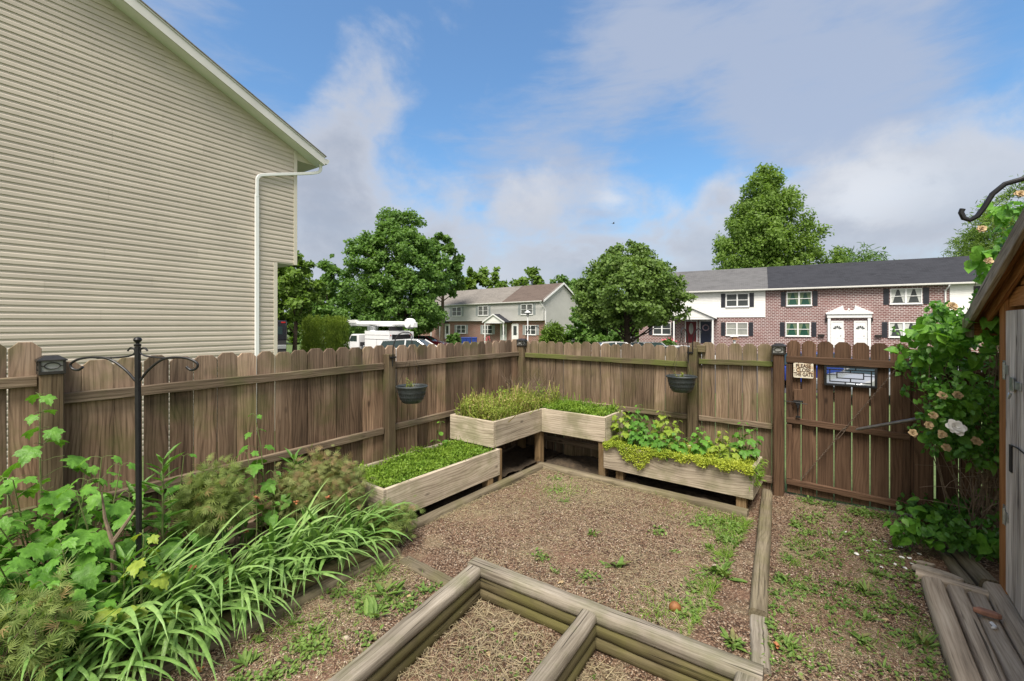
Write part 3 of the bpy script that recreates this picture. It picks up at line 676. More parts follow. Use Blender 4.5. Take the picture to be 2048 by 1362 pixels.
# ---------------------------------------------------------------- timbers
def log(a, b, w, h, mat, name='timber', parent=None, label=None, cat='timber', group=None, tint=None, rnd=.02, cut=0):
    """landscape timber from a to b (top centre line, world points): flat top and bottom, rounded sides"""
    a, b = Vector(a), Vector(b); d = (b-a).normalized(); s = d.cross(ZD).normalized(); n = 12
    bul = .016; side = [(w-bul+bul*math.sqrt(max(0, 1-(q*2-1)**2))*1.25, -h*q) for q in (.0, .06, .18, .34, .5, .66, .82, .94, 1.)]
    prof = [(x, z) for x, z in side]; prof = [(-x, z) for x, z in side[::-1]]+prof; prof = prof[::-1]
    mb = MB(); o3 = random.random()*30; vs = []; gs = []; L = (b-a).length; k = len(prof)
    for i in range(n+1):
        c = a.lerp(b, i/n); j = random.uniform(-.002, .002); jj = random.uniform(-.002, .002)
        for x, z in prof: vs.append(c+s*(x+j)+ZD*(z+jj)); gs.append((L*i/n+o3, x+o3*.37, z+o3*.7))
    fs = [(i*k+q, (i+1)*k+q, (i+1)*k+(q+1) % k, i*k+(q+1) % k) for i in range(n) for q in range(k)]+[tuple(range(k)), tuple(range(n*k, n*k+k))[::-1]]
    mb.add(vs, fs, gs, tint); o = mb.build(name, mat, parent, origin=None if parent is not None else a, auto=True)
    if label: tag(o, label, cat, group)
    return o
def w2(p, z): return W(p.x, p.y, z)
bed = thing('timber_bed', 'sunken square bed of stacked landscape timbers in the foreground', 'raised bed', w2(TA, 0))
dA = (TB-TA).normalized(); dB = (TL-TA).normalized()
nA = Vector((-dA.y, dA.x)); nA = nA if nA.y > 0 else -nA            # towards the inside of the bed
nB = Vector((dB.y, -dB.x)); nB = nB if nB.x > 0 else -nB
tw = .052
for lay in range(3):
    z = .048-.078*lay; mt = M['timber'] if lay == 0 else M['timberg']
    log(w2(TA+nA*tw-dA*.01, z), w2(TB+nA*tw, z), tw-.004*lay, .077, mt, parent=bed)
    log(w2(TA+nB*tw+dB*(2*tw+.012), z-.003), w2(TL+nB*tw, z-.003), tw-.004*lay, .077, mt, parent=bed)
cs = Vector((2.60, 2.848)); ce = Vector((2.70, 4.4))
for lay in range(3):
    z = .05-.078*lay; log(w2(cs, z), w2(ce, z), .046-.003*lay, .077, M['timber'] if lay == 0 else M['timberg'], parent=bed)
for lay in range(3):
    z = .046-.078*lay; log(w2(Vector((3.435, 2.805)), z), w2(Vector((3.47, 4.4)), z), .05, .077, M['timber'] if lay == 0 else M['timberg'], parent=bed)
grp = 'timbers edging the gravel'
log(W(.785+.045, .74, .05), W(.80+.045, 3.0, .05), .047, .085, M['edge'], 'edging_timber', None, 'mossy edging timber under the long low planter box', 'timber', grp)
log(W(.80, .69, .052), W(3.09, .69, .052), .047, .085, M['edge'], 'edging_timber', None, 'mossy edging timber below the sedum box, along the back', 'timber', grp)
log(W(3.15, -.02, .055), W(3.395, 2.22, .05), .047, .09, M['edge'], 'edging_timber', None, 'long straight timber dividing the square of gravel from the gate path', 'timber', grp)
log(W(3.40, 2.235, .02), W(3.475, 2.665, .02), .045, .08, M['timber'], 'edging_timber', None, 'short pale sunken timber between the dividing timber and the stacked bed', 'timber', grp)
log(W(1.07, 3.06, .04), W(1.09, 5.6, .04), .045, .085, M['edge'], 'edging_timber', None, 'pale lower timber in front of the daylilies', 'timber', grp)
log(W(.985, 3.06, .1), W(.99, 5.6, .1), .045, .085, M['timberg'], 'edging_timber', None, 'dark upper timber the daylilies hang over', 'timber', grp)
log(W(1.20, 3.09, .012), W(1.70, 3.10, .016), .05, .05, M['edge'], 'plank', None, 'half buried plank between the daylilies and the stacked bed', 'plank')
grp = 'timbers laid as a step by the shed'
log(W(4.262, 1.19, .075), W(4.30, 3.3, .075), .052, .1, M['plank'], 'step_timber', None, 'cracked outermost timber of the step by the shed', 'timber', grp, rnd=.016)
log(W(4.372, 1.19, .06), W(4.41, 3.3, .06), .042, .09, M['plank'], 'step_timber', None, 'second timber of the step, under the brick piece', 'timber', grp, rnd=.016)
log(W(4.47, 1.19, .045), W(4.51, 3.3, .045), .045, .09, M['plank'], 'step_timber', None, 'third timber of the step, beside the white flake', 'timber', grp, rnd=.016)
log(W(4.57, 1.03, .075), W(4.61, 3.3, .075), .047, .1, M['plank'], 'step_timber', None, 'innermost timber of the step with a rounded end, against the shed door', 'timber', grp, rnd=.03)
log(W(4.385, -.05, .07), W(4.56, .99, .07), .048, .1, M['edge'], 'edging_timber', None, 'mossy timber running from the gate post to the shed under the rose', 'timber', grp)
log(W(4.315, -.02, .045), W(4.462, 1.06, .045), .032, .08, M['edge'], 'edging_timber', None, 'narrow lower timber beside the mossy timber under the rose', 'timber', grp)
log(W(4.19, 1.10, .055), W(4.54, 1.14, .055), .04, .09, M['plank'], 'step_timber', None, 'cross timber with weeds on it at the far end of the step', 'timber', grp)
mb = MB(); mb.prism([(0, .01), (.03, .05), (.1, .07), (.2, .065), (.27, .03), (.25, -.01), (.1, -.02), (.03, -.015)], (UD+VD*.15).normalized(), -VD, ZD, W(4.17, 1.03, .02), .04)
tag(mb.build('flat_stone', M['palerock'], origin=W(4.17, 1.03, .02), bevel=.012, seg=2), 'pale rounded flat stone at the head of the step', 'stone')
mb = MB(); mb.prism([(0, 0), (.1, .005), (.12, .03), (.03, .035)], UD, -VD, ZD, W(4.2, .88, .01), .025)
tag(mb.build('flat_stone', M['palerock'], origin=W(4.2, .88, .01), bevel=.006), 'small pale stone on the gravel behind the head of the step', 'stone')
# round stone and odds and ends
def pebble(name, c, r, mat, label, cat, seed=1):
    n, m = 10, 16; rs = np.random.default_rng(seed); mb = MB(); vs = []
    for i in range(n+1):
        th = math.pi*i/n
        for k in range(m):
            ph = 2*math.pi*k/m; f = 1+.05*math.sin(3*ph+seed)*math.sin(th)
            vs.append(Vector(c)+Vector((r[0]*f*math.sin(th)*math.cos(ph), r[1]*f*math.sin(th)*math.sin(ph), r[2]*math.cos(th))))
    fs = [(i*m+k, (i+1)*m+k, (i+1)*m+(k+1) % m, i*m+(k+1) % m) for i in range(n) for k in range(m)]
    mb.add(vs, fs); return tag(mb.build(name, mat, smooth=True, origin=Vector(c)-Vector((0, 0, r[2]))), label, cat)
pebble('river_stone', W(2.985, 2.47, .028), (.036, .03, .033), M['stone'], 'smooth orange brown egg-shaped stone on the gravel', 'stone', 3)
pebble('river_stone', W(3.06, 1.80, .012), (.02, .016, .014), M['palerock'], 'little tan pebble lying by a dandelion near the dividing timber', 'stone', 5)
pebble('river_stone', W(1.62, 3.83, .012), (.02, .014, .015), M['palerock'], 'little tan pebble beside the left arm of the stacked bed', 'stone', 6)
mb = MB(); o = W(4.40, 1.50, .062)
mb.prism([(0, 0), (.04, -.012), (.1, -.008), (.125, .01), (.1, .032), (.03, .034)], (UD*.9+VD*.1).normalized(), -VD, ZD, o, .03)
tag(mb.build('brick_piece', M['brick1'], origin=o, bevel=.006), 'broken piece of red brick lying on the step timbers', 'brick')
mb = MB(); o = W(4.455, 1.62, .05); mb.prism([(0, 0), (.02, .004), (.03, .03), (.018, .075), (.004, .06), (.012, .03)], UD, -VD, ZD, o, .012)
tag(mb.build('paint_flake', M['petal'], origin=o, bevel=.003), 'white flake lying on the step beside the brick piece', 'debris')
# ---------------------------------------------------------------- shed
sh = thing('garden_shed', 'weathered wooden garden shed with orange brown frame and silver grey door', 'shed', W(4.6, 1.0, 0))
UF, VA, VR, VB, UB = 4.6, 1.0, 2.05, 3.1, 6.3          # front plane, near corner, ridge, far corner, back
RS = .36
def rz(v): return 1.80+RS*((v if v < VR else 2*VR-v)-.55)   # top of the roof over the gable
# gable front: framed opening with door, boards above
mb = MB(); mb.bx((UF, VA, -.05), (UF+.09, VA+.165, rz(VA)-.02)); mb.build('corner_post', M['shed'], sh, bevel=.004)
mb = MB(); mb.bx((UF, VB-.165, -.05), (UF+.09, VB, rz(VB)-.02)); mb.build('corner_post', M['shed'], sh, bevel=.004)
gb_ = MB()
z = 1.86
while z < rz(VR)-.03:
    z1 = min(z+.115, rz(VR)-.02)
    va = max(VA+.17, .55+(z1-1.78)/RS-.02); vb_ = 2*VR-va
    if vb_-va > .1: gb_.bx((UF+.012, va, z), (UF+.03, vb_, z1-.004))
    z += .118
gb_.build('gable_boards', M['shed'], sh)
db = MB(); v = VA+.172
while v < VB-.19:
    w = random.uniform(.085, .12); db.bx((UF-.004+random.uniform(0, .003), v, .1), (UF+.022, min(v+w, VB-.172), 1.835)); v += w+.004
db.build('door', M['shedgrey'], sh, bevel=.002)
for zc in (1.465, .56):
    hg = MB(); hg.bx((UF-.006, VA+.115, zc-.06), (UF-.0005, VA+.165, zc+.06)); hg.tube([W(UF-.01, VA+.17, zc-.05), W(UF-.01, VA+.17, zc+.05)], .008, 8); hg.bx((UF-.009, VA+.18, zc-.02), (UF-.0045, VA+.24, zc+.035)); hg.build('hinge', M['galv'], sh, bevel=.001)
hs = MB(); hs.bx((UF-.012, 1.36, 1.375), (UF-.0045, 1.50, 1.42)); hs.bx((UF-.02, 1.33, 1.36), (UF-.0125, 1.40, 1.44)); hs.tube([W(UF-.03, 1.38, 1.35), W(UF-.035, 1.40, 1.32), W(UF-.03, 1.42, 1.35)], .006, 7); hs.build('hasp', M['galv'], sh, bevel=.002)
st_ = MB(); st_.bx((UF-.012, 1.28, .87), (UF-.0045, 1.325, 1.03)); st_.tube([W(UF-.01, 1.3, 1.03), W(UF-.012, 1.45, 1.045), W(UF-.01, 1.6, 1.04)], .004, 6); st_.build('strap', M['dark'], sh)
# side and back walls
mb = MB(); mb.bx((UF+.091, VA+.01, 0), (UB, VA+.03, rz(VA)-.03)); mb.bx((UF+.091, VB-.03, 0), (UB, VB-.01, rz(VB)-.03)); mb.bx((UB-.02, VA+.031, 0), (UB-.001, VB-.031, 1.9)); mb.build('wall', M['shed'], sh)
def slope_slab(mb, u0, u1, va, vb, t0, t1):
    """slab following the roof between va and vb, from t0 below to t1 below the roof top"""
    vs = []; gs = []
    for u in (u0, u1):
        for v in (va, vb):
            for t in (t1, t0): vs.append(W(u, v, rz(v)-t)); gs.append((v*1.1, u, t))
    mb.add(vs, [(0,1,3,2), (4,6,7,5), (0,4,5,1), (2,3,7,6), (1,5,7,3), (0,2,6,4)], gs)
for va, vb in ((.55, VR), (2*VR-.55, VR)):
    mb = MB(); slope_slab(mb, UF-.10, UF-.072, va, vb, .0, .10); mb.build('rake_board', M['rake'], sh, bevel=.003)
    mb = MB(); slope_slab(mb, UF-.071, UB+.1, va, vb, .012, .028); mb.build('roof_deck', M['shed'], sh)
    mb = MB(); slope_slab(mb, UF-.095, UB+.1, va-.01 if va < VR else va+.01, vb, -.012, -.001); mb.build('roof', M['roofgrey'], sh)
    mb = MB(); slope_slab(mb, UF-.02, UF-.001, va+.03 if va < VR else va-.03, vb, .03, .12); mb.build('fly_rafter', M['shed'], sh)
for vv in (.55, 2*VR-.55-.028):
    mb = MB(); mb.bx((UF-.105, vv-.016, 1.655), (UF-.045, vv+.012, 1.795)); mb.build('fascia_end', M['rake'], sh, bevel=.003)
    mb = MB(); mb.bx((UF-.044, vv-.01, 1.67), (UB+.08, vv+.01, 1.775)); mb.build('fascia', M['shed'], sh)
# basket hook fixed to the shed front
hk = MB(); P = [(4.6, 1.98), (4.6, 2.2), (4.5, 2.237), (4.40, 2.247), (4.32, 2.243), (4.291, 2.236), (4.248, 2.226), (4.219, 2.197), (4.199, 2.154), (4.183, 2.127), (4.165, 2.116), (4.150, 2.125), (4.143, 2.146), (4.147, 2.158)]
hk.tube([W(u-.012 if u > 4.55 else u, 3.0, z) for u, z in P], .0083, 10); hk.bx((4.586, 2.985, 1.97), (4.598, 3.015, 2.21))
tag(hk.build('basket_hook', M['black'], origin=W(4.59, 3.0, 2.0), auto=True), 'black curved iron basket hook reaching out above the shed roof edge', 'plant hook')

# ---------------------------------------------------------------- shepherd hook in the left bed
SU, SV = .877, 4.57
so_ = W(SU, SV, 0); ex = Vector((1, 0, 0))
sp = thing('shepherd_hook', 'tall black double shepherd hook with scrolls standing in the left bed', 'plant hook', W(SU, SV, .05))
def sx(d, z): return Vector((so_.x+d, so_.y, z))
mb = MB(); mb.tube([sx(.012, .03), sx(.006, .8), sx(0, 1.635)], .0135, 10); mb.build('pole', M['black'], sp, auto=True)
mb = MB(); mb.lathe([(.0135, 1.636), (.016, 1.64), (.016, 1.646), (.008, 1.65), (.008, 1.655), (.016, 1.662), (.019, 1.671), (.014, 1.681), (.004, 1.685)], sx(0, 0), 14); mb.build('finial', M['black'], sp, auto=True)
def spline(P, n=7):
    P = [Vector(p) for p in P]; out = []
    for i in range(len(P)-1):
        p0, p1, p2, p3 = P[max(i-1, 0)], P[i], P[i+1], P[min(i+2, len(P)-1)]
        for k in range(n):
            t = k/n; out.append(.5*((2*p1)+(p2-p0)*t+(2*p0-5*p1+4*p2-p3)*t*t+(3*p1-p0-3*p2+p3)*t**3))
    return out+[P[-1]]
for s in (-1, 1):
    q = 1.0 if s > 0 else 1.12
    mb = MB(); mb.tube(spline([sx(s*.012, 1.455), sx(s*.06*q, 1.515), sx(s*.13*q, 1.567), sx(s*.2*q, 1.578), sx(s*.27*q, 1.57), sx(s*.312*q, 1.545), sx(s*.306*q, 1.52), sx(s*.278*q, 1.512), sx(s*.255*q, 1.528)]), .0062, 8)
    mb.build('hook_arm', M['black'], sp, auto=True)
    mb = MB(); mb.tube(spline([sx(s*.19*q, 1.574), sx(s*.11, 1.577), sx(s*.045, 1.585), sx(s*.016, 1.6), sx(s*.018, 1.622), sx(s*.038, 1.627), sx(s*.052, 1.612)]), .0045, 7); mb.build('scroll', M['black'], sp, auto=True)

# hooks on the posts, with hanging pots
def post_hook(label, pts, r=.0055, plate=None):
    mb = MB(); mb.tube(spline(pts), r, 8)
    if plate: mb.bx(*plate)
    return tag(mb.build('post_hook', M['black'], origin=pts[0], auto=True), label, 'plant hook', 'iron hooks on the fence posts')
post_hook('black curved hook on the middle post of the left fence', [W(.11, 2.372, 1.32), W(.11, 2.366, 1.427), W(.115, 2.36, 1.54), W(.13, 2.318, 1.64), W(.17, 2.25, 1.672), W(.22, 2.225, 1.655), W(.25, 2.23, 1.615), W(.262, 2.25, 1.6)], plate=((.098, 2.33, 1.405), (.118, 2.40, 1.42)))
post_hook('black curved hook on the middle post of the back fence, holding the pot', [W(2.40, .112, 1.33), W(2.399, .114, 1.466), W(2.392, .12, 1.605), W(2.385, .17, 1.69), W(2.38, .25, 1.712), W(2.379, .3, 1.68), W(2.381, .305, 1.65), W(2.385, .28, 1.64)], plate=((2.385, .103, 1.43), (2.45, .115, 1.447)))
post_hook('pale weathered hook curving right on the middle post of the back fence', [W(2.447, .105, 1.45), W(2.447, .108, 1.562), W(2.473, .112, 1.662), W(2.51, .115, 1.708), W(2.536, .118, 1.673), W(2.53, .12, 1.655)])
post_hook('thin black hook arching over the fence corner', [W(.103, .05, 1.40), W(.104, .035, 1.5), W(.12, .02, 1.627), W(.185, .02, 1.70), W(.255, .02, 1.727), W(.323, .02, 1.707), W(.335, .02, 1.69)])
def hanging_pot(c, hookp, label, seed):
    t = thing('hanging_pot', label, 'plant pot', c, 'hanging pots on the fence hooks'); rs = random.Random(seed)
    mb = MB(); r = .158
    mb.lathe([(.075, -.165), (.085, -.17), (.1, -.16), (.122, -.11), (.14, -.05), (.147, -.022), (.147, -.018), (.138, -.02), (.118, -.1), (.09, -.15), (.001, -.155)], c, 36, close=False)
    for zz, rr in ((-.055, .1405), (-.065, .138), (-.1, .1275), (-.11, .124)): mb.lathe([(rr, zz-.002), (rr+.003, zz), (rr, zz+.002)], c, 36, close=False)
    for k in range(36):
        a = 2*math.pi*k/36
        for zz, rr in ((-.083, .132), (-.128, .1165)):
            p = c+Vector((math.cos(a)*rr, math.sin(a)*rr, zz)); mb.tube([p+ZD*.008, p-ZD*.008], [.004, .002], 5)
    mb.build('bowl', M['pot'], t, auto=True)
    mb = MB(); mb.lathe([(.146, -.018), (.158, -.012), (.162, 0), (.156, .006), (.148, .002), (.142, -.014)], c, 40, close=False); mb.build('rim', M['pot'], t, auto=True)
    mb = MB(); mb.lathe([(.136, -.035), (.001, -.028)], c, 24, close=False); mb.build('soil', M['soil'], t)
    mb = MB()
    for k in range(4):
        a = 2*math.pi*k/4+.6; mb.tube([c+Vector((.155*math.cos(a), .155*math.sin(a), 0)), c.lerp(hookp, .5)+Vector((.055*math.cos(a), .055*math.sin(a), 0)), hookp], .0017, 5)
    mb.build('hanger_wire', M['bronze'], t)
    L = LF(); sm = MB()
    for k in range(9):
        a = rs.uniform(0, 6.3); d = rs.uniform(0, .08); b0 = c+Vector((d*math.cos(a), d*math.sin(a), -.03)); tp = b0+Vector((rs.uniform(-.03, .03), rs.uniform(-.03, .03), rs.uniform(.04, .13)))
        sm.tube([b0, b0.lerp(tp, .5)+Vector((.008, 0, 0)), tp], .0016, 4)
        for q in range(7):
            p = b0.lerp(tp, .3+.1*q); dv = (rs.uniform(-1, 1), rs.uniform(-1, 1), .3); L.put(OVAL, [p], dv, (0, 0, 1), rs.uniform(.014, .026))
    sm.build('stem', M['stem'], t); L.build('foliage', M['coverdry'], t)
    return t
hanging_pot(W(.262, 2.245, 1.118), W(.262, 2.245, 1.598), 'charcoal hanging pot with a dry sprig, by the middle post of the left fence', 4)
hanging_pot(W(2.381, .30, 1.19), W(2.381, .303, 1.64), 'charcoal hanging pot with green sprigs, by the middle post of the back fence', 9)
# ---------------------------------------------------------------- plants of the yard
def stem_tube(mb, a, b, r0, r1, bend=.0, n=4):
    a, b = Vector(a), Vector(b); s = Vector((random.uniform(-1, 1), random.uniform(-1, 1), random.uniform(0, .6)))*bend*(b-a).length
    mb.tube([a.lerp(b, i/n)+s*(4*(i/n)*(1-i/n)) for i in range(n+1)], [r0+(r1-r0)*i/n for i in range(n+1)], 5)
def sapling(name, label, base, stems, mat, size, seed, gap=.085, group=None, cat='sapling', leaf=MAPLE, stemmat='stem', petl=.7):
    """stems = list of (top point, leaf count); pairs of lobed leaves on stalks up each stem, larger lower down"""
    rs = random.Random(seed); t = thing(name, label, cat, base, group); mb = MB(); L = LF()
    for top, nl in stems:
        a = Vector(base); b = Vector(top); stem_tube(mb, a, b, .007, .0025, .05)
        for k in range(nl):
            q = 1-(k/nl)*.88; p = a.lerp(b, q); ang = k*1.57+rs.uniform(-.5, .5); s = size*(.42+.58*min(1, (1-q)*2.6))*rs.uniform(.8, 1.2)
            for sg in (0, math.pi):
                d = Vector((math.cos(ang+sg), math.sin(ang+sg), rs.uniform(.1, .5))).normalized(); e = p+d*s*petl
                mb.tube([p, p.lerp(e, .5)+ZD*.006, e], .0016, 4)
                dn = Vector((d.x, d.y, rs.uniform(-.75, -.15))); nz = Vector((d.x*.45+rs.uniform(-.3, .3), d.y*.45+rs.uniform(-.3, .3)-.25, 1))
                L.put(leaf, [e-d*s*.1], dn, nz, s*1.25, min(1, max(0, (1.1-.9*(1-q))*rs.uniform(.5, 1))))
    mb.build('stem', M[stemmat], t); L.build('foliage', mat, t); return t
sapling('maple_sapling', 'tall maple sapling with large leaves climbing in front of the nearest left fence post', W(.42, 4.83, .08), [(W(.36, 4.87, 1.36), 13), (W(.55, 4.98, .98), 9), (W(.62, 4.72, .92), 8), (W(.62, 4.95, .78), 8), (W(.85, 4.98, .62), 7), (W(.30, 4.6, .8), 7), (W(.7, 5.05, .85), 8), (W(.5, 4.75, .7), 8), (W(.45, 4.95, .6), 8), (W(.8, 4.88, .48), 8), (W(.35, 5.0, .95), 9), (W(.6, 5.1, .7), 8), (W(.9, 5.05, .72), 8), (W(.75, 4.78, .62), 8), (W(.42, 4.7, .95), 8)], M['maple'], .148, 1, group='maple saplings in the left bed')
sapling('maple_sapling', 'broad bright maple sapling drooping over dead stems, just left of the shepherd hook', W(.66, 4.72, .08), [(W(.58, 4.66, 1.02), 7), (W(.68, 4.60, .98), 6), (W(.72, 4.78, .9), 6), (W(.82, 4.72, .55), 6), (W(.95, 4.86, .5), 6), (W(.9, 4.7, .38), 6), (W(.62, 4.55, .8), 6), (W(.85, 4.85, .72), 7), (W(.98, 4.75, .42), 6), (W(1.0, 4.92, .6), 6), (W(.7, 4.62, .55), 7)], M['maple'], .135, 2, group='maple saplings in the left bed')
sapling('maple_sapling', 'yellow green young maple at the foot of the shepherd hook', W(.96, 4.56, .08), [(W(.955, 4.56, .66), 5), (W(1.0, 4.62, .5), 3)], M['maplelime'], .13, 3, group='maple saplings in the left bed')
sapling('maple_sapling', 'small maple sapling against the middle of the left fence', W(.28, 3.72, .08), [(W(.24, 3.74, 1.06), 7), (W(.3, 3.82, .8), 4)], M['maple'], .12, 4, group='maple saplings in the left bed')
sapling('maple_sapling', 'low maple sprig beside the feathery shrub, right of the shepherd hook', W(.45, 4.25, .08), [(W(.42, 4.24, .9), 4), (W(.5, 4.35, .75), 4)], M['maple'], .11, 5, group='maple saplings in the left bed')
sapling('leafy_perennial', 'dark broad leaved perennial filling the bed behind the daylilies', W(.6, 4.35, .06), [(W(.55, 4.45, .62), 6), (W(.7, 4.3, .5), 6), (W(.5, 4.2, .6), 6), (W(.72, 4.5, .45), 5), (W(.35, 4.35, .6), 6), (W(.42, 4.05, .55), 6)], M['mapledark'], .14, 6, cat='plant')
sapling('leafy_perennial', 'dark broad leaved perennial between the two feathery shrubs', W(.5, 3.65, .06), [(W(.45, 3.7, .66), 6), (W(.6, 3.6, .5), 6), (W(.4, 3.5, .6), 6), (W(.62, 3.78, .5), 5), (W(.5, 3.9, .5), 6)], M['mapledark'], .12, 7, cat='plant', leaf=OVAL)
sapling('leafy_perennial', 'dark leafy clump at the left edge under the maple saplings', W(.8, 5.05, .06), [(W(.8, 5.1, .5), 6), (W(.95, 4.95, .45), 6), (W(.7, 5.15, .62), 6), (W(.55, 5.1, .55), 6)], M['mapledark'], .14, 8, cat='plant')
# dead forked stems
mb = MB(); b0 = W(.80, 4.66, .06); k1 = W(.80, 4.655, .62)
mb.tube([b0, b0.lerp(k1, .5)+Vector((.02, 0, 0)), k1], [.016, .014, .012], 7); mb.tube([k1, W(.77, 4.68, .75), W(.76, 4.69, .88)], [.011, .008, .004], 6); mb.tube([k1, W(.83, 4.6, .72), W(.85, 4.56, .8)], [.011, .008, .003], 6); mb.tube([k1-ZD*.2, W(.86, 4.66, .6)], [.009, .004], 5)
tag(mb.build('dead_stem', M['twig'], origin=b0, auto=True), 'brown dead forked stem among the maple saplings', 'dead plant')
def lily(label, base, h, seed, n=46, r=.16):
    rs = random.Random(seed); t = thing('lily_plant', label, 'plant', base, 'lily stalks in the left bed'); mb = MB(); L = LF(); top = Vector(base)+Vector((rs.uniform(-.04, .04), rs.uniform(-.04, .04), h)); mb.tube([base, Vector(base).lerp(top, .5), top], [.006, .006, .004], 6)
    for k in range(n):
        q = .15+.85*(k/n)**.8; a = k*2.4; p = Vector(base).lerp(top, q); up = .1+.9*q*q
        L.put(LANCE, [p], (math.cos(a), math.sin(a), up), (-math.cos(a)*up, -math.sin(a)*up, 1), r*rs.uniform(.7, 1.15)*(1.15-.35*q), rs.uniform(.2, 1))
    mb.build('stem', M['stem'], t); L.build('foliage', M['lilyl'], t); return t
lily('leafy lily stalk rising just right of the shepherd hook pole', W(.62, 4.40, .06), .9, 11); lily('shorter lily stalk beside the taller one, behind the hook pole', W(.55, 4.52, .06), .72, 12); lily('lily stalk close to the left fence behind the feathery shrub', W(.25, 4.1, .06), .6, 13); lily('lily stalk by the fence left of the brown feathery shrub', W(.3, 3.45, .06), .62, 14); lily('lily stalk low in the bed under the broad maple sapling', W(.85, 4.62, .06), .5, 15)
# feathery shrubs
def feathery(label, base, cen, rad, n, mat, seed, lsize=.052, stems=30):
    n = int(n*1.7)
    g = np.random.default_rng(seed); rs = random.Random(seed); t = thing('feathery_shrub', label, 'shrub', base, 'feathery leaved shrubs in the left bed'); mb = MB(); L = LF(); c = np.array(cen)
    k = stems*3; d = norm(g.normal(0, 1, (k, 3)))*(g.uniform(.45, 1, (k, 1))); d[:, 2] = np.abs(d[:, 2])*1.0-.25; tips = c+d*np.array(rad)
    ti = tips[g.integers(0, k, n)]; P = ti+g.normal(0, 1, (n, 3))*np.array(rad)*.2; P[:, 2] = np.maximum(P[:, 2], base[2]+.04)
    o = norm(P-c); L.put(FEATHER, P, o*.7+g.normal(0, .6, (n, 3)), o*.5+g.normal(0, .4, (n, 3))+np.array([.05, -.35, .8]), lsize*g.uniform(.6, 1.3, n), np.clip(.5+.5*(P[:, 2]-c[2])/rad[2]*.3+g.normal(0, .25, n), 0, 1))
    for q in range(k):
        b0 = Vector(base)+Vector((g.normal(0, .05), g.normal(0, .05), 0)); stem_tube(mb, b0, tips[q], .004, .0015, .12)
    mb.build('stem', M['twig'], t); L.build('foliage', mat, t); return t
feathery('yellow green feathery shrub in the middle of the left bed', W(.52, 4.1, .06), W(.5, 4.1, .58), (.2, .19, .25), 1300, M['feath'], 21)
feathery('wide browning feathery shrub beside the long low planter box', W(.5, 3.34, .06), W(.46, 3.36, .40), (.34, .28, .30), 2600, M['feathb'], 22)
feathery('feathery shrub at the lower left corner of the view', W(1.02, 5.08, .06), W(1.02, 5.07, .44), (.26, .24, .26), 430, M['feath'], 23)
feathery('thin feathery seedling trailing over the end of the low planter box', W(.86, 3.02, .04), W(.88, 2.98, .17), (.2, .24, .16), 520, M['feath'], 24, .05, 10)
# daylilies: arching strap leaves
def daylily(label, base, n, ln, seed, lean=(0, 0)):
    g = np.random.default_rng(seed); t = thing('daylily_clump', label, 'plant', base, 'daylily clumps along the bed edge'); V = []; Fq = []; T = []; b = 0; S = 9
    for k in range(n):
        a = g.random()*6.283; d = np.array([math.cos(a)+lean[0], math.sin(a)+lean[1]]); d /= max(.3, np.hypot(*d)); l = ln*g.uniform(.6, 1.15); el = R(g.uniform(28, 82)); cur = g.uniform(.5, 2.0); w = g.uniform(.0095, .0155)
        p = np.array([base[0]+g.normal(0, .05), base[1]+g.normal(0, .05), base[2]]); tt = g.random(); sd = np.array([-d[1], d[0], 0]); tw = g.normal(0, .25)
        for i in range(S+1):
            q = i/S; ang = el-cur*q*q*1.15; dr = np.array([d[0]*math.cos(ang), d[1]*math.cos(ang), math.sin(ang)])
            if i: p = p+dr*l/S; p[2] = max(p[2], .055+.02*(k % 3))
            ww = w*(1.0-.25*abs(q-.35))*(1 if q < .7 else max(.06, (1-q)/.3)); nz = np.cross(sd, dr); e = sd*math.cos(tw*q)+nz*math.sin(tw*q)
            V += [p-e*ww+nz*ww*.45, p, p+e*ww+nz*ww*.45]; T += [tt]*3
        for i in range(S): Fq += [(b+3*i, b+3*i+1, b+3*i+4, b+3*i+3), (b+3*i+1, b+3*i+2, b+3*i+5, b+3*i+4)]
        b += 3*(S+1)
    npmesh('foliage', np.array(V), np.array(Fq), M['strap'], t, True, tint=np.array(T))
    return t
dl = [(.93, 4.90, 88, .62, 'daylily clump at the lower left corner, arching over the timbers'), (.90, 4.66, 92, .64, 'large daylily clump below the shepherd hook'), (.88, 4.40, 96, .66, 'daylily clump spilling furthest over the timbers onto the gravel'), (.84, 4.12, 80, .62, 'daylily clump in the middle of the bed edge'), (.82, 3.84, 78, .60, 'daylily clump below the gap between the feathery shrubs'), (.80, 3.56, 70, .58, 'daylily clump in front of the browning feathery shrub'), (.82, 3.28, 62, .55, 'daylily clump nearest the long low planter box'), (.80, 5.15, 50, .6, 'daylily clump cut by the left edge of the view')]
for i, (u, v, n, l, lb) in enumerate(dl): daylily(lb, W(u, v, .07), n, l, 60+i, lean=(1.0, -.22))
def bloom(p, mat, r, seed, label, stemto=None, name='withered_bloom', cat='flower', group=None):
    rs = random.Random(seed); t = thing(name, label, cat, stemto if stemto is not None else p, group); L = LF()
    for k in range(12):
        a = k*2.4; L.put(OVAL, [p], (math.cos(a), math.sin(a), rs.uniform(-.2, 1.2)), (-math.cos(a), -math.sin(a), 1), r*rs.uniform(.8, 1.4))
    L.build('petals', M[mat], t)
    if stemto is not None: mb = MB(); mb.tube([stemto, Vector(stemto).lerp(Vector(p), .6)+Vector((.01, .01, .02)), p], [.003, .003, .002], 5); mb.build('stem', M['stem'], t)
    return t
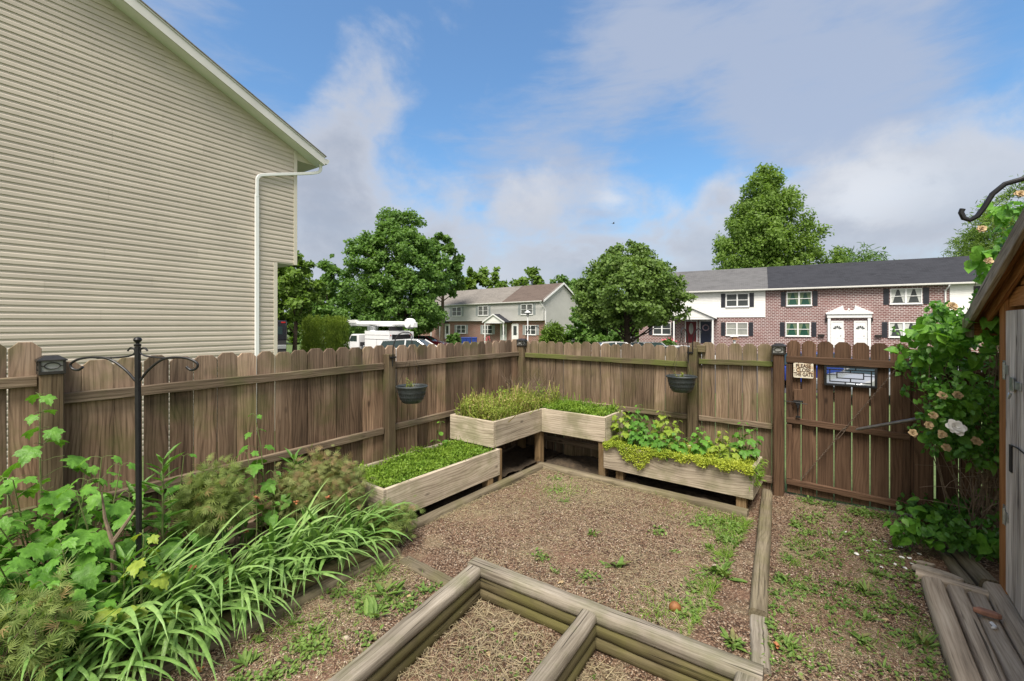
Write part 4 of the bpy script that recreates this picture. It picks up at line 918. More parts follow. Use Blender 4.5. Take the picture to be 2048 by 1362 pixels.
for i, (u, v, z, lb) in enumerate(((.78, 3.95, .62, 'withered orange daylily bloom on the tallest stalk'), (.95, 4.35, .40, 'withered orange daylily bloom among the blades'), (.62, 3.95, .36, 'withered orange bloom low beside the feathery shrub'), (1.0, 4.2, .28, 'withered orange daylily bloom near the timbers'), (.8, 3.7, .52, 'pinkish spent daylily bud on a thin stalk'), (.85, 3.5, .5, 'spent daylily bud in front of the browning shrub'))):
    bloom(W(u, v, z), 'orangepetal', .02, 80+i, lb, W(u-.02, v+.02, .08))
bloom(W(1.27, 4.42, .03), 'orangepetal', .022, 90, 'orange fallen bloom lying on the gravel near the daylilies'); bloom(W(3.52, 2.45, .015), 'orangepetal', .02, 91, 'orange fallen bloom lying beside the dividing timber')

# ground cover in the boxes
def in_rect(n, u0, u1, v0, v1, g): return g.uniform(u0, u1, n), g.uniform(v0, v1, n)
def cover(name, label, u0, u1, v0, v1, z, hgt, n, mat, seed, lsize=.022, edge=.0):
    g = np.random.default_rng(seed); u, v = in_rect(n, u0, u1, v0, v1, g)
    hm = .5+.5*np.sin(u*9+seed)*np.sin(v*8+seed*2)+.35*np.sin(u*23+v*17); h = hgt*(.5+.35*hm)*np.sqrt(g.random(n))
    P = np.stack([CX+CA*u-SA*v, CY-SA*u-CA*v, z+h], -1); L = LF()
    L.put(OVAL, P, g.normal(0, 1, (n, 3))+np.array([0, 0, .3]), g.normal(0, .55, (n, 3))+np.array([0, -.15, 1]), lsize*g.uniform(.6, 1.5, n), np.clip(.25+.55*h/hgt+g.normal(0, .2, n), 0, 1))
    m = n//9; j = g.integers(0, n, m); Pj = P[j]-np.array([0, 0, 1])*h[j][:, None]
    L.put(BLADE, Pj, g.normal(0, .25, (m, 3))+np.array([0, 0, 1]), g.normal(0, 1, (m, 3)), (h[j]+.03)*g.uniform(.9, 1.5, m), g.uniform(.3, 1, m))
    return tag(L.build(name, mat, origin=W((u0+u1)/2, (v0+v1)/2, z)), label, 'ground cover', kind='stuff')
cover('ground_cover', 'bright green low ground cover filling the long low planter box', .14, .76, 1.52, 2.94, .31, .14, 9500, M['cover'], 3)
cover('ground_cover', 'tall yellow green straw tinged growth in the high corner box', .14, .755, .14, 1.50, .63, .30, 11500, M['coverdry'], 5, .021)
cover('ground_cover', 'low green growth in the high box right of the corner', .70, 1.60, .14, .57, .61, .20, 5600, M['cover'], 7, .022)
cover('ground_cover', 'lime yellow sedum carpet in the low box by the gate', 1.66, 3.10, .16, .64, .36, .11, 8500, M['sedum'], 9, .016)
# sedum hanging over the front board
g = np.random.default_rng(77); L = LF()
uu = g.uniform(1.64, 3.13, 7500); dip = .03+.13*np.clip(np.sin(uu*7.5-1.1), 0, 1)*np.clip((2.75-uu)*1.6, .05, 1)+.02*np.sin(uu*31); s_ = g.random(7500)
vv = .63+.055*np.sqrt(s_)+g.normal(0, .012, 7500); zz = .44-dip*s_*1.25+g.normal(0, .012, 7500); vv = np.where(zz < .41, np.maximum(vv, .662), vv)
L.put(OVAL, np.stack([CX+CA*uu-SA*vv, CY-SA*uu-CA*vv, zz], -1), g.normal(0, 1, (7500, 3)), g.normal(0, .6, (7500, 3))+np.array([-.3, -.5, .6]), .016*g.uniform(.6, 1.4, 7500), np.clip(.55+.3*np.sin(uu*13)+g.normal(0, .25, 7500), 0, 1))
tag(L.build('trailing_sedum', M['sedum'], origin=W(2.4, .66, .4)), 'yellow green sedum trailing over the front of the low box by the gate', 'ground cover', kind='stuff')
g = np.random.default_rng(78); L = LF(); n = 260; uu = g.uniform(3.08, 3.16, n); vv = g.uniform(.2, .7, n); zz = .43-g.random(n)*.16
L.put(LANCE, np.stack([CX+CA*uu-SA*vv, CY-SA*uu-CA*vv, zz], -1), g.normal(0, .5, (n, 3))+np.array([.5, -.4, -.3]), g.normal(0, .5, (n, 3))+np.array([0, 0, 1]), .05*g.uniform(.6, 1.3, n)); tag(L.build('trailing_sedum', M['cover'], origin=W(3.12, .5, .4)), 'thin trailing sprigs hanging over the right end of the sedum box', 'ground cover', kind='stuff')
# maple seedlings in the sedum box
sd = [(1.74, .42, .80, 'leftmost'), (1.95, .40, .84, ''), (2.10, .45, .70, ''), (2.28, .40, .76, ''), (2.42, .5, .62, ''), (2.62, .38, .68, ''), (2.78, .35, .66, ''), (3.0, .3, .76, ''), (1.85, .3, .74, ''), (2.18, .3, .78, ''), (1.98, .52, .62, ''), (2.32, .55, .58, ''), (2.88, .42, .56, '')]
for i, (u, v, z, q) in enumerate(sd):
    sapling('maple_seedling', 'lobed maple seedling growing out of the lime sedum in the low box', W(u, v, .36), [(W(u+random.uniform(-.03, .03), v, z), 7), (W(u+random.uniform(-.09, .09), v+.06, z-.1), 5), (W(u+random.uniform(-.09, .09), v-.03, z-.05), 5)], M['maple'] if i % 3 else M['maplelime'], .088, 100+i, group='maple seedlings in the sedum box')
mb = MB(); rs = random.Random(5)
for k in range(70):
    a = W(rs.uniform(.15, .75), rs.uniform(.12, .6), .62); b = a+Vector((rs.uniform(-.22, .28), rs.uniform(-.1, .15), rs.uniform(.25, .52))); stem_tube(mb, a, b, .0028, .001, .1)
    for q in range(3): p = a.lerp(b, rs.uniform(.4, .9)); stem_tube(mb, p, p+Vector((rs.uniform(-.1, .1), rs.uniform(-.08, .08), rs.uniform(.04, .14))), .0015, .0007, .1, 3)
tag(mb.build('dry_twig_bush', M['twig'], origin=W(.4, .35, .62)), 'bare brown twiggy bush in the corner of the high box', 'dead plant')
for i, (u, v, z, h) in enumerate(((.35, .9, .63, .34), (.55, .35, .63, .36), (.3, 1.25, .63, .26))):
    sapling('weedy_sprig', ('tall leafy sprig standing in the middle of the high corner box', 'leafy sprig by the twiggy bush in the high corner box', 'small leafy sprig at the near end of the high corner box')[i], W(u, v, z), [(W(u, v, z+h), 9), (W(u+.05, v-.04, z+h*.8), 7)], M['cover'], .045, 130+i, cat='plant', leaf=OVAL)
sapling('weedy_sprig', 'broad leaved sprig squeezed between the fence and the high corner box', W(.06, 1.72, .1), [(W(.07, 1.66, .62), 4), (W(.06, 1.74, .42), 3)], M['vine'], .075, 140, cat='plant', leaf=ROUND)

# climbing rose by the gate: foliage in hanging masses, stems, blooms
rose = thing('climbing_rose', 'big climbing rose and vine between the gate and the shed', 'climbing plant', W(4.6, .45, .05))
g = np.random.default_rng(91); L = LF(); Lb = LF(); mb = MB()
ms = []
for k in range(165):
    z = .74+1.14*g.random()**.85; ul = np.interp(z, [.74, .9, 1.1, 1.37, 1.6, 1.88], [4.44, 4.37, 4.31, 4.2, 4.19, 4.30])
    ms.append((ul+.06+(5.05-ul)*g.random()**1.25, .42+g.uniform(-.36, .38), z, g.uniform(.07, .15)))
for k in range(66): q = g.random(); ms.append((4.16+.72*q, .34+g.uniform(-.36, .42), .08+.36*g.random()*(.45+.55*q), g.uniform(.06, .11)))
for q in ((4.24, .95, .07), (4.28, 1.02, .08), (4.3, .9, .07), (4.34, .86, .09), (4.36, 1.0, .1), (4.4, .92, .1), (4.3, 1.12, .09), (4.42, .82, .09), (4.5, .85, .1), (4.6, .8, .1), (4.44, 1.02, .11), (4.55, .95, .11)): ms.append((q[0], .62+g.uniform(-.12, .1), q[1], q[2]))
for k in range(13): ms.append((4.14+.12*g.random(), .2+.3*g.random(), 1.2+.5*g.random(), .045))
for k in range(64): z = 1.95+.72*g.random(); ul = 4.60+max(0, z-2.25)*.45; ms.append((ul+.75*g.random()**1.4, .22+.3*g.random(), z, .075))
for u, v, z, r in ms:
    n = int(34*(r/.12)**1.6); c = np.array(W(u, v, z)); d = norm(g.normal(0, 1, (n, 3)))*(g.random((n, 1))**.5)*r
    P = c+d; ov_ = norm(d)*.5+np.array([-.25, -.55, .45])+g.normal(0, .45, (n, 3))
    big = g.random() < (.5 if z > 1.35 else .22)
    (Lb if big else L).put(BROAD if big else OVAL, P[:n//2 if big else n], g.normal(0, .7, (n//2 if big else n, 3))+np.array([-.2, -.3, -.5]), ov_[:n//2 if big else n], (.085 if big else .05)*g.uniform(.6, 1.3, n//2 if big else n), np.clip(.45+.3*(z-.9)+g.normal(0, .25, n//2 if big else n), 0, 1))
Lb.put(BROAD, np.array([W(4.46+g.uniform(-.1, .12), .62+g.uniform(-.05, .1), 1.2+g.uniform(-.07, .1)) for _ in range(16)]), g.normal(0, .6, (16, 3))+np.array([-.1, -.2, -.6]), g.normal(0, .3, (16, 3))+np.array([-.2, -.6, .6]), .105, g.uniform(.7, 1, 16))
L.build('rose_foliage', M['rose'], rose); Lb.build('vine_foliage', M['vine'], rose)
rs = random.Random(8)
for u, v, z, r in ms[:200:4]+ms[230::4]:
    a = W(4.7+rs.uniform(-.2, .2), .2+rs.uniform(-.12, .1), .02); stem_tube(mb, a, W(u, v-.05, z), .005, .002, .1)
for k in range(26):
    a = W(4.55+rs.uniform(-.1, .25), .55+rs.uniform(-.2, .2), .5+rs.uniform(-.12, .2)); stem_tube(mb, a, a+Vector((rs.uniform(-.45, .2), rs.uniform(-.2, .1), rs.uniform(-.12, .16))), .003, .001, .15)
mb.build('cane', M['twig'], rose)
def rosebloom(p, mat, r, seed, parent):
    rs = random.Random(seed); L = LF()
    for ring, (n, el, s) in enumerate(((6, .1, 1.), (6, .7, .85), (5, 1.5, .65), (4, 3., .45))):
        for k in range(n):
            a = k*6.283/n+ring*.5; o = Vector((math.cos(a), math.sin(a), 0)); f = Vector((-.3, -.8, .4)).normalized(); ex = f.orthogonal().normalized(); ey = f.cross(ex)
            dd_ = ex*o.x+ey*o.y+f*el*.6; L.put(ROUND, [p], dd_, f*1-(ex*o.x+ey*o.y)*.6, r*s*1.1*rs.uniform(.85, 1.2))
    return L.build('bloom', M[mat], parent)
def dir_at(px, py, v=None, u=None):                       # point on a yard plane along a sight line
    k = (px-1024)/880
    if v is not None: u = (k*(CY-CA*v)-CX+SA*v)/(CA+k*SA)
    else: v = (CX+CA*u-k*(CY-SA*u))/(SA-k*CA)
    p = W(u, v); p.z = H-(py-649)*p.y/880; return p
tag(rosebloom(dir_at(1911, 854, v=.92), 'petal', .05, 1, rose), 'white open rose')
for i, (px, py) in enumerate(((1885, 791), (1915, 790), (1866, 830), (1857, 850), (1825, 866), (1884, 869), (1893, 895), (1953, 882), (1905, 612))):
    tag(rosebloom(dir_at(px, py, v=.84), 'deadpetal', .026 if py > 640 else .03, 10+i, rose), 'withered tan rose')
for i, (px, py) in enumerate(((1963, 458), (1977, 522), (2040, 388))): tag(rosebloom(dir_at(px, py, v=.56), 'deadpetal', .028, 30+i, rose), 'withered tan rose')
# rose and vine leaves lying over the shed roof
# ---------------------------------------------------------------- weeds, clippings, petals
def rosette(name, label, u, v, r, n, seed, mat='weed', up=.45, group='weeds rooted in the gravel', tpl=LANCE):
    rs = random.Random(seed); base = W(u, v, yard_z(u, v)); L = LF()
    for k in range(n):
        a = rs.uniform(0, 6.283); e = rs.uniform(.05, up*2.2)
        L.put(tpl, [base+Vector((rs.gauss(0, r*.22), rs.gauss(0, r*.22), .004))], (math.cos(a), math.sin(a), e), (-math.cos(a)*e, -math.sin(a)*e, 1), r*rs.uniform(.35, 1.25))
    return tag(L.build(name, M[mat], origin=base), label, 'weed', group)
WIDE = (LANCE[0]*np.array([1.6, 1, 1]), LANCE[1])
rosette('dandelion', 'tall dandelion plant beside the dividing timber', 3.12, 1.88, .13, 26, 1, up=.7, group=None, tpl=WIDE); rosette('dandelion', 'flattened pale dandelion in the middle of the gravel square', 2.50, 2.22, .1, 12, 2, up=.3, group=None, tpl=WIDE); rosette('dandelion', 'leafy dandelion between the daylilies and the stacked bed', 1.46, 3.42, .11, 22, 3, group=None, tpl=WIDE)
rosette('dandelion', 'dandelion beside the left arm of the stacked bed', 1.58, 3.62, .10, 22, 4, group=None, tpl=WIDE)
wl = [(1.35,3.7),(1.28,3.95),(1.45,3.9),(1.55,4.05),(1.2,3.3),(1.4,4.25),(1.25,4.1),(1.62,3.25),(1.15,3.6),(1.5,4.35),(3.05,1.35),(3.0,.95),(2.85,.92),(3.1,1.1),(2.95,1.55),(3.2,2.3),(3.3,2.55),(2.2,2.55),(2.75,1.75),(1.6,1.45),(1.2,1.0),(2.1,1.9),
      (3.55,1.25),(3.5,1.7),(3.55,2.05),(3.7,.75),(3.85,.95),(3.95,1.25),(3.65,1.15),(3.9,1.55),(3.78,1.5),(4.0,.8),(3.62,1.55),(3.75,1.85),(3.93,1.85),(4.05,1.5),(3.85,2.1),(3.68,2.2),(4.05,2.0),(3.58,2.35),(4.1,1.2),(3.45,.6),(3.9,.5),(3.6,.35),(4.15,1.55),(4.12,1.9),(4.0,2.3)]
for i, (u, v) in enumerate(wl):
    rosette('gravel_weed', 'low green weed rooted in the gravel on the gate side of the dividing timber' if u > 3.4 else 'low green weed rooted in the gravel left of the dividing timber', u+random.uniform(-.03, .03), v+random.uniform(-.03, .03), random.uniform(.035, .085), random.randint(12, 30), 200+i, up=random.uniform(.3, .9), tpl=random.choice((LANCE, LANCE, WIDE)), group='weeds rooted in the gravel by the gate' if u > 3.4 else 'weeds rooted in the gravel square')
rosette('dandelion', 'dandelion growing on the cross timber of the step', 4.42, 1.10, .09, 14, 300, group=None, tpl=WIDE)
# fine grass and clover, thin clippings, twigs
g = np.random.default_rng(5)
def patchy(n, u0, u1, v0, v1, spots, spread):
    k = g.integers(0, len(spots), n); s = np.array(spots); r = s[k, 2]*spread
    return np.clip(s[k, 0]+g.normal(0, 1, n)*r, u0, u1), np.clip(s[k, 1]+g.normal(0, 1, n)*r, v0, v1)
def zyard(u, v):
    a = np.clip(np.round((u-us[0])/.025).astype(int), 0, len(us)-1); b = np.clip(np.round((v-vs_[0])/.025).astype(int), 0, len(vs_)-1); return Zy[b, a]
def strew(name, label, u, v, mat, l0, l1, w, lift, tilt, wave=True):
    n = len(u); P = np.stack([CX+CA*u-SA*v, CY-SA*u-CA*v, zyard(u, v)+lift*g.random(n)], -1)
    d = g.normal(0, 1, (n, 3)); d[:, 2] = np.abs(g.normal(0, tilt, n)); L = LF()
    tpl = (np.array([(-w,0,0),(w,0,0),(-w,.5,.06),(w,.5,.06),(-w*.5,1,-.02),(w*.5,1,-.02)]), np.array([(0,1,3,2),(2,3,5,4)]))
    L.put(tpl, P, d, g.normal(0, .4, (n, 3))+np.array([0, 0, 1]), g.uniform(l0, l1, n)); return tag(L.build(name, mat, origin=W(2, 2, 0)), label, 'ground litter', kind='stuff')
u, v = patchy(28000, .9, 3.1, .75, 2.75, [(1.5, 1.25, .33), (1.3, 1.0, .25), (1.4, 1.15, .3), (1.7, 1.1, .35), (2.0, .95, .3), (2.6, .95, .3), (2.9, 1.15, .25), (1.3, 1.8, .3), (2.3, 1.5, .7), (2.9, 1.9, .3), (2.6, 2.45, .3), (1.9, 2.4, .4), (3.0, 2.4, .2), (1.0, 2.2, .2)], 1.)
strew('grass_clippings', 'pale dry grass clippings scattered over the gravel square', u, v, M['straw'], .012, .055, .022, .008, .12)
u, v = g.uniform(1.75, 3.45, 7500), g.uniform(2.9, 4.3, 7500); k = in_bed(u, v); strew('grass_clippings', 'dense dry grass clippings lying in the sunken timber bed', u[k], v[k], M['straw'], .02, .09, .02, .025, .2)
u, v = patchy(10000, 3.42, 4.3, -.0, 3.2, [(3.6, .2, .2), (3.9, .35, .25), (4.2, .3, .2), (3.5, 1.2, .1), (3.55, 1.9, .1), (3.8, 1.2, .3), (3.8, 1.9, .35), (4.1, 2.2, .2), (3.6, 2.5, .2)], 1.); strew('grass_clippings', 'dry grass and debris scattered over the gate path', u, v, M['straw'], .01, .045, .025, .008, .12)
u, v = patchy(6000, 1.12, 1.8, 3.1, 4.6, [(1.35, 3.6, .25), (1.5, 4.1, .3), (1.25, 3.2, .2)], 1.); strew('grass_clippings', 'dry grass scattered between the daylilies and the stacked bed', u, v, M['straw'], .01, .05, .025, .008, .12)
u, v = patchy(2600, .9, 3.12, .75, 2.7, [(2.95, 1.0, .12), (3.05, 1.25, .09), (2.75, .95, .2), (3.05, .9, .08), (3.08, 1.6, .06), (1.45, 1.25, .16), (3.1, 2.1, .08), (2.95, 2.55, .12)], 1.); strew('short_grass', 'tufts of short green grass in the gravel square', u, v, M['grass'], .02, .07, .03, .004, .9)
u, v = patchy(1900, 3.4, 4.32, .02, 3.1, [(3.52, 1.0, .05), (3.5, 1.4, .05), (3.55, 1.75, .06), (3.7, .7, .12), (3.95, .9, .12), (3.8, .15, .25), (4.1, .2, .15), (3.65, 1.2, .1), (3.9, 1.3, .12), (3.7, 1.6, .12), (4.0, 1.6, .1), (3.75, 1.95, .1), (4.0, 2.05, .1), (3.6, 2.3, .12), (4.15, 1.75, .05), (4.1, 2.4, .1)], 1.); strew('short_grass', 'tufts of short green grass and clover on the gate path', u, v, M['grass'], .015, .055, .035, .004, .8)
u, v = patchy(900, 1.12, 1.8, 3.1, 4.6, [(1.4, 3.5, .1), (1.3, 4.0, .12), (1.5, 3.9, .1), (1.2, 3.3, .1)], 1.); strew('short_grass', 'thin green grass between the daylilies and the stacked bed', u, v, M['grass'], .02, .06, .03, .004, .8)
u, v = g.uniform(.85, 3.05, 260), g.uniform(.8, 2.6, 260); strew('fallen_twigs', 'thin brown twigs scattered over the gravel square', u, v, M['twig'], .04, .14, .02, .008, .05)
def clover(label, u, v, seed):
    n = len(u); P = np.stack([CX+CA*u-SA*v, CY-SA*u-CA*v, zyard(u, v)+.004+.022*g.random(n)], -1); L = LF()
    L.put(OVAL, P, g.normal(0, 1, (n, 3))*np.array([1, 1, .5]), g.normal(0, .4, (n, 3))+np.array([0, -.1, 1]), g.uniform(.012, .034, n)); return tag(L.build('low_weeds', M['weed'], origin=W(2, 2, 0)), label, 'ground cover', kind='stuff')
sp_ = [(3.5+.75*g.random(), .3+2.3*g.random(), .05+.08*g.random()) for _ in range(46)]+[(3.4+.8*g.random(), .05+.12*g.random(), .06) for _ in range(14)]+[(3.46, .6+2*g.random(), .04) for _ in range(12)]
u, v = patchy(3000, 3.42, 4.3, .03, 3.2, sp_, .6); clover('low spreading green weeds over the gate path', u, v, 1)
sp_ = [(3.0+.12*g.random(), .85+1.7*g.random(), .06) for _ in range(14)]+[(2.75+.3*g.random(), .85+.3*g.random(), .07) for _ in range(8)]+[(1.4, 1.25, .1), (1.2, .95, .1), (2.4, 2.5, .06), (2.0, 2.45, .05), (2.55, 1.5, .05)]
u, v = patchy(1700, .95, 3.12, .78, 2.7, sp_, .7); clover('low green weeds along the edge of the gravel square', u, v, 2)
sp_ = [(1.15+.6*g.random(), 3.2+1.2*g.random(), .05) for _ in range(18)]; u, v = patchy(1100, 1.14, 1.85, 3.1, 4.6, sp_, .7); clover('low green weeds between the daylilies and the stacked bed', u, v, 3)
u, v = g.uniform(2.0, 3.3, 500), g.uniform(3.0, 3.9, 500); k = in_bed(u, v); clover('sparse green weeds in the sunken bed', u[k], v[k], 4)
for i, (u, v, lb) in enumerate(((1.02, 2.0, 'tan dry leaf lying by the edging timber under the low planter box'), (1.75, 1.1, 'brown dry leaf lying at the back of the gravel square'), (2.3, 2.62, 'brown dry leaf lying beside the stacked timber bed'), (2.15, 3.25, 'curled brown leaf lying in the sunken timber bed'), (2.9, 3.15, 'tan leaf lying in the right part of the sunken bed'), (3.72, 1.72, 'brown leaf lying among the weeds of the gate path'), (4.0, 1.75, 'tan leaf lying near the step timbers'), (1.55, 3.35, 'dry leaf lying beside the half buried plank'))):
    L = LF(); o = W(u, v, yard_z(u, v)+.012); a = i*1.7; L.put(MAPLE, [o], (math.cos(a), math.sin(a), .12), (.2*math.sin(a), .2, 1), .045+.008*(i % 3)); tag(L.build('fallen_leaf', M['deadpetal'], origin=o), lb, 'leaf', 'dry leaves fallen in the yard')
# loose stones that stand proud of the gravel
n = 15000; u = np.concatenate([g.uniform(.9, 3.1, 9000), g.uniform(3.45, 4.25, 4000), g.uniform(1.15, 1.8, 2000)]); v = np.concatenate([g.uniform(.8, 2.75, 9000), g.uniform(.1, 3.2, 4000), g.uniform(3.15, 4.6, 2000)])
oc = np.array([(1,0,0),(-1,0,0),(0,1,0),(0,-1,0),(0,0,.7),(0,0,-.7)], float); of = np.array([(0,2,4),(2,1,4),(1,3,4),(3,0,4),(2,0,5),(1,2,5),(3,1,5),(0,3,5)])
L = LF(); P = np.stack([CX+CA*u-SA*v, CY-SA*u-CA*v, zyard(u, v)+.001], -1); L.put((oc, of), P, g.normal(0, 1, (n, 3)), g.normal(0, .5, (n, 3))+np.array([0, 0, 1]), g.uniform(.003, .0075, n))
m, nt_, b_ = newmat('loose gravel stones'); nt_.links.new(ramp(nt_, attr(nt_, 'tint', 'Fac'), [(0, (.085,.047,.03)), (.3, (.19,.112,.07)), (.6, (.31,.205,.138)), (.85, (.43,.32,.235)), (1, (.6,.51,.42))]), b_.inputs['Base Color']); b_.inputs['Roughness'].default_value = .85; M['loose'] = m
tag(L.build('gravel', m, origin=W(2, 2, 0)), 'loose reddish pea gravel over the yard', 'gravel', kind='stuff')
pet = [(3.98, .62), (4.05, .55), (4.1, .7), (4.18, .78), (4.12, .82), (4.2, .9), (4.24, .82), (4.02, .9), (3.95, .85), (4.08, .98), (4.15, 1.02), (4.22, 1.0), (3.88, .98), (4.0, 1.08), (4.26, .68), (3.8, .6), (3.72, .68), (4.1, .45), (4.2, .5), (4.16, .6)]
p0 = None
for i, (u, v) in enumerate(pet):
    if p0 is None:
        L = LF(); o = W(u, v, yard_z(u, v)+.006); L.put(ROUND, [o], (.6, .4, .05), (0, 0, 1), .034); p0 = tag(L.build('fallen_petal', M['petal'], origin=o), 'white rose petal fallen on the gravel by the mossy timber', 'petal', 'white petals fallen on the gate path')
    else:
        c = p0.copy(); COL.objects.link(c); c.location = W(u, v, yard_z(u, v)+.006); c.rotation_euler = (random.uniform(-.2, .2), random.uniform(-.2, .2), random.uniform(0, 6)); s = random.uniform(.6, 1.1); c.scale = (s, s, s)
# ---------------------------------------------------------------- beige house on the left
WD = Vector((.545, .838, 0)).normalized(); WN = Vector((WD.y, -WD.x, 0))       # along its gable wall, and out of it
WO = Vector((-5.82, 9.08, 0))
def hw(t, n, z): return WO+WD*t+WN*n+ZD*z
T1, T0 = 1.43, .965                       # corner of the upper floor, corner of the ground floor
def rakez(t): return 5.80+.437*(T1-t)     # underside of the rake soffit along the wall
hb = thing('siding_house', 'big beige vinyl sided house filling the left side of the view, with a white downspout', 'house', hw(0, -4, 0))
mb = MB(); z = -.8; e = .1016; zo = 3.165; c_ = 0
while z < 12.2:
    z1 = z+e
    tr = (T0 if z1 <= zo+.03 else T1)-.05
    if z1 > 5.80: tr = min(tr, T1-(z1-5.80)/.437)
    tl = -14.2
    zz = z
    zz1 = z1
    if tr < tl+.2: break
    tjs = [tl]; t_ = -13.8+((c_//2*1.37) % 3.4)
    while t_ < tr-.4: tjs.append(t_); t_ += 3.66
    tjs.append(tr)
    for i, (a, b) in enumerate(zip(tjs[:-1], tjs[1:])):
        d = .0012*(i % 2); tn = random.Random(c_//2*31+i).random()
        p = [(.0135+d, zz), (.0155+d, zz+.003), (.0145+d, zz+e*.52), (.0035+d, zz+e*.66), (.0005+d, zz1)]
        for (n0, q0), (n1, q1) in zip(p[:-1], p[1:]): mb.quad(hw(a, n0, q0), hw(b-.002, n0, q0), hw(b-.002, n1, q1), hw(a, n1, q1), tn)
        mb.quad(hw(a, .0, zz), hw(b, .0, zz), hw(b, .0135+d, zz), hw(a, .0135+d, zz))
    z = z1; c_ += 1
mb.add([hw(-14.2, 0, -.8), hw(T0, 0, -.8), hw(T0, 0, zo), hw(T1, 0, zo), hw(T1, 0, 5.8), hw(-14.2+.0, 0, 5.8+.437*(T1+14.2))], [(0, 1, 2, 3, 4, 5)])
mb.build('wall', M['siding'], hb)
def hbx(name, a, b, mat, **k):
    mb = MB(); mb.bx(a, b, hw); return mb.build(name, mat, hb, **k)
hbx('corner_trim', (T0-.07, .0, -.8), (T0+.012, .024, zo-.03), M['cream'], bevel=.003); hbx('corner_trim', (T1-.07, .0, zo-.03), (T1+.012, .024, 5.795), M['cream'], bevel=.003)
hbx('side_wall', (T0-.02, -9, -.8), (T0, -.001, zo), M['siding']); hbx('side_wall', (T1-.02, -9, zo), (T1, -.001, 5.8), M['siding'])
hbx('overhang_soffit', (T0, -9, zo-.03), (T1+.01, .0, zo-.001), M['cream'])
# rake: soffit, fascia, roof
ov = .30; ev = .52
mb = MB(); P = lambda t, n, dz=0: hw(t, n, rakez(t)+dz)
tp = -13.6
mb.quad(P(T1+ev, .0), P(tp, 0), P(tp, ov), P(T1+ev, ov))
t_ = T1+ev-.05
while t_ > tp:
    mb.add([P(t_, .0, -.001), P(t_, ov, -.001), P(t_-.012, ov, -.001), P(t_-.012, 0, -.001), P(t_, 0, .006), P(t_, ov, .006)], [(0, 1, 2, 3), (0, 4, 5, 1)]); t_ -= .15
mb.build('rake_soffit', M['white'], hb)
mb = MB()
for a, b, n0, n1 in ((-.01, .17, ov+.001, ov+.03), (.171, .20, ov+.001, ov+.045)):
    mb.add([P(T1+ev, n0, a), P(tp, n0, a), P(tp, n1, a), P(T1+ev, n1, a), P(T1+ev, n0, b), P(tp, n0, b), P(tp, n1, b), P(T1+ev, n1, b)], [(0,1,2,3), (4,7,6,5), (0,4,5,1), (2,6,7,3), (0,3,7,4), (1,5,6,2)])
mb.build('rake_fascia', M['gutter'], hb)
mb = MB(); vs = []; gs = []
for n in (-9, ov+.06):
    for t in (T1+ev+.03, tp): vs.append(P(t, n, .202)); gs.append((n, t*1.1, 0))
    for t in (T1+ev+.03, tp): vs.append(P(t, n, .222)); gs.append((n, t*1.1, 0))
mb.add(vs, [(0,1,5,4), (2,6,7,3), (0,4,6,2), (1,3,7,5), (4,5,7,6), (0,2,3,1)], gs); mb.build('roof', M['rooftaupe'], hb)
zE = rakez(T1+ev)
mb = MB(); mb.add([hw(T1-.01, -9, zE+.02), hw(T1+ev, -9, zE+.02), hw(T1+ev, -.001, zE+.02), hw(T1-.01, -.001, zE+.02), P(T1-.01, -.001, .0)], [(0, 1, 2, 3), (3, 2, 4)]); mb.build('eave_soffit', M['cream'], hb)
# gutter with its end cap
mb = MB(); pr = [(T1+ev+.002, zE+.03), (T1+ev+.07, zE+.03), (T1+ev+.115, zE+.09), (T1+ev+.125, zE+.15), (T1+ev+.002, zE+.15)]
vs = [hw(t, n, z) for n in (-9, ov+.03) for t, z in pr]; mb.add(vs, [(0,1,2,3,4), (9,8,7,6,5)]+[(k, 5+k, 5+(k+1) % 5, (k+1) % 5) for k in range(5)]); mb.build('gutter', M['gutter'], hb)
# downspout: from the gutter back to the wall, then straight down
mb = MB(); td = .515
pts = spline([hw(T1+ev-.02, .2, zE+.03), hw(T1+ev-.03, .19, zE-.12), hw(T1+ev-.14, .16, zE-.2), hw(T1+.0, .09, zE-.32), hw(td+.16, .06, 5.02), hw(td+.02, .055, 4.93), hw(td, .05, 4.78), hw(td, .05, 4.5)], 6)
mb.tube(pts, .045, 4, flat=.75); mb.build('downspout_elbow', M['white'], hb, bevel=.008)
mb = MB(); mb.bx((td-.04, .018, -.7), (td+.04, .07, 4.56), hw); mb.build('downspout', M['white'], hb, bevel=.008)

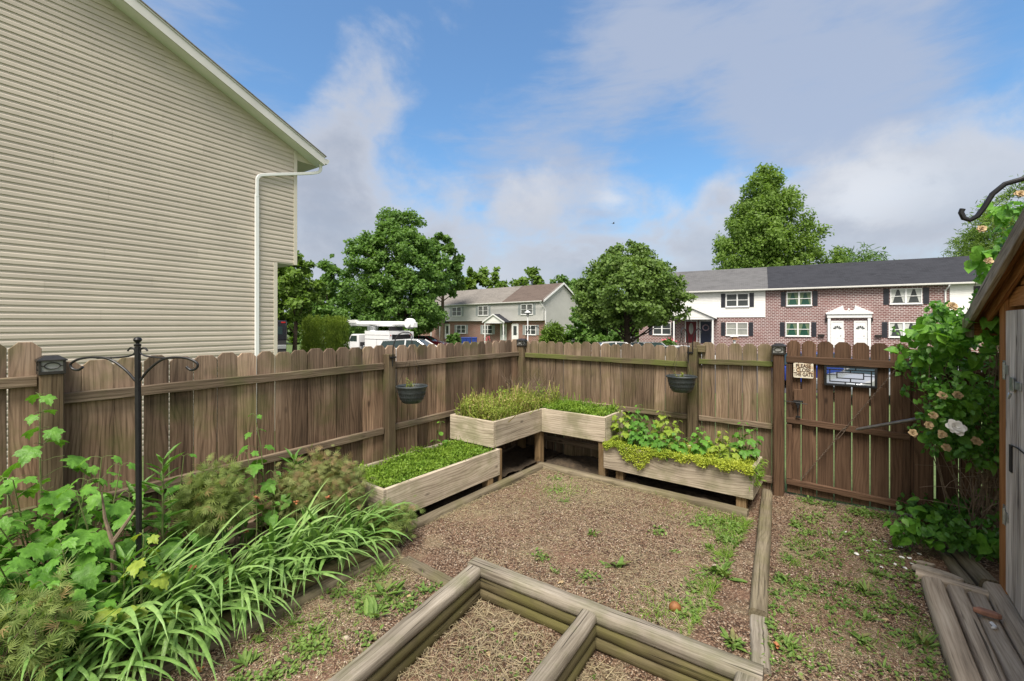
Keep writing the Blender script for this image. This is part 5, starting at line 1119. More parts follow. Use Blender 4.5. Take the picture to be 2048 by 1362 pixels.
# ---------------------------------------------------------------- terraces
class House:
    """terrace in its own frame: t along the front, n out of the front, z up"""
    def __init__(s, name, label, o, d, cat='house'):
        s.o = Vector(o); s.d = Vector((d[0], d[1], 0)).normalized(); s.n = Vector((s.d.y, -s.d.x, 0))
        s.root = thing(name, label, cat, s.o)
    def p(s, t, n, z): return s.o+s.d*t+s.n*n+ZD*z
    def box(s, name, a, b, mat, parent=None, **k):
        mb = MB(); mb.bx(a, b, s.p); return mb.build(name, mat, parent or s.root, **k)
    def wall(s, name, t0, t1, z0, z1, mat, n0=-.2, n1=0, course=0):
        mb = MB(); q = lambda t, n, z: s.p(t, n, z)
        if course:
            z = z0
            while z < z1-.001:
                zz = min(z+course, z1); mb.add([q(t0, n1+.018, z), q(t1, n1+.018, z), q(t1, n1, zz), q(t0, n1, zz), q(t1, n1, z), q(t0, n1, z)], [(0, 1, 2, 3), (5, 4, 1, 0)]); z = zz
            mb.add([q(t0, n0, z0), q(t1, n0, z0), q(t1, n0, z1), q(t0, n0, z1)], [(0, 1, 2, 3)])
        else:
            mb.add([q(t0, n1, z0), q(t1, n1, z0), q(t1, n1, z1), q(t0, n1, z1)], [(0, 1, 2, 3)], [(t0, z0, 0), (t1, z0, 0), (t1, z1, 0), (t0, z1, 0)])
        return mb.build(name, mat, s.root)
    def window(s, t0, t1, z0, z1, gl, shut=None, sw=.34, curtain=None, frame='white', n=0.):
        f = MB(); w = .07; m = (t0+t1)/2
        for a, b in (((t0, n+.005, z0), (t0+w, n+.06, z1)), ((t1-w, n+.005, z0), (t1, n+.06, z1)), ((t0+w, n+.005, z1-w), (t1-w, n+.06, z1)), ((t0+w, n+.005, z0), (t1-w, n+.06, z0+w)), ((m-.06, n+.005, z0+w), (m+.06, n+.062, z1-w))): f.bx(a, b, s.p)
        zm = (z0+z1)/2
        for a, b in ((t0+w, m-.06), (m+.06, t1-w)): f.bx((a, n+.012, zm-.025), (b, n+.045, zm+.025), s.p)
        f.bx((t0-.05, n+.005, z0-.06), (t1+.05, n+.09, z0-.002), s.p)
        win = f.build('window', M[frame], s.root)
        g = MB()
        for a, b in ((t0+w, m-.06), (m+.06, t1-w)):
            g.quad(*[s.p(t, n+.01, z) for t, z in ((a, z0+w), (b, z0+w), (b, zm-.025), (a, zm-.025))]); g.quad(*[s.p(t, n+.01, z) for t, z in ((a, zm+.025), (b, zm+.025), (b, z1-w), (a, z1-w))])
        g.build('pane', M[gl], win)
        if curtain:
            c = MB()
            for a, b in ((t0+w, m-.06), (m+.06, t1-w)):
                d = b-a
                for x0, x1, x2 in ((a, a+d*.42, a+d*.12), (b, b-d*.42, b-d*.12)): c.add([s.p(x0, n+.0125, z1-w), s.p(x1, n+.0125, z1-w), s.p(x2, n+.0125, z0+w+.05), s.p(x0, n+.0125, z0+w+.05)], [(0, 1, 2, 3)])
            c.build('curtain', M[curtain], win)
        if shut:
            for a, b in ((t0-.06-sw, t0-.06), (t1+.06, t1+.06+sw)):
                k = MB(); k.bx((a, n+.004, z0-.04), (b, n+.03, z1+.02), s.p)
                for za, zb in ((z0+.03, zm-.04), (zm+.04, z1-.06)):
                    zz = za
                    while zz < zb: k.bx((a+.05, n+.031, zz), (b-.05, n+.04, zz+.035), s.p); zz += .06
                k.build('shutter', M[shut], s.root)
        return win
    def roof(s, t0, t1, depth, ze, zr, mat, over=.35):
        sl = (zr-ze)/(depth/2); mb = MB()
        for sg in (0, 1):
            na, nb = (over, -depth/2) if not sg else (-depth-over, -depth/2); za = ze-sl*over
            vs = [s.p(t, n, z) for t in (t0, t1) for n, z in ((na, za), (nb, zr))]; L = math.hypot(nb-na, zr-za)
            vs2 = [v+ZD*.12 for v in vs]; gs = [(t, y, 0) for t in (t0, t1) for y in (0, L)]
            mb.add(vs2+vs, [(0, 2, 3, 1), (4, 5, 7, 6), (0, 1, 5, 4), (2, 6, 7, 3), (0, 4, 6, 2)], gs+gs)
        return mb.build('roof', mat, s.root)
    def door(s, t, z0, mat, n=0., w=.95, h=2.05, glass_=None):
        d = s.box('door', (t, n+.01, z0), (t+w, n+.05, z0+h), M[mat], bevel=.006)
        f = MB()
        for a, b in (((t-.09, n+.005, z0), (t-.002, n+.07, z0+h+.1)), ((t+w+.002, n+.005, z0), (t+w+.09, n+.07, z0+h+.1)), ((t-.002, n+.005, z0+h+.002), (t+w+.002, n+.07, z0+h+.1))): f.bx(a, b, s.p)
        f.build('door_frame', M['white'], d)
        k = MB(); k.lathe([(.0, 0), (.03, .01), (.035, .03), (.0, .045)], s.p(t+w-.1, n+.05, z0+1.), 8, ax=s.n, close=False); k.build('handle', M['bronze'], d)
        if glass_ == 'oval':
            g = MB(); g.prism([(.2*math.cos(q*math.pi/10), .55*math.sin(q*math.pi/10)) for q in range(20)], s.d, ZD, s.n, s.p(t+w/2, n+.051, z0+1.35), .01); g.build('pane', M['glasspale'], d)
        elif glass_ == 'fan':
            g = MB()
            for q in range(5):
                a0, a1 = math.pi*(q+.12)/5, math.pi*(q+.88)/5
                g.prism([(r*math.cos(a), r*math.sin(a)) for r, a in ((.1, a0), (.3, a0), (.3, a1), (.1, a1))], s.d, ZD, s.n, s.p(t+w/2, n+.051, z0+1.55), .008)
            g.build('pane', M['glass'], d)
            g = MB()
            for x in (.12, .52):
                for za, zb in ((.15, .7), (.8, 1.45)): g.bx((t+x, n+.0505, z0+za), (t+x+.31, n+.062, z0+zb), s.p)
            g.build('panel', M['white'], d, bevel=.01)
        elif glass_ == 'full':
            g = MB(); g.quad(*[s.p(a, n+.053, z) for a, z in ((t+.2, z0+.75), (t+w-.2, z0+.75), (t+w-.2, z0+h-.2), (t+.2, z0+h-.2))]); g.build('pane', M['glass'], d)
        return d
    def porch(s, t0, t1, dep, zt, zp, rmat, zb):
        """gabled porch roof on posts"""
        m = (t0+t1)/2; mb = MB()
        for a, sg in ((t0, 1), (t1, -1)):
            vs = [s.p(t, n, z) for n in (.05, dep+.15) for t, z in ((a-.2*sg, zt-.1), (m, zp))]
            vs2 = [v+ZD*.1 for v in vs]; mb.add(vs2+vs, [(0, 1, 3, 2), (4, 6, 7, 5), (0, 2, 6, 4), (1, 5, 7, 3), (2, 3, 7, 6)], [(n, z*2, 0) for n in (0, dep) for z in (0, 1)]*2)
        mb.build('porch_roof', rmat, s.root)
        mb = MB(); mb.prism([(t0-m, 0), (t1-m, 0), (0, zp-zt)], s.d, ZD, -s.n, s.p(m, dep+.05, zt), .08); mb.build('porch_gable', M['sidingwhite'], s.root)
        for a, sg in ((t0, 1), (t1, -1)):
            mb = MB(); A = s.p(a-.22*sg, dep+.151, zt-.16); B = s.p(m, dep+.151, zp-.06)
            mb.add([A, B, B+ZD*.18, A+ZD*.18, A+s.n*.04, B+s.n*.04, B+ZD*.18+s.n*.04, A+ZD*.18+s.n*.04], [(0,3,2,1), (4,5,6,7), (0,1,5,4), (2,3,7,6), (0,4,7,3), (1,2,6,5)]); mb.build('porch_fascia', M['white'], s.root)
        s.box('porch_beam', (t0, dep-.1, zt-.2), (t1, dep+.04, zt-.002), M['white'])
        for t in (t0+.06, t1-.18): s.box('porch_post', (t, dep-.09, zb), (t+.13, dep+.03, zt-.2), M['white'])

# right terrace: t = 0 at the white|brick boundary
rt = House('terrace_house', 'long two storey terrace with brick walls, white siding bay and charcoal roof behind the gate', (23.25, 39.45, 0), (.876, -.483))
# (positions along the front follow the window rows)
zS2, zS1, zE2 = 3.40, .74, 5.0
def row_t(px):                                   # where a sight line at that azimuth meets the front
    k = (px-1024)/880; o, d = rt.o, rt.d; return (k*o.y-o.x)/(d.x-k*d.y)
tB = row_t(1531); tL = row_t(1278); tR = row_t(1899); tE = tR+8.5
rt.wall('wall', tL, tE, -1.4, 2.42, M['brick']); rt.wall('wall', tB, tR, 2.42, zE2, M['brick'])
rt.wall('siding', tL, tB-.005, 2.425, zE2, M['sidingwhite'], n1=.03, course=.15); rt.wall('siding', tR+.005, tE, 2.425, zE2, M['sidingwhite'], n1=.03, course=.15)
rt.box('end_wall', (tL, -8, -1.4), (tL+.2, -.21, zE2), M['sidinggrey']); rt.box('end_wall', (tE-.2, -8, -1.4), (tE, -.21, zE2), M['sidinggrey']); rt.box('back_wall', (tL, -8.2, -1.4), (tE, -8.01, zE2), M['sidinggrey'])
for t in (tL, tE):
    mb = MB(); mb.prism([(0, 0), (8, 0), (4, 2.25)], -rt.n, ZD, rt.d*(1 if t == tL else -1), rt.p(t, 0, zE2), .18); mb.build('gable', M['sidinggrey'], rt.root)
tRf = row_t(1536)
rt.roof(tL-.3, tRf-.003, 8, zE2, 7.25, M['roofgrey']); rt.roof(tRf, tE+.3, 8, zE2, 7.27, M['roofdark'])
rt.box('gutter', (tL-.3, .36, zE2-.2), (tE+.3, .47, zE2-.06), M['gutter'], bevel=.02); rt.box('eave_soffit', (tL-.3, .0, zE2-.12), (tE+.3, .36, zE2-.09), M['gutter'])
def W2(a, b): return row_t(a), row_t(b)
for a, b, gl, cu in ((1452, 1497.5, 'glass', None), (1573, 1623.5, 'glassgreen', 'curtaingreen'), (1780, 1844, 'glass', 'curtainwhite'), (1962, 2020, 'glass', None)):
    if cu and cu not in M: M[cu] = plain(cu.replace('curtain', 'curtain '), (.12, .17, .1) if 'green' in cu else (.5, .52, .5), .8)
    t0, t1 = W2(a, b); rt.window(t0, t1, zS2, zS2+1.22, gl, 'shutter', .36, cu, n=.04 if (b < 1531 or a > 1899) else 0)
for a, b, gl, cu in ((1306, 1342, 'glass', None), (1452, 1496, 'glasspale', None), (1571, 1621, 'glassgreen', 'curtaingreen'), (1777, 1838, 'glass', 'curtainwhite'), (1955, 2015, 'glass', None)):
    t0, t1 = W2(a, b); rt.window(t0, t1, zS1, zS1+1.2, gl, 'shutter', .36, cu)
t0, t1 = W2(1350, 1431); rt.porch(t0, t1, 1.5, 2.42, 3.3, M['roofgrey'], -.6)
td0 = row_t(1372); rt.door(td0, .0, 'reddoor', glass_='oval'); td1 = row_t(1401); d2 = rt.door(td1, .0, 'navydoor')
wr = LF()
for k in range(90):
    a = random.uniform(0, 6.28); c = rt.p(td1+.47+.2*math.cos(a), .08, 1.45+.2*math.sin(a)); wr.put(OVAL, [c], (math.cos(a)*rt.d.x, math.cos(a)*rt.d.y-.5, math.sin(a)), rt.n, .13)
M['wreath'] = leafm('dried wreath petals', (.3,.2,.28), (.5,.38,.48)); tag(wr.build('door_wreath', M['wreath'], origin=rt.p(td1+.47, .08, 1.45)), 'dusky pink wreath hanging on the navy front door', 'wreath')
# doorway surround with broken pediment over two white doors
ta_, tb_ = W2(1655, 1741); mid = (ta_+tb_)/2; sr = MB()
for a, b in ((ta_, ta_+.2), (tb_-.2, tb_)): sr.bx((a, .001, -.3), (b, .16, 2.32), rt.p)
sr.bx((ta_-.05, .001, 2.32), (tb_+.05, .2, 2.62), rt.p); sr.bx((ta_-.14, .001, 2.62), (tb_+.14, .28, 2.72), rt.p)
hwid = mid-ta_
for sg in (-1, 1):
    arc = [(-sg*(.24+.2*math.cos(q*math.pi/8)), .42-.17*math.sin(q*math.pi/8)+.05) for q in range(9)]
    pts = [(-sg*(hwid+.12), 0)]+[(-sg*.02-.0, 0), (-sg*.05, .2)]+[(-sg*(.2+.17*math.cos(q)), .36-.17*math.sin(q)) for q in [math.pi*(1-k/6) for k in range(7)]]+[(-sg*.40, .62)]
    sr.prism(pts, rt.d, ZD, rt.n, rt.p(mid, .001, 2.721), .24)
sr.lathe([(.07, 0), (.09, .06), (.04, .12), (.1, .22), (.06, .34), (.0, .42)], rt.p(mid, .12, 2.722), 10, close=False)
sr.build('door_surround', M['white'], rt.root)
wd_ = (tb_-ta_)*.235
rt.door(ta_+.33, -.2, 'white', n=.002, w=wd_, h=2.15, glass_='fan'); rt.door(tb_-.33-wd_, -.2, 'white', n=.002, w=wd_, h=2.15, glass_='fan')
tds = row_t(1890); mb = MB(); mb.tube(spline([rt.p(tds+.15, .4, zE2-.15), rt.p(tds+.12, .36, zE2-.35), rt.p(tds, .1, zE2-.65), rt.p(tds, .07, zE2-.9), rt.p(tds, .07, 1), rt.p(tds, .07, -1)], 4), .055, 4); mb.build('downspout', M['white'], rt.root)
for px, zz in ((1643, .9), (1757, .9)):
    t = row_t(px); tag(rt.box('window_box', (t-.25, .003, zz-.15), (t+.2, .2, zz+.02), M['bronze'], bevel=.02), 'dark mailbox')
rt.box('wall_lamp', (row_t(1652)-.06, .01, 2.0), (row_t(1652)+.06, .16, 2.3), M['black'], bevel=.02); rt.box('wall_lamp', (row_t(1743.5)-.06, .01, 2.0), (row_t(1743.5)+.06, .16, 2.3), M['black'], bevel=.02)

# left terrace: t = 0 at the near front corner, growing towards the left
lt_ = House('terrace_house', 'pale grey two storey terrace with brown roof end and gabled porch, beyond the bucket truck', (4.2, 56, 0), (.745, -.667))
def row2(px):
    k = (px-1024)/880; o, d = lt_.o, lt_.d; return (k*o.y-o.x)/(d.x-k*d.y)
z2, z1_, zE_ = 3.05, .42, 4.92; tl = row2(900)-14
lt_.wall('wall', tl, 0, -1.2, 2.3, M['brickdark']); lt_.wall('siding', tl, 0, 2.305, zE_, M['sidinggrey'], n1=.35, course=.13); lt_.box('overhang_soffit', (tl, .0, 2.27), (0, .37, 2.304), M['white'])
lt_.wall('siding', tl, 0, -1.2, zE_, M['sidinggrey'], n0=-7.5, n1=-7.49)
gw = MB(); z = -1.2
while z < 7.3:
    zz = z+.13; a0 = .35 if z >= 2.3 else 0.; b0 = -7.6
    if z > zE_: f = (z-zE_)/2.3*3.95; a0 -= f; b0 += f
    if a0-b0 < .1: break
    gw.add([lt_.p(.018, a0, z), lt_.p(.018, b0, z), lt_.p(0, b0, zz), lt_.p(0, a0, zz), lt_.p(0, a0, z), lt_.p(0, b0, z)], [(0, 1, 2, 3), (4, 5, 1, 0)]); z = zz
gw.build('gable_wall', M['sidinggrey'], lt_.root)
tj = row2(1009)
lt_.roof(tl, tj-.003, 7.6, zE_+.1, 7.2, M['rooftaupe'], .6); lt_.roof(tj, .25, 7.6, zE_+.1, 7.2, M['roofbrown'], .6)
mb = MB()
for na, nb in ((.62, -3.8), (-8.2, -3.8)):
    sl = (7.2-zE_-.1)/3.8; za = zE_+.1-sl*.6
    vs = [lt_.p(t, n, z+dz) for t in (.251, .30) for n, z in ((na, za), (nb, 7.2)) for dz in (-.1, .15)]
    mb.add(vs, [(0, 1, 3, 2), (4, 6, 7, 5), (1, 5, 7, 3), (0, 2, 6, 4), (0, 4, 5, 1)])
mb.build('rake_board', M['white'], lt_.root)
lt_.box('gutter', (tl, .96, zE_-.3), (.25, 1.07, zE_-.16), M['gutter'], bevel=.02)
for a, b in ((908, 926.5), (960, 980), (1045.5, 1069)): lt_.window(row2(a), row2(b), z2, z2+1.35, 'glass', 'shuttergrey', .42, n=.355)
for a, b in ((913.5, 931.5), (966, 985), (1051, 1072)): lt_.window(row2(a), row2(b), z1_, z1_+1.25, 'glass', 'shuttergrey', .42)
lt_.porch(row2(983.5), row2(1023.5)-.05, 1.5, 2.12, 3.1, M['roofdark'], -.9); lt_.door(row2(1002), -.45, 'white', w=1.0, h=2.2, glass_='full'); lt_.door(row2(1025), -.45, 'white', w=1.0, h=2.2, glass_='full')
lt_.porch(row2(876), row2(896), 1.5, 2.12, 3.0, M['roofdark'], -.9); lt_.door(row2(891), -.45, 'white', w=1.0, h=2.2, glass_='full')
mb = MB(); q = lt_.p; mb.tube(spline([q(-.1, .95, zE_-.25), q(-.06, .8, zE_-.5), q(.06, .0, zE_-1.3), q(.06, -.05, zE_-1.7), q(.06, -.05, 0), q(.06, -.05, -1)], 4), .06, 4); mb.build('downspout', M['white'], lt_.root)

# ---------------------------------------------------------------- street furniture
GP = -.895
def gp(px, Y, z=None): x = (px-1024)/880*Y; return Vector((x, Y, ground_z(x, Y) if z is None else z))
c = gp(1055.5, 40); lp = thing('street_lamp', 'white post lamp with a conical hood in front of the left terrace', 'street lamp', c)
mb = MB(); mb.lathe([(.07, 0), (.07, .3), (.05, .35), (.05, 3.35)], c, 10); mb.build('pole', M['white'], lp, auto=True)
mb = MB(); t = c+ZD*3.36; mb.lathe([(.09, .0), (.1, .05), (.16, .3), (.13, .38)], t, 12); mb.build('globe', M['lens'], lp, auto=True)
mb = MB(); mb.lathe([(.30, .36), (.31, .385), (.12, .5), (.05, .56), (.0, .58)], t, 16, close=False); mb.build('hood', M['white'], lp, auto=True)
c = gp(1468.5, 30); bf = thing('bird_feeder', 'wooden bird feeder with white roof on a white post before the brick terrace', 'bird feeder', c)
mb = MB(); mb.bx((-.06, -.06, 0), (.06, .06, 1.62), lambda a, b, d: c+Vector((a, b, d))); mb.build('post', M['white'], bf)
mb = MB(); f = lambda a, b, d: c+Vector((a, b, 1.62+d)); mb.bx((-.24, -.18, 0), (.24, .18, .05), f); mb.bx((-.13, -.1, .051), (.13, .1, .2), f); mb.build('tray', M['cedar'], bf)
mb = MB(); mb.prism([(-.22, .2), (.22, .2), (0, .34)], Vector((1, 0, 0)), ZD, Vector((0, 1, 0)), c+Vector((0, -.18, 1.62)), .36); mb.build('roof', M['white'], bf)
for i, (px, lab) in enumerate(((928, 'blue wheeled bin, leftmost of the three by the left terrace'), (938, 'blue wheeled bin standing between two others'), (949, 'blue wheeled bin, rightmost of the three by the left terrace'))):
    c = gp(px, 54); bn = thing('wheeled_bin', lab, 'bin', c, 'blue wheeled bins')
    f = lambda a, b, d: c+Vector((a, b, d)); mb = MB(); vs = [f(sx_*w_, sy*w_, z) for w_, z in ((.24, .05), (.31, 1.0)) for sx_, sy in ((-1,-1),(1,-1),(1,1),(-1,1))]
    mb.add(vs, [(0,3,2,1), (4,5,6,7)]+[(k, (k+1) % 4, 4+(k+1) % 4, 4+k) for k in range(4)]); mb.build('body', M['bluebin'], bn, bevel=.02)
    mb = MB(); mb.bx((-.33, -.34, 1.002), (.33, .34, 1.09), f); mb.build('lid', M['bluebin'], bn, bevel=.03)
    mb = MB(); [mb.tube([f(s*.2-.03, .3, .1), f(s*.2+.03, .3, .1)], .1, 10) for s in (-1, 1)]; mb.build('axle', M['tyre'], bn)
c = rt.p(row_t(1345), 2.4, -.5); fp = thing('flower_pot', 'pot of red pink flowers by the porch of the brick terrace', 'plant pot', c)
mb = MB(); mb.lathe([(.2, 0), (.3, .4), (.32, .42), (.26, .42)], c, 12); mb.build('pot', M['cedar'], fp, auto=True)
L = LF(); pp_ = rng.normal(0, 1, (90, 3))*np.array([.3, .3, .16])+np.array([c.x, c.y, c.z+.62]); L.put(OVAL, pp_, rng.normal(0, 1, (90, 3)), rng.normal(0, .5, (90, 3))+np.array([0, -.5, .7]), .17); L.build('flowers', M['pinkpetal'], fp)
L = LF(); pp_ = rng.normal(0, 1, (70, 3))*np.array([.28, .28, .1])+np.array([c.x, c.y, c.z+.48]); L.put(OVAL, pp_, rng.normal(0, 1, (70, 3)), rng.normal(0, .5, (70, 3))+np.array([0, -.5, .7]), .16); L.build('foliage', M['tree5'], fp)
c = lt_.p(row2(997), 2.2, -.75); by = thing('bicycle', 'small pinkish bicycle leaning before the left terrace, right of the blue bins', 'bicycle', c); f = lambda a, b, d: c+lt_.d*a+ZD*d
for s in (-.5, .5): mb = MB(); mb.tube([f(s+.33*math.cos(k*math.pi/9), 0, .34+.33*math.sin(k*math.pi/9)) for k in range(19)], .025, 6, False); [mb.tube([f(s, 0, .34), f(s+.32*math.cos(k), 0, .34+.32*math.sin(k))], .006, 4) for k in range(6)]; mb.build('wheel', M['tyre'], by)
mb = MB(); [mb.tube([f(a, 0, b), f(e, 0, h)], .025, 6) for a, b, e, h in ((-.5, .34, -.12, .34), (-.12, .34, -.2, .8), (-.2, .8, .36, .82), (.36, .86, .5, .34), (-.12, .34, .36, .78), (-.5, .34, -.19, .75), (.36, .82, .34, .98))]; mb.build('frame', M['pinkpetal'], by)
mb = MB(); mb.tube([f(.34, 0, .98)-lt_.n*.25, f(.34, 0, 1.0)+lt_.n*.25], .02, 6); mb.build('handlebar', M['black'], by); mb = MB(); mb.box(f(-.2, 0, .86), lt_.d*.12, lt_.n*.06, ZD*.03); mb.build('saddle', M['black'], by, bevel=.02)
c = rt.p(row_t(1271.5), 1.2, -.9); mb = MB(); q = lambda a, b, d: c+Vector((a, b, d)); mb.bx((-.35, -.25, 0), (.35, .25, 1.35), q); mb.bx((-.38, -.28, 1.351), (.38, .28, 1.41), q); tag(mb.build('utility_cabinet', M['pipe'], origin=c, bevel=.02), 'grey utility cabinet at the left end of the brick terrace', 'utility box')
# bird
bpos = Vector(((1227-1024)/880*45, 45, 1.75+(649-447)/880*45)); mb = MB()
mb.lathe([(.0, -.16), (.035, -.08), (.045, 0), (.03, .08), (.0, .13)], bpos, 8, ax=(1, .2, .1), close=False)
for s in (-1, 1): mb.add([bpos+Vector((.06, 0, .01)), bpos+Vector((-.05, 0, .01)), bpos+Vector((-.02, s*.14, .12)), bpos+Vector((.06, s*.15, .13)), bpos+Vector((.0, s*.32, .06))], [(0, 1, 2, 3), (3, 2, 4)])
mb.add([bpos+Vector((-.13, 0, 0)), bpos+Vector((-.24, -.05, -.01)), bpos+Vector((-.24, .05, -.01))], [(0, 1, 2)])
tag(mb.build('bird', M['birdgrey'], origin=bpos), 'small dark bird flying against the grey cloud', 'bird')

# ---------------------------------------------------------------- vehicles
def frame(c, ang):
    a = Vector((math.cos(ang), math.sin(ang), 0)); b = Vector((-math.sin(ang), math.cos(ang), 0)); return lambda x, y, z: Vector(c)+a*x+b*y+ZD*z
def wheel(f, x, y, r, parent, w=.22):
    mb = MB(); o = f(x, y, r); axd = (f(x, y+1, r)-o); s = 1 if y > 0 else -1
    mb.lathe([(r*.62, -w/2), (r*.95, -w/2), (r, -w/2+.03), (r, w/2-.03), (r*.95, w/2), (r*.62, w/2)], o, 22, ax=axd, close=False); t = mb.build('wheel', M['tyre'], parent, auto=True)
    mb = MB(); mb.lathe([(.0, s*w*.32), (r*.2, s*w*.42), (r*.55, s*w*.34), (r*.63, s*w*.48)], o, 16, ax=axd, close=False); mb.build('rim', M['galv'], t, auto=True)
def car(label, paint, c, ang, L=4.5, Wd=1.78, hgt=1.46, suv=False):
    root = thing('parked_car', label, 'car', c, 'cars parked beyond the fence'); f = frame(c, ang); k = L/4.5; h = hgt/1.46
    side = [(-2.2,.32),(-2.24,.62),(-2.18,.86),(-1.75,.93),(-.9,.96),(.85,.95),(1.6,.86),(2.1,.72),(2.22,.55),(2.2,.32)]
    if suv: side = [(-2.2,.36),(-2.24,.7),(-2.2,.98),(-1.75,1.02),(-.9,1.03),(.85,1.03),(1.6,.97),(2.1,.84),(2.22,.6),(2.2,.36)]
    mb = MB(); n = len(side); ys = [(-1, .0), (-.93, .06), (.93, .06), (1, .0)]; vs = []
    for yy, dz in ys:
        for x, z in side: vs.append(f(x*k*(1 if abs(yy) < .95 else .985), yy*Wd/2, (z+(dz*.4 if z > .8 else 0))*h))
    fs = [(i*n+j, i*n+(j+1) % n, (i+1)*n+(j+1) % n, (i+1)*n+j) for i in range(3) for j in range(n)]+[tuple(range(n))[::-1], tuple(range(3*n, 4*n))]
    mb.add(vs, fs); mb.build('body', paint, root, auto=True, bevel=.04, seg=2)
    gh = [(-1.95, .95), (-1.35, 1.4), (-.6, 1.46), (.15, 1.44), (1.05, .95)] if not suv else [(-2.1, 1.02), (-1.9, 1.4), (-.6, 1.47), (.2, 1.44), (.95, 1.02)]
    mb = MB(); vs = []
    for x, z in gh:
        q = .9 if z < 1.1 else .72
        vs += [f(x*k, -Wd/2*q, z*h), f(x*k, Wd/2*q, z*h)]
    m = len(gh)
    mb.add(vs, [(2*i, 2*i+1, 2*i+3, 2*i+2) for i in range(m-1)]+[tuple(2*i for i in range(m))[::-1], tuple(2*i+1 for i in range(m))]); mb.build('window', M['carglass'], root)
    mb = MB(); rp = [g for g in gh if g[1] > 1.3]; vs = []
    for x, z in rp:
        for yy, dz in ((-.735, -.02), (-.6, .022), (.6, .022), (.735, -.02)): vs.append(f(x*k, Wd/2*yy, (z+dz)*h))
    mb.add(vs, [(i*4+j, i*4+j+1, i*4+j+5, i*4+j+4) for i in range(len(rp)-1) for j in range(3)])
    for a, b in ((gh[0], gh[1]), (gh[-1], gh[-2]), ((gh[2][0]+.1, .98), (gh[2][0]+.1, gh[2][1]-.02))):
        for s in (-1, 1): mb.tube([f(a[0]*k, s*Wd/2*.905, a[1]*h), f(b[0]*k, s*Wd/2*.73, b[1]*h)], .045, 5)
    mb.build('roof', paint, root, auto=True)
    for x in (-1.35, 1.38):
        for s in (-1, 1): wheel(f, x*k, s*(Wd/2-.12), .33 if not suv else .36, root)
    for s in (-1, 1):
        b = MB(); b.box(f(2.12*k, s*Wd*.36, .66*h), f(.07, 0, 0)-f(0, 0, 0), f(0, .2, 0)-f(0, 0, 0), ZD*.06); b.build('headlight', M['head'], root, bevel=.02)
        b = MB(); b.box(f(-2.17*k, s*Wd*.36, .78*h), f(.06, 0, 0)-f(0, 0, 0), f(0, .19, 0)-f(0, 0, 0), ZD*.07); b.build('tail_light', M['tail'], root, bevel=.02)
        b = MB(); b.box(f(.75*k, s*(Wd/2+.06), 1.0*h), f(.06, 0, 0)-f(0, 0, 0), f(0, .09, 0)-f(0, 0, 0), ZD*.06); b.build('mirror', paint, root, bevel=.02)
    b = MB(); b.box(f(2.2*k, 0, .45*h), f(.05, 0, 0)-f(0, 0, 0), f(0, Wd*.3, 0)-f(0, 0, 0), ZD*.07); b.build('grille', M['dark'], root)
    return root
car('white car whose roof shows over the fence under the round tree', M['carwhite'], gp(1240, 30, GP), R(5))
car('silver white car showing its windscreen over the fence before the brick terrace', M['carsilver'], gp(1303, 29, GP), R(-75))
car('white car just topping the fence beside the middle post of the back fence', M['carwhite'], gp(1372, 27, GP-.12), R(15))
car('dark red car behind the bucket truck', M['carred'], gp(852, 46, GP), R(-12))
car('white four wheel drive parked in front of the red car', M['carwhite'], gp(836, 27, GP), R(-8), 4.7, 1.9, 1.72, True)
car('silver car seen through the grille in the gate', M['carsilver'], Vector((13.15, 15.3, GP)), R(188))
car('blue car behind the silver one, seen through the grille in the gate', M['carblue'], Vector((13.4, 18.9, GP)), R(12))
# bucket truck seen from behind its left shoulder
c = gp(803, 36, -1.03); ta2 = R(140); f = frame(c, ta2)
bt = thing('bucket_truck', 'white tree service bucket truck with its boom folded over the roof', 'truck', c)
def tb_(name, a, b, mat, **k):
    mb = MB(); mb.bx(a, b, f); return mb.build(name, M[mat], bt, **k)
# x forward from the rear; the box is hollow, its rear opening closed by a dark panel
tb_('chassis', (-.2, -.5, .45), (8.0, .5, .75), 'dark')
bx_ = MB(); X0, X1, Yh, Z0, Z1 = 0., 3.5, 1.2, .8, 2.18
bx_.bx((X0, -Yh, Z0), (X1, -Yh+.06, Z1), f); bx_.bx((X0, Yh-.06, Z0), (X1, Yh, Z1), f); bx_.bx((X0, -Yh+.061, Z0), (X1, Yh-.061, Z0+.06), f); bx_.bx((X1-.06, -Yh+.061, Z0+.061), (X1, Yh-.061, Z1), f); bx_.bx((X0+.5, -Yh, Z1+.001), (X1, Yh, Z1+.06), f)
bx_.bx((X0-.02, -Yh, Z0), (X0-.001, -Yh+.28, Z1), f); bx_.bx((X0-.02, Yh-.28, Z0), (X0-.001, Yh, Z1), f); bx_.bx((X0-.02, -Yh+.281, Z1-.22), (X0-.001, Yh-.281, Z1), f)
bx_.build('chip_box', M['truckwhite'], bt, bevel=.02)
tb_('box_shade_panel', (X0+.02, -Yh+.07, Z0+.07), (X0+.03, Yh-.29, Z1-.23), 'dark')  # near-black sheet across the opening, painting in the shade of the hollow box
mb = MB(); mb.bx((X0, Yh+.001, 1.55), (X1, Yh+.012, 1.575), f); mb.bx((X0+.02, Yh+.001, 1.9), (X1-.02, Yh+.01, 1.915), f); mb.bx((X0+1.7, Yh+.001, Z0+.1), (X0+1.715, Yh+.01, 1.55), f); mb.build('side_seam', M['dark'], bt)
cb = MB(); prof = [(3.75, .6), (6.4, .6), (6.45, 1.15), (5.4, 1.32), (4.95, 2.02), (4.7, 2.08), (3.75, 2.08)]
prof = [(x+1.1, z if z < 1.5 else z-.14) for x, z in prof]
cb.prism(prof, f(1, 0, 0)-f(0, 0, 0), ZD, f(0, 1, 0)-f(0, 0, 0), f(0, -1.0, 0), 2.0); cb.build('cab', M['truckwhite'], bt, bevel=.06, seg=2)
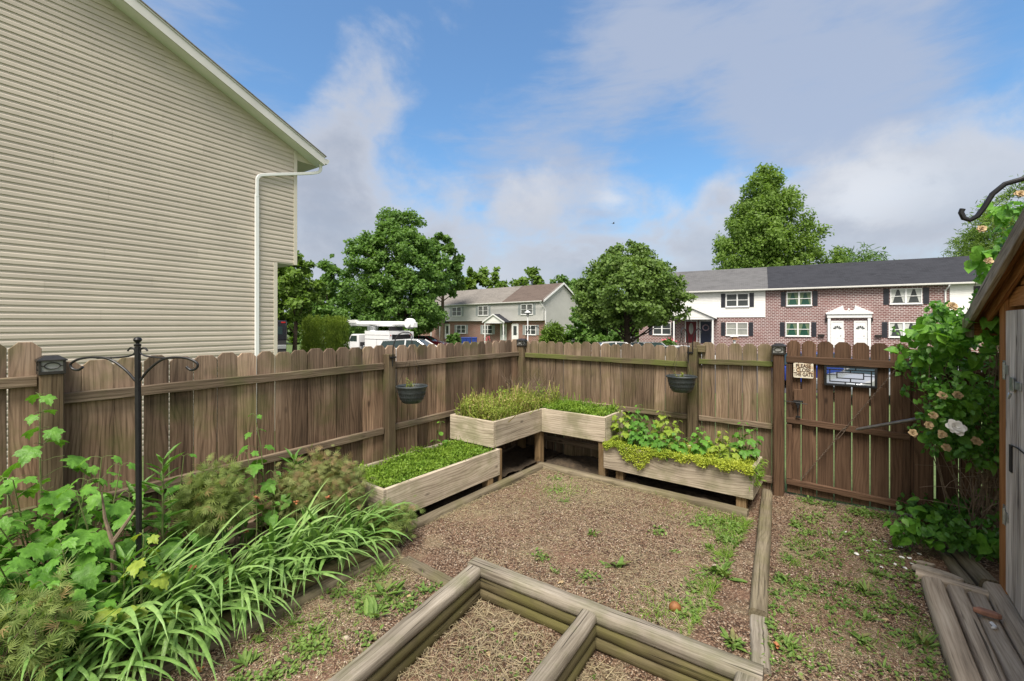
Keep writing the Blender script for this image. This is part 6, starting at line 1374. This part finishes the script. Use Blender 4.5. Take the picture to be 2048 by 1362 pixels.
for s in (-1, 1):
    mb = MB(); mb.prism([(5.08, 1.3), (6.3, 1.3), (5.97, 1.8), (5.08, 1.8)], f(1, 0, 0)-f(0, 0, 0), ZD, f(0, 1, 0)-f(0, 0, 0), f(0, s*1.0+(.003 if s > 0 else -.013), 0), .01); mb.build('window', M['carglass'], bt)
mb = MB(); mb.quad(f(6.46, -.85, 1.3), f(6.46, .85, 1.3), f(6.09, .8, 1.8), f(6.09, -.8, 1.8)); mb.build('windscreen', M['carglass'], bt)
for s in (-1, 1): tb_('mirror', (6.2, s*1.15-.1, 1.3), (6.3, s*1.15+.1, 1.65), 'dark', bevel=.02)
for x in (.9, 1.9, 6.6):
    for s in (-1, 1): wheel(f, x, s*.92, .44, bt, .28)
tr = MB(); tr.lathe([(.5, 1.9), (.5, 2.2), (.38, 2.25), (.36, 2.6)], f(4.1, 0, 0), 14); tr.bx((3.8, -.3, 2.3), (4.6, .3, 2.62), f); tr.build('turret', M['galv'], bt, bevel=.03)
bm = MB(); bm.tube([f(7.9, -.1, 2.88), f(-.8, -.1, 2.82)], [.25, .21], 12); bm.bx((6.6, -.36, 2.92), (8.2, .2, 3.2), f); bm.bx((1.5, -.2, 2.9), (3.0, .05, 3.05), f); bm.build('boom', M['truckwhite'], bt, bevel=.02, auto=True)
bm = MB(); bm.lathe([(.0, -.32), (.36, -.32), (.42, -.2), (.42, .2), (.36, .32), (.0, .32)], f(-1.0, -.1, 2.86), 18, ax=f(0, 1, 0)-f(0, 0, 0), close=False); bm.bx((-1.7, -.3, 2.55), (-1.25, .1, 2.95), f); bm.build('boom_elbow', M['truckwhite'], bt, bevel=.02, auto=True)
hy = MB(); [hy.tube(spline([f(3.7+.12*k, .35*(-1)**k, 1.0), f(3.8+.1*k, .5*(-1)**k, 1.7+.05*k), f(4.2, .2*(-1)**k, 2.3)], 5), .035, 6) for k in range(7)]; hy.bx((3.6, -.9, .9), (4.75, .9, 1.25), f); hy.build('hydraulics', M['dark'], bt)
tb_('boom_rest', (.7, -.6, 2.25), (.9, .6, 2.58), 'dark'); tb_('outrigger', (3.55, -1.25, .5), (3.72, 1.25, 1.0), 'galv', bevel=.02)
for y in (-1.08, 1.0): tb_('tail_light', (-.045, y, 1.85), (-.021, y+.1, 1.95), 'tail', bevel=.01)
for y in (-.9, ): tb_('tail_light', (-.045, y, 1.85), (-.021, y+.1, 1.95), 'tail', bevel=.01)
# dark truck half hidden by the beige house
c = gp(541, 33, -1.0); f = frame(c, R(117)); dt = thing('box_truck', 'black box truck half hidden behind the corner of the beige house', 'truck', c)
def td_(name, a, b, mat, **k):
    mb = MB(); mb.bx(a, b, f); return mb.build(name, M[mat], dt, **k)
td_('body', (0, -1.1, 1.55), (4.5, 1.1, 3.05), 'carblack', bevel=.05); td_('tailgate', (-.05, -1.05, .9), (-.001, 1.05, 1.2), 'galv', bevel=.02); td_('undertray', (0, -1.05, .5), (4.5, 1.05, 1.549), 'dark'); td_('cab', (4.6, -1, .5), (6.4, 1, 2.5), 'carblack', bevel=.15)
td_('roof_light', (-.03, -1.0, 2.86), (-.001, -.7, 2.96), 'tail', bevel=.01); td_('window', (-.02, -.8, 2.0), (-.001, .8, 2.6), 'carglass')
for x in (1, 5.4):
    for s in (-1, 1): wheel(f, x, s*.9, .42, dt, .25)

# ---------------------------------------------------------------- trees
def tree(name, label, c, zc0, ztop, prof, trunk, mat, leaf=CARD, n=9000, lsize=.25, clump=.16, nclump=120, flat=.65, droop=0., group=None, cat='tree', bark='bark', limbs=16, hollow=.45, lean=(0, 0), fill=1.0, seed=1, spread=.5):
    """crown of many leaf clumps carried on limbs; prof = (height fraction, radius) pairs of the crown outline"""
    g = np.random.default_rng(seed); rs = random.Random(seed); c = Vector(c)
    root = thing(name, label, cat, c, group); z0, z1 = zc0, ztop; hs, rsd = zip(*prof); Hc = z1-z0; Rm = max(rsd)
    cl = []
    tries = 0
    while len(cl) < nclump and tries < nclump*40:
        tries += 1; h = g.random(); r = np.interp(h, hs, rsd)
        if g.random() > (r/Rm)**1.3+.05: continue
        a = g.random()*2*math.pi; q = math.sqrt(g.uniform(hollow**2, 1)); q *= 1+.13*math.sin(3*a+seed)+.1*math.sin(5*a+7*h+seed)
        cl.append((c.x+lean[0]*h+r*q*math.cos(a), c.y+lean[1]*h+r*q*math.sin(a), z0+h*Hc, r))
    cl = np.array(cl); k = len(cl); per = max(6, n//k); L = LF()
    cr = clump*Rm*g.uniform(.45, 1.5, k)
    idx = np.repeat(np.arange(k), (per*(cr/cr.mean())**1.5).astype(int)+3); m = len(idx)
    d = norm(g.normal(0, 1, (m, 3)))*(g.random((m, 1))**.45)*cr[idx][:, None]; d[:, 2] *= flat; d[:, 2] -= droop*np.abs(g.normal(0, 1, m))*cr[idx]
    P = cl[idx, :3]+d
    out = norm(np.stack([cl[idx, 0]-c.x, cl[idx, 1]-c.y, np.full(m, Hc*.12)], -1))
    nr = norm(d*np.array([1, 1, 1.4]))*.55+out*.3+np.array([0, -.15, .6])+g.normal(0, spread, (m, 3))
    dr = norm(g.normal(0, 1, (m, 3))+out*.6+np.array([0, 0, -.25-droop*1.5]))
    L.put(leaf, P, dr, nr, lsize*g.uniform(.6, 1.3, m), np.clip(.5+g.normal(0, .22, m)+.25*(g.random(k)[idx]-.5), 0, 1))
    L.build('crown', mat, root)
    mb = MB(); zt = z0+Hc*.8
    tk = [c+Vector((lean[0]*q+.06*math.sin(q*6+seed), lean[1]*q+.06*math.cos(q*5+seed), (zt-c.z)*q)) for q in (0, .12, .25, .4, .55, .7, .85, 1)]
    mb.tube(tk, [trunk*1.25, trunk, trunk*.92, trunk*.75, trunk*.58, trunk*.4, trunk*.25, trunk*.08], 8)
    for j in rs.sample(range(k), min(limbs, k)):
        e = Vector(cl[j, :3]); q = max(.1, min(.85, (e.z-c.z-rs.uniform(.5, 1.5)*cl[j, 3]*.6)/(zt-c.z)))
        s0 = c+Vector((lean[0]*q, lean[1]*q, (zt-c.z)*q)); md = s0.lerp(e, .55)+Vector((0, 0, -.06*(e-s0).length if not droop else .1*(e-s0).length))
        mb.tube([s0, md, e], [trunk*.34*(1-q*.6), trunk*.2, trunk*.05], 5)
    mb.build('trunk', M[bark], root, auto=True)
    return root
def zpx(py, Y): return H+(649-py)/880*Y
def tpx(name, label, px, Y, ytop, ybot, prof_px, trunk, mat, **k):
    c = gp(px, Y); return tree(name, label, c, zpx(ybot, Y), zpx(ytop, Y), [(h, r/880*Y) for h, r in prof_px], trunk, mat, **k)
gT = 'trees beyond the houses'
tpx('maple_tree', 'big full maple behind the bucket truck, hiding the end of the left terrace', 795, 44, 424, 668, [(0, 64), (.1, 92), (.3, 99), (.5, 95), (.68, 80), (.84, 55), (1, 18)], .36, M['tree1'], n=60000, lsize=.2, nclump=620, clump=.13, limbs=24, seed=3, hollow=.4)
tpx('dark_tree', 'darker tree showing behind the right side of the big maple', 885, 62, 470, 600, [(0, 30), (.3, 46), (.7, 36), (1, 8)], .3, M['tree5'], n=7000, lsize=.42, nclump=90, seed=4, group=gT)
tpx('open_tree', 'airy young tree with a visible forked trunk beside the beige house', 590, 38, 500, 640, [(0, 40), (.25, 62), (.6, 52), (.85, 26), (1, 6)], .17, M['tree4'], n=8500, lsize=.24, nclump=130, clump=.17, limbs=30, seed=5, hollow=.1)
tpx('slim_tree', 'slender light green tree left of the big maple', 655, 50, 505, 670, [(0, 18), (.3, 30), (.6, 24), (.8, 16), (1, 5)], .14, M['tree1'], n=4500, lsize=.28, nclump=80, clump=.3, limbs=14, seed=6)
tpx('understory_tree', 'dark bushy tree under the slender tree, left of the maple', 668, 55, 560, 690, [(0, 58), (.4, 60), (.75, 40), (1, 8)], .22, M['tree5'], n=8000, lsize=.36, nclump=110, seed=7, group=gT)
tpx('understory_tree', 'mid green tree low behind the beige house corner', 565, 60, 540, 690, [(0, 50), (.4, 54), (.75, 40), (1, 8)], .25, M['tree4'], n=7000, lsize=.4, nclump=100, seed=17, group=gT)
tpx('round_tree', 'round headed tree with a forked trunk, left of the brick terrace', 1254, 33, 484, 652, [(0, 74), (.14, 100), (.35, 110), (.6, 92), (.82, 56), (1, 10)], .25, M['tree2'], n=46000, lsize=.17, nclump=560, clump=.125, limbs=26, seed=8, hollow=.42)
tpx('tall_tree', 'very tall feathery conical tree rising behind the brick terrace', 1530, 62, 334, 568, [(0, 106), (.12, 108), (.3, 96), (.5, 76), (.66, 60), (.85, 42), (1, 8)], .55, M['tree3'], n=52000, lsize=.36, leaf=OVAL, nclump=480, clump=.125, flat=.85, droop=.35, limbs=60, seed=9, hollow=.12)
tpx('roof_line_tree', 'spiky tree top just above the charcoal roof', 1712, 66, 505, 590, [(0, 66), (.5, 56), (.8, 34), (1, 14)], .3, M['tree5'], leaf=LANCE, n=6000, lsize=.9, nclump=100, clump=.25, flat=1.1, seed=10)
tpx('feathery_tree', 'large fine leaved tree behind the shed roof at the right edge', 2075, 40, 355, 600, [(0, 130), (.3, 140), (.6, 120), (.85, 70), (1, 15)], .4, M['tree3'], leaf=LANCE, n=26000, lsize=.42, nclump=260, clump=.17, droop=.1, limbs=40, seed=11)
for px, yt, rr, sd, nm, lb, mt in ((945, 540, 20, 21, 'pale_tree', 'small pale tree left of the three above the left terrace roof', 'tree4'), (985, 533, 30, 22, 'pale_tree', 'fuller yellow green tree above the middle of the left terrace roof', 'tree4'), (1062, 540, 30, 23, 'pale_tree', 'loose pale tree above the brown roof end', 'tree4'), (1110, 551, 38, 24, 'dark_tree', 'low dark tree behind the gable of the left terrace', 'tree5'), (925, 556, 26, 25, 'dark_tree', 'green tree between the big maple and the pale trees', 'tree1'), (1150, 565, 34, 26, 'dark_tree', 'dark tree between the left terrace and the round tree', 'tree1')):
    tpx(nm, lb, px, 88, yt, 650, [(0, rr), (.4, rr*1.1), (.75, rr*.9), (1, rr*.3)], .3, M[mt], n=4500, lsize=.5, nclump=70, clump=.27, seed=sd, group=gT)
for i, (px, yt, Y, rr, lb) in enumerate(((1175, 600, 50, 40, 'dark shrub left of the trunk of the round tree'), (1215, 615, 46, 40, 'dense green shrub behind the trunk of the round tree'), (1272, 608, 47, 30, 'dense green shrub between the round tree trunk and the brick wall'))):
    tpx('tall_shrub', lb, px, Y, yt, 710, [(0, rr), (.5, rr*1.05), (.85, rr*.7), (1, rr*.2)], .12, M['tree1'], n=7000, lsize=.3, nclump=110, clump=.2, seed=31+i, cat='shrub', group='shrubs between the terraces')
tpx('round_shrub', 'spreading yellow green shrub against the gable of the left terrace', 1106, 50, 652, 700, [(0, 18), (.4, 24), (.8, 18), (1, 8)], .06, M['tree4'], leaf=LANCE, n=3500, lsize=.55, nclump=60, clump=.3, flat=1.2, seed=41, cat='shrub')
tpx('round_shrub', 'small round shrub beside the blue bins', 908, 55, 664, 690, [(0, 12), (.5, 12), (1, 4)], .05, M['tree1'], n=1200, lsize=.25, nclump=30, clump=.3, seed=42, cat='shrub')
tpx('round_shrub', 'dark clipped shrub in front of the brick terrace', 1336, 38, 680, 700, [(0, 12), (.5, 12), (1, 5)], .05, M['tree5'], n=1500, lsize=.2, nclump=30, clump=.3, seed=43, cat='shrub')
# clipped upright hedge of many stems, and the blue juniper before it
c = gp(650, 16); hd = thing('upright_hedge', 'flat topped upright evergreen hedge of close columns, left of the truck', 'hedge', c)
L = LF(); g = np.random.default_rng(51); zt = 2.09
for k in range(90):
    a = g.random()*6.283; q = math.sqrt(g.uniform(.3, 1)); x, y = c.x+.80*q*math.cos(a), c.y+.6*q*math.sin(a); hh = zt+g.normal(0, .04)-.18*q*q; m = 420
    hz = g.uniform(c.z, hh, m); th = g.random(m)*6.283; rr = .085*np.sqrt(g.random(m))*np.clip((hh-hz)*5, .3, 1)
    P = np.stack([x+rr*np.cos(th), y+rr*np.sin(th), hz], -1); up = np.stack([.5*np.cos(th), .5*np.sin(th), np.ones(m)], -1)
    L.put(LANCE, P, up+g.normal(0, .25, (m, 3)), np.stack([np.cos(th), np.sin(th), np.full(m, .3)], -1)+g.normal(0, .3, (m, 3)), g.uniform(.06, .11, m), np.clip(.15+.35*g.random(m)+.7*np.clip((hz-hh+.35)/.35, 0, 1)*g.random(m), 0, 1))
L.build('foliage', M['yew'], hd)
mb = MB()
for k in range(9): a = k*.7; mb.tube([c+Vector((.4*math.cos(a), .3*math.sin(a), 0)), c+Vector((.5*math.cos(a), .36*math.sin(a), 2.4))], [.03, .01], 6)
mb.build('stem', M['bark'], hd)
c = gp(582, 14.5); L = LF(); m = 9000; a = g.random(m)*6.283; q = np.sqrt(g.random(m)); th = g.random(m)
rx = .62*(1+.15*np.sin(5*a)); hgt = .98*np.sqrt(np.clip(1-(q*.95)**2.2, 0, 1))*(1+.12*np.sin(7*a+3*q*6))
P = np.stack([c.x+rx*q*np.cos(a), c.y+.6*q*np.sin(a), c.z+.35+hgt*th**.4], -1)
L.put(LANCE, P, np.stack([np.cos(a)*q, np.sin(a)*q, .5+0*q], -1)+g.normal(0, .5, (m, 3)), g.normal(0, .5, (m, 3))+np.array([0, -.2, 1]), g.uniform(.06, .13, m))
jn = thing('blue_juniper', 'low blue grey juniper bush at the corner of the beige house', 'shrub', c); L.build('foliage', M['juniper'], jn)
mb = MB(); [mb.tube([c, c+Vector((.4*math.cos(k), .3*math.sin(k), .8))], [.04, .01], 6) for k in range(7)]; mb.build('stem', M['bark'], jn)
# ---------------------------------------------------------------- sky, light, camera
SUN_EL, SUN_AZ = R(58), R(-168)              # high sun behind the camera, softened by cloud
w = bpy.data.worlds.new('World'); scene.world = w; w.use_nodes = True; nt = w.node_tree
bg = nt.nodes['Background']
sky = nd(nt, 'ShaderNodeTexSky', {'sky_type': 'NISHITA', 'sun_disc': False, 'sun_elevation': SUN_EL, 'sun_rotation': SUN_AZ, 'air_density': 1.3, 'dust_density': .4, 'ozone_density': 2.5})
dv = vmul(nt, nd(nt, 'ShaderNodeTexCoord').outputs['Generated'], (1., 1., 1.))
sepd = nd(nt, 'ShaderNodeSeparateXYZ', None, {0: dv}); dz = sepd.outputs[2]
def blobs(lst):
    """soft patches of the sky round given directions (azimuth and height as slopes) where cloud is added or taken away"""
    tot = None
    for px, py, rad, amt in lst:
        d = Vector(((px-1024)/880, 1, (649-py)/880)).normalized()
        dist = nd(nt, 'ShaderNodeVectorMath', {'operation': 'DISTANCE'}, {0: dv, 1: tuple(d)}).outputs['Value']
        q = math_(nt, 'MULTIPLY', nd(nt, 'ShaderNodeMapRange', {'interpolation_type': 'SMOOTHSTEP', 'clamp': True}, {'Value': dist, 'From Min': 0., 'From Max': rad, 'To Min': 1., 'To Max': 0.}).outputs[0], amt)
        tot = q if tot is None else math_(nt, 'ADD', tot, q)
    return tot
def soft(x, a, b): return nd(nt, 'ShaderNodeMapRange', {'interpolation_type': 'SMOOTHSTEP', 'clamp': True}, {'Value': x, 'From Min': a, 'From Max': b}).outputs[0]
# thin high veil
vn = math_(nt, 'ADD', math_(nt, 'MULTIPLY', noise(nt, vmul(nt, dv, (1., 1., 2.8)), 2.6, 8, .56, .5), .62), math_(nt, 'MULTIPLY', noise(nt, vmul(nt, dv, (1., 1., 4.2)), 6.5, 8, .6, .3), .38))
vcov = math_(nt, 'ADD', vn, blobs([(900,20,.42,-.3), (560,60,.3,-.12), (1330,310,.2,-.22), (1150,230,.12,-.08), (1950,270,.2,-.12), (2040,30,.15,-.15), (1250,50,.3,.12), (1500,140,.35,.1), (1750,130,.3,.13), (1000,240,.22,.2), (1150,300,.16,.1), (350,60,.3,.12), (1800,300,.25,.1)]))
veil = math_(nt, 'MULTIPLY', soft(vcov, .38, .68), .84)
# heaped clouds low down and the tower on the left
wv = vmul(nt, dv, (1., 1., 1.35))
n1 = noise(nt, wv, 5.2, 10, .58, .25); n2 = noise(nt, wv, 15., 6, .6)
bias = nd(nt, 'ShaderNodeMapRange', {'clamp': True}, {'Value': dz, 'From Min': .17, 'From Max': .41, 'To Min': .24, 'To Max': -.27}).outputs[0]
cov = math_(nt, 'ADD', math_(nt, 'ADD', n1, bias), math_(nt, 'ADD', math_(nt, 'MULTIPLY', math_(nt, 'SUBTRACT', n2, .5), .22), blobs([(745,120,.15,.28), (725,220,.19,.24), (660,300,.24,.26), (640,420,.2,.26), (540,280,.1,-.1), (1050,390,.13,.2), (1180,370,.08,.14), (900,330,.12,.08), (1330,350,.12,-.14), (1440,395,.07,.26), (1720,390,.2,.18), (1900,330,.14,.16), (1560,330,.1,-.06)])))
cum = math_(nt, 'MULTIPLY', soft(cov, .37, .77), .92)
thick = soft(cov, .56, 1.02)
cc = mixc(nt, thick, (4.5, 4.7, 5.25), (3.0, 3.3, 3.95))
hi = math_(nt, 'MULTIPLY', blobs([(1440,400,.08,1.1), (1222,412,.07,.9), (1350,400,.06,.5), (1720,385,.16,.95), (1050,395,.13,.55), (760,110,.1,.25), (1950,340,.14,.45), (550,500,.12,.3), (1000,560,.2,.35)]), soft(n1, .40, .62))
cc = mixc(nt, math_(nt, 'MINIMUM', math_(nt, 'ADD', hi, math_(nt, 'MULTIPLY', soft(n2, .5, .8), .12)), 1.), cc, (5.8, 6., 6.4))
skyc = mixc(nt, 1., sky.outputs[0], (.70, 1.1, 1.36), 'MULTIPLY')
skyc = mixc(nt, .10, mixc(nt, veil, skyc, (3.3, 3.8, 4.9)), (3.9, 4.2, 4.8))
skyc = mixc(nt, cum, skyc, cc)
back = soft(math_(nt, 'MULTIPLY', sepd.outputs[1], -1.), -.25, .35)     # unseen sky behind the viewer, whitened and brightened as added soft fill light
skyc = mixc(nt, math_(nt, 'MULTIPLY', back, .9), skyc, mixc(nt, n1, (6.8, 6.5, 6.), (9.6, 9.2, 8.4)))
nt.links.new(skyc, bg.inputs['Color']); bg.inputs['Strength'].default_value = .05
sd_ = bpy.data.lights.new('sun', 'SUN'); sd_.energy = 2.3; sd_.angle = R(26); sd_.color = (1, .92, .81)
so2 = bpy.data.objects.new('sun', sd_); COL.objects.link(so2)
# sky_rotation turns clockwise seen from above, from +Y
sdir = Vector((math.sin(SUN_AZ)*math.cos(SUN_EL), math.cos(SUN_AZ)*math.cos(SUN_EL), math.sin(SUN_EL)))
so2.rotation_euler = sdir.to_track_quat('Z', 'Y').to_euler()
cam = bpy.data.cameras.new('camera'); co = bpy.data.objects.new('camera', cam); COL.objects.link(co)
co.location = (0, 0, H); co.rotation_euler = (R(90), 0, 0)
cam.sensor_width = 36; cam.lens = 36*880/2048; cam.shift_y = -32/2048; cam.clip_start = .05; cam.clip_end = 3000
scene.camera = co
scene.view_settings.view_transform = 'Standard'; scene.view_settings.look = 'None'; scene.view_settings.gamma = 1; scene.view_settings.exposure = 1.45
scene.render.engine = 'CYCLES'
cy = scene.cycles; cy.max_bounces = 6; cy.diffuse_bounces = 3; cy.glossy_bounces = 2; cy.transmission_bounces = 3; cy.transparent_max_bounces = 6
cy.caustics_reflective = False; cy.caustics_refractive = False; cy.use_denoising = True
